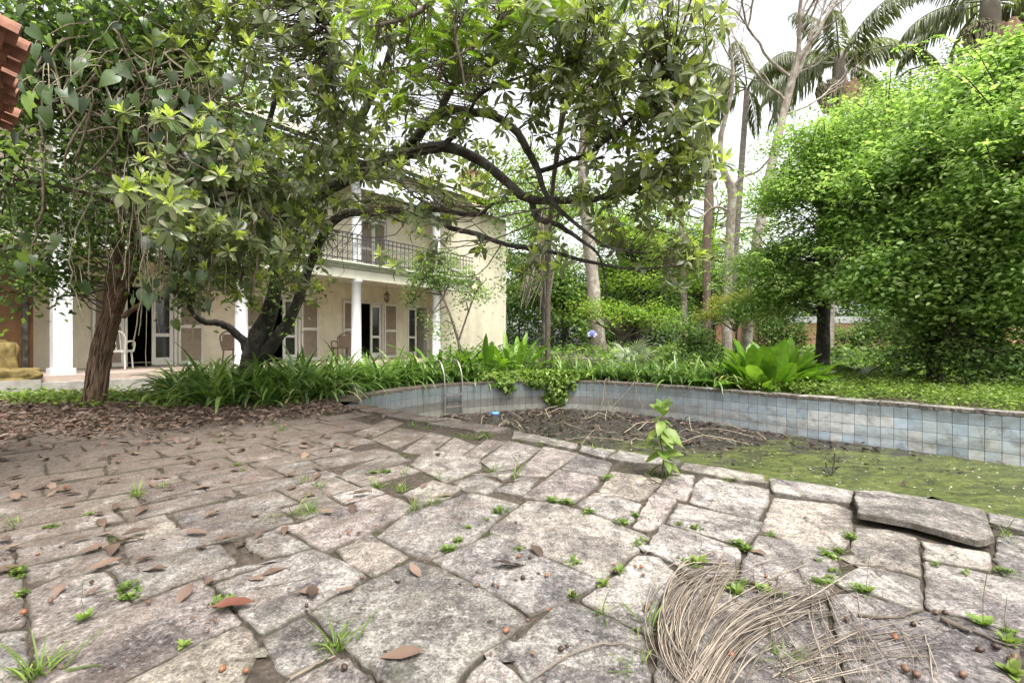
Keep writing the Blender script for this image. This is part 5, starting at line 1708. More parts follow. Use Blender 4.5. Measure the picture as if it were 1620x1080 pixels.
# hanging fern-leaved tree overhead (leafy pinnate sprays)
ft = empty("fern_leaved_tree", (1.05, 13.8, -0.06)); FT = Vector(ft.location)
tag(ft, "fern-leaved branches drooping from above the magnolia", "tree")
mb = MB(); lv = MB()
def pinnate(p, d, L, n=13, w=0.055):
    d = nrm(d)
    side = nrm(np.cross(d, [0, 0, 1.0]))
    t = np.linspace(0.12, 1, n)
    c = p + d * (t * L)[:, None] + np.array([0, 0, -1.0]) * (0.25 * L * t ** 2)[:, None]
    lv.tube(np.vstack([p, c]), 0.0025, 3, 0.3)
    wd = w * np.sin(np.clip(t, 0, 0.97) * math.pi) ** 0.5 + 0.01
    tt = rng.uniform(0.3, 1.0)
    for s in (-1, 1):
        dirs = side * s + d * 0.35 + np.array([0, 0, -0.15])
        lv.place(DIA, c, dirs, np.array([0, 0, 1.0]) + rng.normal(0, 0.15, (n, 3)), wd * 1.15, 0.42, tt)
FB = [[(1000, 560, 9, .1), (990, 300, 8.6, .08), (900, 60, 7, .06), (820, -60, 5.4, .04), (740, -40, 4.6, .03), (660, 20, 4.2, .022), (600, 40, 4, .015)],
      [(820, -60, 5.4, .03), (800, 0, 4.6, .022), (770, 60, 4.3, .016), (700, 100, 4.2, .01)], [(900, 60, 7, .04), (930, 30, 5.4, .03), (960, 120, 4.7, .02), (985, 190, 4.5, .01)], [(740, -40, 4.6, .02), (720, 40, 4.3, .015), (733, 120, 4.2, .009), (735, 165, 4.2, .004)]]
FB[0] = FB[0][2:]
FB[0].insert(0, (874, 300, 11.5, .055)); FB[0].insert(0, (868, 420, 13.2, .065)); FB[0].insert(0, (866, 590, 13.8, .08))
fp = []
for L in FB:
    P, r = limb_points(L, 44); rough_tube(mb, P, r, 6, 0.06); fp.append(P[P[:, 1] < 7.5])
fp = np.vstack(fp)
for (x, y, Y, rx, ry, n) in [(800, 25, 4.3, 90, 35, 46), (700, 60, 4.3, 60, 50, 30), (620, 20, 4.2, 60, 30, 20), (840, 30, 4.3, 40, 20, 12), (975, 200, 4.5, 25, 18, 5), (640, 130, 4.6, 60, 50, 22), (940, 20, 4.6, 60, 30, 20), (1000, 185, 4.5, 20, 12, 4), (750, 170, 4.8, 50, 40, 12)]:
    for _ in range(n):
        p = W(x, y, Y) + rng.normal(0, 0.6, 3) * np.array([rx * Y / F, 0.3, ry * Y / F])
        k = np.argmin(np.linalg.norm(fp - p, axis=1))
        mb.tube(jitter_path([fp[k], p], 6, 0.02), np.linspace(0.006, 0.002, 6), 4)
        pinnate(p, rand_dirs(1, -0.5, 0.2)[0] + np.array([0, -0.2, -0.2]), random.uniform(0.14, 0.24))
o = mb.build("trunk", M['twig'], ft); o.location = -FT
o = lv.build("sprays", M['feather'], ft); o.location = -FT; o["kind"] = "stuff"

# --- palms
def palm(name, label, bx, Y, top_px, tr, fronds, mat, spathes=True, flen=2.6, droop=0.9, seed=3, cs=True):
    b = np.append(W(bx, 600, Y)[:2], -0.06)
    t = empty(name, tuple(b)); tag(t, label, "palm")
    B = Vector(b)
    top = W(top_px[0], top_px[1], Y)
    base = b
    mb = MB()
    P = spline([base, (base + top) / 2, top], 40)
    mb.tube(P, np.linspace(tr * 1.15, tr * 0.85, 40) * (1 + 0.03 * (np.arange(40) % 2)), 14)
    o = mb.build("trunk", M['bark_palm'], t); o.location = -B
    if cs:
        mb = MB()
        mb.lathe([(tr * 0.88, 0), (tr * 1.0, 0.2), (tr * 0.95, 0.8), (tr * 0.85, 1.2), (tr * 0.62, 1.5)], tuple(top), 14)
        o = mb.build("crownshaft", M['crownshaft'], t); o.location = -B
        crown = top + np.array([0, 0, 1.15])
    else:
        crown = top
    r_ = np.random.default_rng(seed)
    for k in range(fronds):
        a = k * 2.399 + r_.uniform(-0.2, 0.2)
        el = r_.uniform(-0.1, 1.1)
        L = flen * r_.uniform(0.85, 1.15)
        mb = MB()
        n = 34
        s = np.linspace(0, 1, n)
        h = np.array([math.cos(a), math.sin(a), 0])
        ang = el - droop * 1.6 * s ** 1.4
        dx = np.cumsum(np.cos(ang)) / n * L; dz = np.cumsum(np.sin(ang)) / n * L
        C = crown + h * dx[:, None] + np.array([0, 0, 1.0]) * dz[:, None]
        mb.tube(C, np.linspace(0.035, 0.006, n), 5, 0.5)
        T = nrm(np.gradient(C, axis=0))
        side = np.array([-math.sin(a), math.cos(a), 0])
        for sg in (-1, 1):
            idx = np.repeat(np.arange(5, n), 2)
            m = len(idx)
            d = side * sg * 0.75 + T[idx] * 0.5 + np.array([0, 0, -0.75]) + r_.normal(0, 0.1, (m, 3))
            ll = 0.55 * np.sin(np.clip(s[idx] * 0.85 + 0.15, 0, 0.97) * math.pi) ** 0.6 * flen / 2.6 + 0.05
            mb.place(LANCE2, C[idx] + T[idx] * r_.uniform(0, L / n, (m, 1)), d, np.array([0, 0, 1.0]) + side * sg * 0.4, ll, 0.28, np.clip(r_.normal(0.45, 0.2, m), 0, 1))
        o = mb.build("frond", mat, t); o.location = -B
    if spathes:
        for k, (ox, oy, oz, sx, sz) in enumerate(((0.08, -0.42, -0.25, 0.34, 0.62), (-0.5, -0.25, -0.3, 0.42, 0.62), (0.55, -0.1, -0.2, 0.36, 0.5))):
            mb = MB()
            c = top + np.array([ox, oy, oz])
            if k == 0:
                mb.lathe([(0.1, 0.52), (0.2, 0.47), (0.29, 0.2), (0.27, -0.1), (0.19, -0.36), (0.06, -0.5), (0.01, -0.56)], tuple(c), 28)
                dv = mb.v[-1] - c
                an = np.arctan2(dv[:, 1], dv[:, 0])
                mb.v[-1] = c + dv * (1 + (0.13 * np.sin(an * 7) + 0.07 * np.sin(an * 11 + 1))[:, None] * np.array([1, 1, 0])) + np.stack([0.1 * np.sin(dv[:, 2] * 5), 0 * an, 0.06 * np.sin(an * 3)], -1)
                o = mb.build("spathe", M['spathe'], t)
            else:
                for _ in range(210):
                    q = rand_dirs(1)[0]
                    e = c + q * np.array([sx, sx * 0.7, sz]) * random.uniform(0.75, 1.0)
                    st = c + np.array([0, 0.1, 0.5])
                    mb.tube(spline([st, (st + e) / 2 + np.array([q[0] * 0.25, q[1] * 0.2, 0.2]), e], 6), 0.017, 4)
                o = mb.build("flower_bunch", M['flowerbr'], t)
            o.location = -B
    return t
palm("royal_palm", "tall palm with red-brown spathe and flower bunches above the overgrown hedge", 1302, 17.5, (1328, 150), 0.24, 13, M['palm'], True, 3.3, 0.95, 5)
palm("royal_palm", "tallest palm, its fibrous sheaths at the picture's top right corner", 1566, 15.0, (1566, 62), 0.27, 13, M['palm'], True, 3.2, 0.9, 9)
palm("drooping_palm", "palm with drooping grey fronds behind the leaning bare tree", 1150, 20.5, (1182, 140), 0.13, 11, M['palm'], False, 3.4, 1.25, 12, False)

# dry frond skirt on the dark trunk right of the house
sk = MB()
for k in range(36):
    a = W(862 + random.gauss(0, 5), random.uniform(330, 400), 15.8)
    b = W(845 + random.gauss(0, 16), random.uniform(420, 500), 15.6 + random.gauss(0, 0.1))
    sk.tube(jitter_path([a, (a + b) / 2 + np.array([random.gauss(0.1, 0.08), 0, 0]), b], 8, 0.015), 0.012, 4, random.random())
o = sk.build("dry_frond_skirt", M['straw']); tag(o, "dry straw-coloured fronds hanging on the trunk right of the house", "dead frond")

# boundary hedge, wall and far house
def along_hedge():
    h = empty("boundary_hedge", (6, 31, -0.06)); tag(h, "tall dark green hedge closing the end of the garden", "hedge")
    HL = Vector(h.location)
    mb = MB()
    n = 6200
    C = np.stack([rng.uniform(-6, 34, n), rng.uniform(30.6, 33, n), rng.uniform(0, 1, n) ** 0.85 * 7.5], -1)
    C = C[C[:, 2] < 5.2 + 1.8 * np.sin(C[:, 0] * 0.9) + 0.7 * np.sin(C[:, 0] * 2.3)]
    leaf_cloud(mb, C, 14, (0.35, 0.3, 0.3), 0.24, OVALC, (0.0, 0.8), 0.5)
    o = mb.build("foliage", M['mid'], h); o.location = -HL; o["kind"] = "stuff"
    mb = MB()
    for k in range(40):
        x = random.uniform(-6, 13.5)
        mb.tube([(x, 31, -0.1), (x + random.gauss(0, 0.3), 31, 2), (x + random.gauss(0, 0.6), 31, 4)], [0.07, 0.06, 0.03], 6)
    o = mb.build("stems", M['bark_dark'], h); o.location = -HL; o["kind"] = "stuff"
along_hedge()
mb = MB(); mb.box((12.5, 29.6, -0.1), (40, 29.9, 2.1)); bw = mb.build("boundary_wall", M['orangewall'], smooth=False)
tag(bw, "salmon rendered boundary wall behind the overgrown hedge", "wall")
mb = MB(); mb.box((12.4, 29.5, 2.102), (40, 30.0, 2.17)); mb.build("coping", M['paint'], bw, smooth=False)
mb = MB(); mb.box((10, 30.1, -0.1), (46, 30.4, 2.55)); fw = mb.build("far_wall", M['whitewall'], smooth=False)
tag(fw, "white wall top showing just above the salmon wall", "wall")
fs = empty("stake_fence", (13, 24, -0.06)); tag(fs, "row of crooked dark stakes in front of the salmon wall", "fence")
for k in range(34):
    x = 10.5 + k * 0.42
    mb = MB(); mb.tube(jitter_path([(x - 13, 0, 0), (x - 13 + random.gauss(0, 0.2), 0, random.uniform(1.2, 2.6))], 6, 0.03), np.linspace(0.045, 0.02, 6), 5)
    mb.build("stake", M['bark_dark'], fs)

# undergrowth between the pool and the back of the garden
mb = MB()
n = 1500
C = np.stack([rng.uniform(-2, 20, n), rng.uniform(12.6, 28, n), rng.uniform(0.0, 1, n) ** 1.6 * 0.75], -1)
C = C[(C[:, 1] > 13.4 - 0.0 * C[:, 0])]
leaf_cloud(mb, C, 22, (0.3, 0.3, 0.12), 0.17, OVALC, (0.05, 0.95), 0.55)
o = mb.build("undergrowth", M['mid']); tag(o, "low green undergrowth covering the garden behind the pool", "undergrowth", kind="stuff")

# ------------------------------------------------------------------ strap-leaved clumps
def arc_leaf(mb, base, az, el, L, w, droop, tint, twist=0.0, n=7):
    s = np.linspace(0, 1, n)
    ang = el - droop * s ** 1.5
    h = np.array([math.cos(az), math.sin(az), 0]); sd_ = np.array([-math.sin(az), math.cos(az), 0])
    x = np.concatenate([[0], np.cumsum(np.cos(ang[1:]) * L / (n - 1))]); z = np.concatenate([[0], np.cumsum(np.sin(ang[1:]) * L / (n - 1))])
    C = base + h * x[:, None] + np.array([0, 0, 1.0]) * z[:, None]
    wd = w * np.array([0.6, 0.85, 1.0, 1.0, 0.85, 0.5, 0.04])[:n] if n == 7 else w * np.sin(np.linspace(0.35, 3.1, n))
    up = np.stack([-np.sin(ang) * h[0], -np.sin(ang) * h[1], np.cos(ang)], -1)
    l = C - sd_ * wd[:, None] + up * (wd * 0.35)[:, None]; r = C + sd_ * wd[:, None] + up * (wd * 0.35)[:, None]
    V = np.stack([l, C, r], 1).reshape(-1, 3)
    q = []
    for i in range(n - 1):
        a = 3 * i
        q += [(a, a + 1, a + 4, a + 3), (a + 1, a + 2, a + 5, a + 4)]
    mb.add(V, q, tint)
SM = []
for k in range(6):
    m_ = MB(); r_ = np.random.default_rng(40 + k)
    for j in range(r_.integers(24, 34)):
        arc_leaf(m_, np.array([r_.normal(0, 0.05), r_.normal(0, 0.05), 0]), r_.uniform(0, 6.28), r_.uniform(0.75, 1.5), r_.uniform(0.5, 0.92), r_.uniform(0.018, 0.028), r_.uniform(0.7, 2.3), float(np.clip(r_.normal(0.48, 0.27), 0, 1)))
    SM.append(m_.mesh("strap_leaf_clump", M['strap']))
def third(v, cuts, words):
    return words[sum(v > c for c in cuts)]
def clump_at(x, y, lab, grp, sc=1.0):
    px = 810 + F * x / y
    o = inst("strap_leaf_clump", random.choice(SM), (x, y, -0.06), (0, 0, random.uniform(0, 6.28)), sc * random.uniform(0.8, 1.15))
    tag(o, lab, "plant", grp)
BED1 = [(-6.6, 9.2), (-5.5, 7.9), (-4.7, 7.35), (-3.8, 7.3), (-3.3, 7.9), (-3.15, 9.0), (-3.0, 9.9), (-4.2, 10.9), (-6.0, 10.1)]
cnt = 0
pts = []
def poisson(poly, d, n):
    xs = [p[0] for p in poly]; ys = [p[1] for p in poly]
    out = []
    for _ in range(n):
        x, y = random.uniform(min(xs), max(xs)), random.uniform(min(ys), max(ys))
        if inside(poly, x, y) and all((x - a) ** 2 + (y - b) ** 2 > d * d for a, b in out):
            out.append((x, y))
    return out
for x, y in poisson(BED1, 0.27, 1500):
    clump_at(x, y, "strap-leaved clump in the %s of the bed %s the magnolia trunk" % (third(y, (8.2, 9.2), ("front row", "middle", "back row")), "left of" if x / y < -0.55 else "right of"), "strap-leaved clumps below the magnolia", 1.22)
bout = offset_line(FARS, 0.45); bout2 = offset_line(FARS, 1.9)
sel = [i for i in range(len(FARS)) if 560 < 810 + F * FARS[i][0] / FARS[i][1] < 775]
BED2 = [tuple(bout[i]) for i in sel] + [tuple(bout2[i]) for i in sel[::-1]]
for x, y in poisson(BED2, 0.3, 1500):
    clump_at(x, y, "strap-leaved clump %s the pool ladder, %s the pool coping" % ("left of" if x / y < -0.14 else "right of", "close to" if min(np.linalg.norm(FARS - np.array([x, y]), axis=1)) < 1.1 else "set back from"), "strap-leaved clumps behind the ladder", 1.3)
bout3 = offset_line(FARS, 1.7)
bnear = offset_line(FARS, 0.4)
sel = [i for i in range(len(FARS)) if 875 < 810 + F * FARS[i][0] / FARS[i][1] < 1130]
BED3 = [tuple(bnear[i]) for i in sel] + [tuple(bout3[i]) for i in sel[::-1]]
for x, y in poisson(BED3, 0.3, 1500):
    clump_at(x, y, "strap-leaved clump %s the far pool edge, towards the %s" % ("overhanging" if min(np.linalg.norm(FARS - np.array([x, y]), axis=1)) < 0.95 else "set back from", "trailing vine" if x / y < 0.25 else "paddle-leaved clump"), "strap-leaved clumps along the far pool edge", 1.1)

# ------------------------------------------------------------------ broad-leaved clumps (each leaf a part)
def paddle_mesh(L, w, bend, mat, seed, tint):
    m_ = MB(); r_ = np.random.default_rng(seed)
    n = 10
    s = np.linspace(0, 1, n)
    wd = w * np.array([0.08, 0.08, 0.14, 0.5, 0.85, 1.0, 1.0, 0.9, 0.62, 0.08])
    ang = -bend * s ** 1.6
    y = np.concatenate([[0], np.cumsum(np.cos(ang[1:]) * L / (n - 1))]); z = np.concatenate([[0], np.cumsum(np.sin(ang[1:]) * L / (n - 1))])
    V = []
    for i in range(n):
        wv = 0.012 * math.sin(i * 1.9 + seed)
        V += [(-wd[i], y[i], z[i] + wd[i] * 0.35 + wv), (-wd[i] * 0.5, y[i], z[i] + wd[i] * 0.2), (0, y[i], z[i]), (wd[i] * 0.5, y[i], z[i] + wd[i] * 0.2), (wd[i], y[i], z[i] + wd[i] * 0.35 - wv)]
    q = [(5 * i + j, 5 * i + j + 1, 5 * i + j + 6, 5 * i + j + 5) for i in range(n - 1) for j in range(4)]
    m_.add(V, q, tint)
    return m_.mesh("leaf", mat)
def paddle_plant(name, label, base, n, L, w, mat, elr, spread, seed, bend=0.6, bias=None):
    r_ = np.random.default_rng(seed)
    t = empty(name, tuple(base)); tag(t, label, "plant")
    ms = [paddle_mesh(1.0, w, bend * r_.uniform(0.3, 1.5), mat, k, [0.15, 0.3, 0.45, 0.55, 0.7, 0.95][k]) for k in range(6)]
    for k in range(n):
        az = r_.uniform(0, 6.28)
        el = r_.uniform(*elr)
        b = np.array([math.cos(az), math.sin(az), 0]) * spread * r_.uniform(0, 1) ** 0.5
        ax = nrm(np.array([math.cos(az) * math.cos(el), math.sin(az) * math.cos(el), math.sin(el)]))
        up = nrm(np.array([-math.cos(az) * math.sin(el), -math.sin(az) * math.sin(el), math.cos(el)]) + r_.normal(0, 0.25, 3))
        x_ = nrm(np.cross(ax, up)); z_ = np.cross(x_, ax)
        mt = Matrix(np.stack([x_, ax, z_], 1).tolist())
        inst("leaf", ms[r_.integers(0, 6)], tuple(b), mt.to_euler(), float(L * r_.uniform(0.65, 1.2)), t)
    return t
b = G(1215, 617, -0.05)
paddle_plant("paddle_leaf_plant", "large bright green clump of upright paddle leaves beyond the pool wall", b, 110, 1.0, 0.145, M['paddle'], (0.3, 1.5), 0.62, 5, 0.42)
for k, (px, Y) in enumerate(((1330, 12.3), (1390, 12.6), (1290, 13.0))):
    b = np.array([(px - 810) / F * Y, Y, -0.06])
    paddle_plant("broad_leaf_plant", ["dark broad-leaved plant right of the bright paddle clump", "dark broad-leaved plant at the foot of the overgrown hedge, farther right", "dark broad-leaved plant half hidden behind the bright paddle clump"][k], b, 26, 0.9, 0.2, M['philo'], (0.05, 0.9), 0.45, 20 + k, 0.9)
for k, (px, Y, n) in enumerate(((765, 13.3, 40), (815, 13.6, 34), (700, 13.2, 26))):
    b = np.array([(px - 810) / F * Y, Y, -0.06])
    paddle_plant("bright_lily_plant", ["tall bright lily leaves between the ladder and the trailing vine", "tall bright lily leaves just right of the house corner", "tall bright lily leaves behind the pool ladder"][k], b, n, 1.25, 0.055, M['paddle'], (0.6, 1.5), 0.5, 30 + k, 0.8)

# fan palm, lilac flower head and a brown brush heap behind the pool
fp_ = empty("fan_palm", tuple(np.append(W(1000, 590, 14.6)[:2], -0.06))); tag(fp_, "small silvery fan palm behind the far strap leaves", "palm")
for k in range(9):
    m_ = MB(); r_ = np.random.default_rng(70 + k)
    az = r_.uniform(0, 6.28); el = r_.uniform(0.5, 1.3)
    d = np.array([math.cos(az) * math.cos(el), math.sin(az) * math.cos(el), math.sin(el)])
    tip = d * r_.uniform(0.5, 1.0)
    m_.tube(spline([(0, 0, 0), tip * 0.5, tip], 6), 0.012, 5, 0.3)
    s_ = nrm(np.cross(d, [0, 0, 1.0])); u_ = np.cross(s_, d)
    for j in range(22):
        a = (j - 10.5) / 10.5 * 2.0
        dd = d * math.cos(a) + s_ * math.sin(a) + np.array([0, 0, -0.25])
        m_.place(LANCE2, [tip], dd, u_, r_.uniform(0.4, 0.55), 0.25, r_.uniform(0.2, 1))
    m_.build("fan_leaf", M['fan'], fp_)
lh = empty("lilac_flower", tuple(np.append(W(937, 590, 13.2)[:2], -0.06))); tag(lh, "single lilac flower head on a tall stem behind the pool", "flower")
mb = MB(); mb.tube(spline([(0, 0, 0), (0.03, 0, 0.7), (0, 0, 1.22)], 8), 0.008, 5); mb.build("stem", M['palm'], lh)
mb = MB()
dd = rand_dirs(60, -0.4, 1)
mb.place(OVAL, np.array([0, 0, 1.24]) + dd * 0.05, dd, rand_dirs(60), 0.09, 1.1); mb.build("petals", M['lilac'], lh)
mb = MB()
for k in range(220):
    c = W(905, 575, 14.2) + rng.normal(0, 1, 3) * np.array([0.5, 0.3, 0.12])
    d = rand_dirs(1, -0.2, 0.4)[0]
    mb.tube([c - d * 0.3, c + rng.normal(0, 0.04, 3), c + d * 0.35], 0.008, 4, random.random())
o = mb.build("brush_heap", M['straw']); tag(o, "low heap of dry brown fronds behind the far pool edge", "brush heap")

# ------------------------------------------------------------------ ground covers and trailing vine
mb = MB()
far_o = offset_line(FARS, 0.2)
sel = [i for i in range(len(FARS)) if 1120 < 810 + F * FARS[i][0] / FARS[i][1]]
pa = far_o[sel]
n = 5200
k = rng.integers(0, len(pa) - 1, n)
t = rng.uniform(0, 1, (n, 1))
base = pa[k] * (1 - t) + pa[k + 1] * t
T = nrm(pa[k + 1] - pa[k]); N = np.stack([-T[:, 1], T[:, 0]], -1)
off = rng.uniform(0, 1, (n, 1)) ** 0.9 * 6.5
xy = base + N * off
C = np.column_stack([xy, rng.uniform(0.0, 0.2, n) + 0.05 * np.sin(xy[:, 0] * 4) * np.cos(xy[:, 1] * 3)])
leaf_cloud(mb, C, 9, (0.08, 0.08, 0.05), 0.058, OVALC, (0.1, 0.95), 0.6, 0.1)
o = mb.build("ground_cover", M['cover']); tag(o, "bright leafy ground cover between the pool wall and the overgrown hedge", "ground cover", kind="stuff")
mb = MB()
n = 700
xs = rng.uniform(-9.5, -4.7, n); ys = np.interp(xs, [-9.5, -7, -6, -4.7], [8.2, 8.1, 8.0, 8.2]) + rng.normal(0, 0.45, n)
C = np.column_stack([xs, ys, rng.uniform(-0.03, 0.12, n)])
leaf_cloud(mb, C, 6, (0.1, 0.1, 0.04), 0.085, OVAL, (0.2, 1.0), 0.7, 0.1)
o = mb.build("ground_creeper", M['cover']); tag(o, "low pale green creeper on the soil in front of the veranda", "ground cover", kind="stuff")
tv = empty("trailing_vine", tuple(np.append(W(880, 600, 12.3)[:2], 0.0))); TV = Vector(tv.location)
tag(tv, "round-leaved vine spilling over the pool coping and down the wall", "vine")
mb = MB()
sel = [i for i in range(len(FARS)) if 775 < 810 + F * FARS[i][0] / FARS[i][1] < 925]
ps = FARS[sel]
n = 420
k = rng.integers(0, len(ps), n)
C = np.column_stack([offset_line(FARS, 0.28)[sel][k] + rng.normal(0, 0.16, (n, 2)), rng.uniform(0.02, 0.2, n)])
leaf_cloud(mb, C, 7, (0.08, 0.08, 0.05), 0.085, HEART, (0.2, 1.0), 0.6)
hang = []
for (px, d0) in ((878, 0.62), (885, 0.6), (870, 0.55), (892, 0.45), (800, 0.25), (850, 0.18), (840, 0.15), (905, 0.2), (790, 0.15)):
    i = min(range(len(FARS)), key=lambda i: abs(810 + F * FARS[i][0] / FARS[i][1] - px))
    p = offset_line(FARS, -0.07)[i]
    m = int(60 * d0 / 0.3)
    z = -rng.uniform(0, 1, m) * d0 + 0.05
    hang.append(np.column_stack([np.tile(p, (m, 1)) + rng.normal(0, 0.06, (m, 2)), z]))
hang = np.vstack(hang)
leaf_cloud(mb, hang, 3, (0.05, 0.04, 0.04), 0.085, HEART, (0.1, 0.8), 0.2, -0.8)
o = mb.build("foliage", M['cover'], tv); o.location = -TV; o["kind"] = "stuff"

# ------------------------------------------------------------------ pool ladder
lp = np.array([G(712, 608)[0], G(712, 608)[1]])
i0 = int(np.argmin(np.linalg.norm(FARS - lp, axis=1)))
tg = nrm(FARS[i0 + 1] - FARS[i0 - 1]); inn = np.array([tg[1], -tg[0]])     # towards the water
lad = empty("pool_ladder", (FARS[i0][0], FARS[i0][1], 0.0), math.atan2(inn[1], inn[0]))
tag(lad, "stainless steel pool ladder with curved handrails at the rounded end", "ladder")
for s_ in (-0.235, 0.235):
    mb = MB()
    mb.tube(spline([(-0.42, s_, 0.0), (-0.40, s_, 0.36), (-0.28, s_, 0.54), (-0.1, s_, 0.52), (0.05, s_, 0.3), (0.1, s_, 0.08), (0.11, s_, -0.3), (0.11, s_, -0.74)], 34), 0.018, 10)
    mb.build("handrail", M['steel'], lad)
for z in (-0.24, -0.52):
    mb = MB(); mb.box((0.075, -0.215, z), (0.15, 0.215, z + 0.03)); mb.build("rung", M['steel'], lad, smooth=False)
mb = MB(); mb.lathe([(0.0, 0.05), (0.1, 0.05), (0.115, 0.035), (0.115, 0.0), (0.1, 0.0)], (0, 0, 0), 18); mb.tube([(-0.05, 0, 0.05), (0, 0, 0.062), (0.05, 0, 0.05)], 0.006, 5)
p = W(783, 654, 0)
q = G(783, 655, WATER)
o = mb.build("blue_plastic_disc", M['bluelid']); o.location = tuple(q); tag(o, "round blue plastic disc lying in the pool debris", "disc")

# ------------------------------------------------------------------ debris in the pool
def in_pool(n, ymin, ymax, xmin=-3, xmax=9):
    P = np.stack([rng.uniform(xmin, xmax, n), rng.uniform(ymin, ymax, n)], -1)
    m = inside_np([tuple(x) for x in np.vstack([offset_line(NEARS, 0.12), offset_line(FARS, -0.12)[::-1]])], P[:, 0], P[:, 1])
    return P[m]
mb = MB()
P = in_pool(5200, 6.5, 12.4)
P = P[rng.uniform(0, 1, len(P)) < np.clip((P[:, 1] - 6.6) / 2.5, 0.06, 1)]
n = len(P)
mb.place(DEADL, np.column_stack([P, WATER + rng.uniform(0.005, 0.06, n)]), rand_dirs(n, -0.25, 0.25), np.array([0, 0, 1.0]) + rng.normal(0, 0.3, (n, 3)), rng.uniform(0.07, 0.15, n), 1.0, np.clip(rng.normal(0.12, 0.2, n), 0, 1))
P = in_pool(3600, 3, 12)
n = len(P)
mb.place(OVALC, np.column_stack([P, np.full(n, WATER + 0.006)]), rand_dirs(n, -0.05, 0.05), np.array([0, 0, 1.0]), rng.uniform(0.015, 0.05, n), 1.0, np.clip(rng.normal(0.62, 0.25, n), 0, 0.87))
P = in_pool(2600, 2.5, 8.5)
nz = np.array([mnoise.noise(Vector((x * 0.9, y * 1.6, 3))) for x, y in P])
P = P[nz > 0.12]; n = len(P)
mb.place(DEADL, np.column_stack([P, WATER + rng.uniform(0.004, 0.03, n)]), rand_dirs(n, -0.1, 0.1), np.array([0, 0, 1.0]) + rng.normal(0, 0.25, (n, 3)), rng.uniform(0.03, 0.09, n), 1.0, np.clip(rng.normal(0.06, 0.12, n), 0, 1))
fk = MB()
P = in_pool(1500, 2.5, 9); n = len(P)
fk.place(OVALC, np.column_stack([P, np.full(n, WATER + 0.008)]), rand_dirs(n, -0.05, 0.05), np.array([0, 0, 1.0]), rng.uniform(0.012, 0.032, n), 1.2)
o = fk.build("petal_flecks", M['cream_petal']); tag(o, "pale petals floating on the green pool water", "petals", kind="stuff")
o = mb.build("pool_leaf_litter", M['dead']); tag(o, "rotting leaves and flecks on the pool sludge", "leaf litter", kind="stuff")
mb = MB()
for p in in_pool(60, 8.0, 12.2, -2.5, 4.5):
    a = random.uniform(0, 6.28); L = random.uniform(0.4, 1.5)
    d = np.array([math.cos(a), math.sin(a), 0]) * L
    c = np.array([p[0], p[1], WATER + 0.03])
    e0, e1 = c - d / 2, c + d / 2
    if not (inside(POOL, e0[0], e0[1]) and inside(POOL, e1[0], e1[1])): continue
    mb.tube(jitter_path([e0, c + np.array([0, 0, random.uniform(0.02, 0.2)]), e1], 9, 0.025), random.uniform(0.004, 0.011), 5)
o = mb.build("pool_branches", M['root']); tag(o, "thin fallen branches lying in the pool's muddy end", "branches", kind="stuff")
# dead sprig standing in the algae
sp = empty("dead_sprig", tuple(G(1315, 752, WATER))); tag(sp, "blackened sprig sticking up from the green water near the coping", "twig")
mb = MB()
for e in ((0.05, 0, 0.28), (-0.06, 0.02, 0.16), (0.1, 0.0, 0.12), (-0.12, 0, 0.1)):
    mb.tube(jitter_path([(0, 0, -0.02), (e[0] * 0.4, e[1], e[2] * 0.5), e], 7, 0.008), 0.007, 5)
    for k in range(5):
        t = random.uniform(0.3, 1)
        mb.place(DIA, [np.array(e) * t], rand_dirs(1, -0.2, 0.8)[0], rand_dirs(1)[0], 0.04, 0.8)
mb.build("stem", M['bark_dark'], sp)
# roots hanging over the far coping
mb = MB()
for (px, dx) in ((958, 5), (965, -8), (1000, -30), (1010, 10)):
    i = min(range(len(FARS)), key=lambda i: abs(810 + F * FARS[i][0] / FARS[i][1] - px))
    p = offset_line(FARS, 0.1)[i]; q = offset_line(FARS, -0.12)[i]
    mb.tube(jitter_path([(p[0], p[1], 0.06), (q[0], q[1], 0.03), (q[0] + dx * 0.01, q[1] - 0.05, -0.35), (q[0] + dx * 0.02, q[1] - 0.1, -0.68)], 16, 0.015), 0.007, 5)
o = mb.build("hanging_root", M['root']); tag(o, "pale thin roots trailing over the far pool coping", "roots", kind="stuff")

# ------------------------------------------------------------------ sapling in the coping joint
sb = G(1047, 752)
sap = empty("sapling", tuple(sb)); tag(sap, "young sapling with glossy leaves growing from the coping joint", "sapling")
sv = sb[1] / F
top = np.array([-0.0, 0.0, 0.56])
stem = spline([(0, 0, -0.03), (0.012, 0.0, 0.15), (-0.012, 0.0, 0.28), (0.008, 0.0, 0.42), (-0.005, 0, 0.53)], 20)
mb = MB(); mb.tube(stem, np.linspace(0.007, 0.003, 20), 6); mb.build("stem", M['twig'], sap)
SLM = []
for k in range(5):
    m_ = MB(); m_.place(leaf_tpl([0, .1, .3, .55, .8, 1], [.012, .015, .2, .27, .17, .01], 0.3, 0.12 + 0.12 * k), [[0, 0, 0]], np.array([0, 1.0, 0]), np.array([0, 0, 1.0]), 1, 1, [0.35, 0.5, 0.62, 0.75, 1.0][k])
    SLM.append(m_.mesh("leaf", M['weed']))
r_ = np.random.default_rng(6)
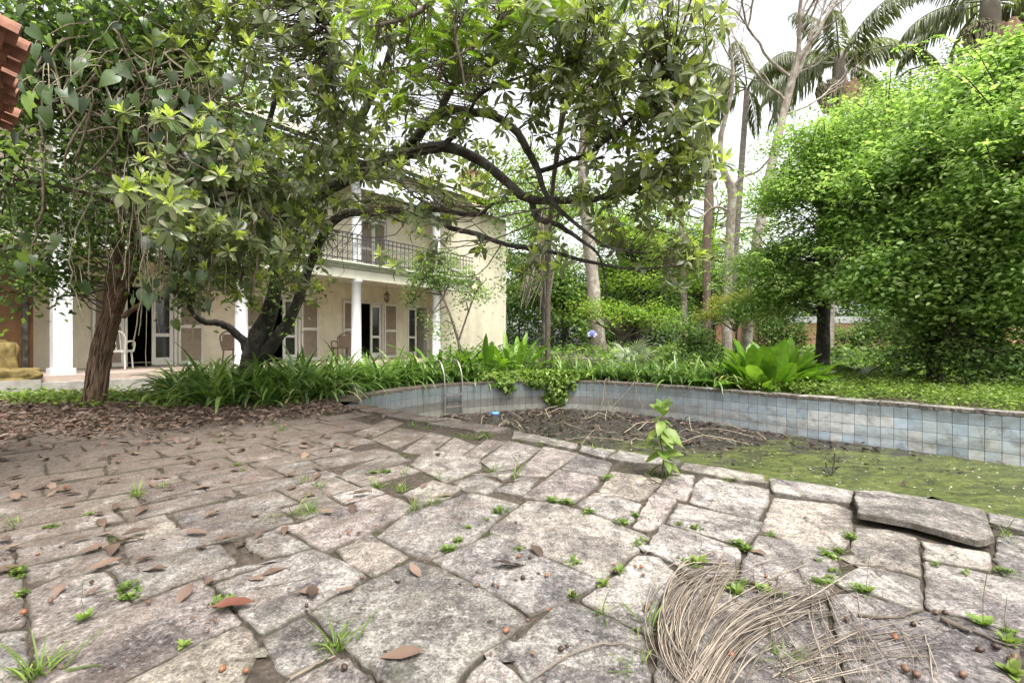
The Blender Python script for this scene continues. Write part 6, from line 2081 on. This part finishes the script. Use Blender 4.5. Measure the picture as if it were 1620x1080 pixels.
for k in range(30):
    i = int(np.clip(3 + k * 0.55, 2, 19))
    az = k * 2.4 + r_.uniform(-0.4, 0.4); el = r_.uniform(-0.5, 0.45)
    if k > 22: el = 0.8
    ax = np.array([math.cos(az) * math.cos(el), math.sin(az) * math.cos(el) - 0.1, math.sin(el)]); ax = nrm(ax)
    up = nrm(np.array([0, -0.45, 1.0]) + r_.normal(0, 0.25, 3))
    x_ = nrm(np.cross(ax, up)); z_ = np.cross(x_, ax)
    inst("leaf", SLM[4 if k in (17, 24) else r_.integers(0, 4)], tuple(stem[i]), Matrix(np.stack([x_, ax, z_], 1).tolist()).to_euler(), float(r_.uniform(0.11, 0.175) * (0.7 if k > 20 else 1)), sap)

def zone(px, py):
    if py < 790 and px < 520: return "near the leaf litter"
    if py < 790 and px < 900: return "by the coping left of the sapling"
    if py < 800: return "by the coping right of the sapling"
    if px < 250: return "at lower left by the straight joint"
    if px < 480: return "around the curled red-brown leaf"
    if px < 720 and py > 890: return "around the big grey flagstone"
    if px < 720: return "in the patio's middle left"
    if px < 1030: return "left of the dry palm strands"
    if px < 1330 and py > 880: return "beside the dry palm strands"
    if px < 1330: return "between sapling and dry palm strands"
    if py > 960: return "in the lower right corner"
    return "below the loose coping slab"
# ------------------------------------------------------------------ grass tufts and weeds in the joints
TUF = []
for k in range(5):
    m_ = MB(); r_ = np.random.default_rng(300 + k)
    for j in range(14 + 5 * k):
        arc_leaf(m_, np.append(r_.normal(0, 0.012, 2), -0.01), r_.uniform(0, 6.28), r_.uniform(0.5, 1.45), r_.uniform(0.05, 0.13), r_.uniform(0.0012, 0.0028), r_.uniform(0.3, 1.6), float(np.clip(r_.normal(0.55, 0.25), 0, 1)))
    TUF.append(m_.mesh("grass_tuft", M['weed']))
GT = [(598, 768, 1.5), (460, 812, 1.5), (653, 803, 1.2), (685, 795, 1.3), (480, 762, 1.2), (960, 970, 1.1), (1018, 985, 1.2), (1005, 1055, 1.1), (22, 830, 1.5), (215, 783, 1.3), (445, 680, 1.6), (430, 672, 1.3), (815, 750, 1.3), (858, 703, 1.3), (880, 705, 1.5), (900, 709, 1.4),
      (770, 690, 1.5), (755, 693, 1.3), (735, 690, 1.1), (655, 674, 1.3), (678, 677, 1.2), (1240, 1045, 1.2), (1600, 850, 1.3), (1035, 752, 1.3), (1060, 754, 1.2), (505, 770, 1.0), (635, 775, 1.0), (490, 808, 1.1), (258, 770, 1.0), (825, 699, 1.2), (955, 718, 1.2), (345, 700, 1.2), (780, 745, 1.3), (700, 758, 1.0), (1150, 760, 0.9), (640, 750, 0.9), (350, 690, 1.0), (940, 712, 1.1)]
for (x, y, sc) in GT:
    p = G(x, y)
    o = inst("grass_tuft", random.choice(TUF), (p[0], p[1], -0.01), (0, 0, random.uniform(0, 6.28)), sc * random.uniform(0.8, 1.1))
    tag(o, "small green grass tuft in a joint %s" % zone(x, y), "grass tuft", "grass tufts in the paving joints")
for (x, y, sc, lab) in ((535, 1025, 1.45, "long-bladed grass tuft beside the big grey flagstone"), (60, 1066, 1.6, "long-bladed grass tuft in the corner joint nearest the camera")):
    p = G(x, y)
    o = inst("grass_tuft", TUF[4], (p[0], p[1], -0.01), (0, 0, 1.0), sc); tag(o, lab, "grass tuft", "grass tufts in the paving joints")
WEE = []
for k in range(5):
    m_ = MB(); r_ = np.random.default_rng(400 + k)
    n = 26 + 12 * k
    c = np.column_stack([r_.normal(0, 0.015 + 0.003 * k, n), r_.normal(0, 0.016, n), r_.uniform(0.0, 0.03, n)])
    rd = np.stack([np.cos(np.arange(n) * 2.4), np.sin(np.arange(n) * 2.4), r_.uniform(0.1, 0.7, n)], -1)
    m_.place(OVAL if k % 2 else OVALC, c, rd, np.array([0, 0, 1.0]) + r_.normal(0, 0.2, (n, 3)), r_.uniform(0.018, 0.036, n), 1.1, np.clip(r_.normal(0.5, 0.25, n), 0, 1))
    WEE.append(m_.mesh("joint_weed", M['weed']))
WD = [(28, 905), (30, 915), (33, 940), (200, 932), (205, 945), (875, 793), (905, 797), (895, 794), (1010, 862), (1018, 855), (1090, 892), (1100, 898), (1160, 932), (1295, 888), (1310, 880), (1325, 872), (1312, 915), (1300, 925), (1318, 905), (1345, 850), (1360, 935), (1595, 1000), (1590, 905), (1270, 786), (1150, 758), (1160, 760), (1565, 832), (1180, 868), (1222, 848), (1165, 862), (1100, 836), (1075, 830), (965, 753), (960, 757), (1005, 815), (985, 828), (930, 810), (740, 835), (725, 855), (710, 870), (790, 810), (770, 822), (350, 955), (1090, 745), (1110, 748), (375, 735), (385, 745), (140, 815), (80, 835), (820, 870), (910, 890), (1175, 925), (1215, 940), (1225, 775), (1320, 793), (1525, 908), (590, 750), (610, 748), (1480, 895)]
for (x, y) in WD:
    p = G(x, y)
    o = inst("joint_weed", random.choice(WEE), (p[0], p[1], -0.006), (0, 0, random.uniform(0, 6.28)), random.uniform(0.5, 0.95))
    tag(o, "little mat of green weed in a joint %s" % zone(x, y), "weed", "weeds in the paving joints")
# larger pale seedlings
SED = []
for k in range(3):
    m_ = MB(); r_ = np.random.default_rng(500 + k)
    n = 9 + 4 * k
    a = np.arange(n) * 2.4
    el = r_.uniform(0.2, 1.2, n)
    m_.place(OVAL, np.zeros((n, 3)), np.stack([np.cos(a) * np.cos(el), np.sin(a) * np.cos(el), np.sin(el)], -1), np.array([0, 0, 1.0]) - 0.3 * np.stack([np.cos(a), np.sin(a), 0 * a], -1), r_.uniform(0.03, 0.065, n), 1.0, r_.uniform(0.5, 1, n))
    m_.tube([(0, 0, 0), (0.01, 0.01, 0.1), (0.015, 0, 0.19)], 0.0012, 3, 0.3)
    SED.append(m_.mesh("seedling", M['weed']))
for k, (x, y, sc, lab) in enumerate(((1555, 990, 1.25, "pale broad-leaved seedling in the joint at the right, largest of them"), (1595, 1020, 1.0, "pale seedling just below the largest one at the right edge"), (1600, 1065, 1.0, "pale seedling in the lower right corner"), (135, 978, 0.9, "two-leaved green seedling in the left joint"), (358, 958, 0.9, "green seedling behind the curled red-brown leaf"), (290, 1022, 0.6, "tiny pale seedling on the long stone at the left"), (1370, 937, 1.0, "pale seedling in the mossy joint right of the dry palm strands"), (905, 945, 0.7, "pale seedling beside a cluster of nuts in the middle joint"), (955, 925, 0.8, "thin seedling at the joint above the nuts"), (980, 905, 0.9, "thin seedling with tall stalk at the stone's corner"), (1165, 940, 1.0, "green seedling at the top end of the dry palm strands"), (1105, 893, 1.2, "green seedling above the dry palm strands"))):
    p = G(x, y)
    o = inst("seedling", SED[k % 3], (p[0], p[1], 0), (0, 0, k), sc * 0.8); tag(o, lab, "seedling")

# ------------------------------------------------------------------ fallen leaves and nuts
DM = []
for k in range(10):
    m_ = MB(); r_ = np.random.default_rng(600 + k)
    tp = leaf_tpl([0, .1, .16, .35, .55, .78, 1], [.006, .007, .06, .17, .2, .13, .01], r_.uniform(0.1, 0.6), r_.uniform(-0.12, 0.25), False, r_.uniform(0.0, 0.03))
    m_.place(tp, [[0, -0.5, 0]], np.array([0, 1.0, 0]), np.array([0, 0, 1.0]), 1, 1, [0.2, 0.35, 0.5, 0.6, 0.7, 0.8, 0.4, 0.55, 0.3, 0.97][k])
    DM.append(m_.mesh("fallen_leaf", M['dead']))
def leaf_at(p, sz, lab, grp=None, vi=None, rz=None, tilt=0.09):
    vi = random.choices(range(10), [1, 1.4, 1.6, 1.6, 1.4, 1, 1.4, 1.4, 1.2, 0.35])[0] if vi is None else vi
    o = inst("fallen_leaf", DM[vi], (p[0], p[1], p[2] + 0.012 + sz * 0.05), (random.gauss(0, tilt), random.gauss(0, tilt), random.uniform(0, 6.28) if rz is None else rz), sz)
    tag(o, lab, "leaf", grp)
leaf_at(G(365, 966), 0.16, "curled glossy red-brown leaf on the long flagstone at the left", None, 9, R(-75), 0.05)
leaf_at(G(640, 1042), 0.15, "brown oval leaf with a stalk on the big grey flagstone", None, 3, R(95), 0.03)
leaf_at(G(1198, 876), 0.13, "pale tan leaf beside the weeds on the right paving", None, 5, R(20), 0.1)
leaf_at(G(805, 900), 0.16, "dark curled leaf among nuts in the middle of the paving", None, 0, R(110), 0.2)
leaf_at(G(318, 773), 0.17, "large tan leaf lying on the left paving below the litter", None, 5, R(100), 0.1)
leaf_at(G(312, 848), 0.14, "single tan leaf by itself on the left paving", None, 4, R(80), 0.1)
scat = []
tries = 0
while len(scat) < 300 and tries < 20000:
    tries += 1
    u = random.random()
    if u < 0.7:
        x, y = random.uniform(-8.2, -1.6), random.uniform(3.9, 7.4)
        w = np.clip((y - np.interp(x, [-8, -5, -3, -1.6], [3.4, 4.4, 5.4, 6.6])) / 1.6 + 0.35, 0.03, 1)
        if random.random() > w: continue
    else:
        px, py = random.uniform(0, 900), 690 + 260 * random.random() ** 1.9
        x, y = G(px, py)[:2]
        if random.random() < np.clip((px - 350) / 500, 0, 0.9): continue
    if not patio_ok(x, y) or abs(x) > y * 1.08: continue
    scat.append((x, y))
for x, y in scat:
    vi = random.choices(range(10), [1, 1.4, 1.6, 1.6, 1.4, 1, 1.4, 1.4, 1.2, 0.15])[0]
    sz = random.uniform(0.07, 0.14)
    tone = {0: "dark brown", 8: "dark brown", 1: "brown", 6: "brown", 2: "light brown", 7: "light brown", 3: "tan", 4: "tan", 5: "pale tan", 9: "orange"}[vi]
    leaf_at((x, y, 0), sz, "%s %s dry leaf fallen %s" % ("large" if sz > 0.105 else "small", tone, zone(810 + F * x / y, 540 + F / y)), "dry leaves scattered on the paving", vi)
mb = MB()
n = 12000
P = np.stack([rng.uniform(-9.4, -1.4, n), rng.uniform(3.8, 9.2, n)], -1)
lim = np.interp(P[:, 0], [-9, -6, -4, -2.6, -1.5], [3.6, 4.2, 4.9, 6.1, 7.6])
w = np.clip((P[:, 1] - lim) / 1.6 + 0.2, 0.03, 0.8)
P = P[(rng.uniform(0, 1, n) < w) & ~inside_np(BLOCK, P[:, 0], P[:, 1])]
n = len(P)
mb.place(DEADL, np.column_stack([P, np.interp(P[:, 1], [4, 6, 9], [0.0, 0.025, 0.04]) + rng.uniform(0, 0.03, n)]), rand_dirs(n, -0.2, 0.2), np.array([0, 0, 1.0]) + rng.normal(0, 0.35, (n, 3)), rng.uniform(0.05, 0.13, n), rng.uniform(0.7, 1.3, n), np.clip(rng.normal(0.58, 0.2, n), 0, 0.93))
n = 7500
P = np.stack([rng.uniform(-6, 3.5, n), rng.uniform(1.3, 6.5, n)], -1)
P = P[(~inside_np(BLOCK, P[:, 0], P[:, 1])) & (rng.uniform(0, 1, n) < np.interp(P[:, 0], [-4, 0.5, 3], [1, 0.5, 0.35]))]
n = len(P)
mb.place(OVALC, np.column_stack([P, rng.uniform(0.004, 0.012, n)]), rand_dirs(n, -0.15, 0.15), np.array([0, 0, 1.0]) + rng.normal(0, 0.2, (n, 3)), rng.uniform(0.006, 0.028, n), rng.uniform(0.5, 1.2, n), np.clip(rng.normal(0.35, 0.25, n), 0, 0.85))
o = mb.build("leaf_litter", M['dead']); tag(o, "brown leaf litter covering the soil and paving near the bed", "leaf litter", kind="stuff")

NM = []
for k in range(4):
    bm = bmesh.new()
    bmesh.ops.create_icosphere(bm, subdivisions=2, radius=0.5)
    for v in bm.verts:
        v.co.z *= 0.88; v.co.x *= 1.12 + 0.08 * k
        v.co += v.co.normalized() * 0.05 * mnoise.noise(v.co * 3 + Vector((k, 0, 0)))
        if v.co.x > 0.45: v.co.x += 0.07
    me = bpy.data.meshes.new("palm_nut"); bm.to_mesh(me); bm.free()
    for p_ in me.polygons: p_.use_smooth = True
    me.materials.append(M['nut'])
    NM.append(me)
NP = [(545, 1062, 26), (352, 1064, 24), (389, 1067, 22), (158, 870, 22), (398, 878, 22), (145, 925, 22), (80, 955, 24), (235, 957, 22), (38, 974, 28), (280, 836, 20), (551, 846, 20), (567, 846, 20), (595, 835, 18), (755, 930, 22), (788, 931, 18), (780, 928, 18), (827, 918, 24), (865, 914, 22), (838, 886, 20), (820, 884, 20), (801, 1003, 26), (887, 1033, 24), (897, 1027, 16), (907, 943, 22), (973, 908, 22), (1014, 900, 20), (1005, 900, 18), (972, 897, 18), (1018, 913, 18), (1023, 968, 30), (1117, 950, 24), (1175, 968, 26), (1157, 1042, 26), (1191, 927, 20), (1212, 915, 18), (1481, 974, 24), (1495, 975, 26), (1523, 1074, 28), (1600, 1052, 30), (1550, 1034, 26), (1576, 1030, 28), (1605, 1045, 24), (1432, 1065, 30), (1450, 1074, 30), (1415, 1013, 24), (1445, 993, 24), (340, 985, 16), (485, 962, 18), (573, 917, 18), (816, 829, 18), (835, 985, 14), (868, 968, 14), (728, 927, 12), (1339, 985, 22), (1165, 955, 16), (1218, 928, 20), (843, 1038, 14), (96, 868, 16), (60, 880, 18), (330, 1000, 12), (1290, 1050, 18), (560, 860, 12)]
for (x, y, mm) in NP:
    p = G(x, y)
    ci = random.choices(range(4), [3, 1.5, 3, 1])[0]
    c = [(1, 1, 1), (1.7, 1.4, 1.2), (0.35, 0.33, 0.33), (1.7, 1.2, 0.85)][ci]
    s_ = mm / 1150.0
    o = inst("palm_nut", random.choice(NM), (p[0], p[1], 0.006 + s_ * 0.42), (random.uniform(-0.4, 0.4), random.uniform(-0.4, 0.4), random.uniform(0, 6.28)), s_ * 0.9, None, c)
    tag(o, "%s palm nut on the paving %s" % (["round brown", "pale tan", "small blackish", "orange-brown"][ci], zone(x, y)), "nut", "palm nuts on the paving")

# ------------------------------------------------------------------ dry palm flower stalk lying in the foreground
db = empty("dry_palm_stalk", tuple(G(1135, 1000))); DB = Vector(db.location)
tag(db, "fallen dry palm flower stalk with many tan strands spread on the paving", "palm debris")
GA = [[(1150, 903), (1075, 915), (1042, 955), (1036, 1010), (1062, 1065), (1120, 1115)],
      [(1140, 905), (1090, 925), (1060, 970), (1052, 1020), (1080, 1075), (1150, 1120)],
      [(1160, 908), (1115, 925), (1085, 970), (1072, 1020), (1085, 1070), (1130, 1120)],
      [(1150, 905), (1135, 950), (1115, 1000), (1085, 1050), (1070, 1110)]]
GB = [[(1075, 1110), (1120, 1035), (1200, 975), (1310, 942)], [(1110, 1115), (1170, 1020), (1260, 975), (1300, 962)], [(1085, 1090), (1150, 1000), (1220, 960), (1255, 925)], [(1130, 1120), (1190, 1030), (1260, 990), (1330, 955)]]
GC = [[(1145, 925), (1230, 990), (1300, 1050), (1350, 1120)], [(1295, 940), (1325, 1020), (1365, 1110)], [(1230, 1085), (1330, 1062), (1440, 1004)], [(1235, 1062), (1390, 1046), (1470, 1034)], [(1240, 1080), (1330, 1040), (1455, 1010)], [(1150, 955), (1190, 953), (1255, 945)], [(1300, 930), (1310, 990), (1340, 1060)], [(1210, 1010), (1290, 1080), (1310, 1115)], [(1340, 960), (1390, 1040), (1430, 1115)], [(1430, 1000), (1450, 1050), (1480, 1110)], [(1200, 930), (1215, 1000), (1250, 1100)]]
nstr = 0
def strand(px, r, jit, hz, cut=True):
    global nstr
    n = 18
    S = spline(px, 40)
    if cut:
        i0 = random.choice([0, 0, random.randint(0, 14)]); i1 = random.choice([39, 39, random.randint(22, 39)])
        S = S[i0:i1 + 1]
    S = spline(S, n)
    c = S.mean(0); a = random.gauss(0, 0.09)
    S = (S - c) @ np.array([[math.cos(a), math.sin(a)], [-math.sin(a), math.cos(a)]]) * random.uniform(0.9, 1.08) + c
    S = S + np.array([random.gauss(0, jit), random.gauss(0, jit * 0.8)]) + np.cumsum(np.cumsum(rng.normal(0, jit * 0.012, (n, 2)), 0), 0)
    t = np.linspace(0, 1, n)
    h = 0.006 + hz * np.sin(math.pi * t) * random.uniform(0.1, 1.0) + 0.004 * random.random()
    P = np.array([G(x, max(y, 700), 0.0) for x, y in S])
    P[:, 2] = h
    mb = MB()
    mb.tube(P - np.array(DB), np.linspace(r, r * 0.5, n), 5, random.random(), False)
    k_ = np.repeat(P - np.array(DB), 5, 0)
    mb.v[-1][:, 2] = k_[:, 2] + (mb.v[-1][:, 2] - k_[:, 2]) * 0.45
    mb.build("strand", M['straw'], db); nstr += 1
for k in range(85):
    a, b = random.sample(GA, 2)
    w = random.random()
    strand([np.array(p) * (1 - w) + np.array(q) * w for p, q in zip(spline(a, 6), spline(b, 6))], random.choice([0.0014, 0.0018, 0.0022, 0.003]) * random.uniform(0.85, 1.15), 13, 0.035)
for k in range(62):
    a, b = random.sample(GB, 2)
    w = random.random()
    strand([np.array(p) * (1 - w) + np.array(q) * w for p, q in zip(a, b)], random.choice([0.0016, 0.0025, 0.0038]) * random.uniform(0.85, 1.15), 24, 0.03)
for k in range(70):
    a = random.choice(GC)
    strand(a, random.uniform(0.0012, 0.003), 26, 0.03)

# loose twigs on the paving
TWG = [([(845, 1078), (900, 1042), (960, 1026), (1010, 1030), (1090, 1075)], .0035, "long thin curved stalk left of the dry palm strands", 'straw'),
       ([(1358, 978), (1400, 983), (1440, 980), (1460, 968)], .006, "dark crooked twig by the corner of the right flagstones", 'twig'),
       ([(1490, 985), (1515, 998), (1535, 1007)], .011, "short thick grey-brown stick in the right joint", 'twig'),
       ([(1540, 1003), (1580, 1018), (1630, 1030)], .005, "thin dark twig beside the pale seedlings", 'twig'),
       ([(1330, 900), (1370, 898), (1400, 899)], .004, "short twig on the mossy joint above the dry strands", 'twig'),
       ([(1020, 752), (1040, 765), (1060, 770)], .007, "small dark twig at the foot of the sapling", 'twig'),
       ([(458, 1080), (500, 1058), (530, 1043)], .006, "pale split cane lying beside the long-bladed grass tuft", 'straw'),
       ([(405, 935), (440, 928), (500, 915)], .002, "hair-thin dark twig across the lichen-stained flagstone", 'twig'),
       ([(520, 985), (545, 990), (590, 978)], .0025, "thin curved stalk on the big grey flagstone", 'twig'),
       ([(225, 800), (260, 790), (330, 770)], .005, "thin twig among the dry leaves on the left paving", 'twig'),
       ([(60, 930), (110, 905), (140, 880)], .002, "fine dark twig across the left paving", 'twig')]
for pts_, r_2, lab, mt in TWG:
    P = jitter_path([G(x, y, 0.0) + np.array([0, 0, 0.012]) for x, y in pts_], 14, 0.004)
    P[:, 2] = np.maximum(P[:, 2], r_2 + 0.006)
    mb = MB(); mb.tube(P, np.linspace(r_2, r_2 * 0.6, 14), 6, 0.4)
    o = mb.build("twig", M[mt]); tag(o, lab, "twig")
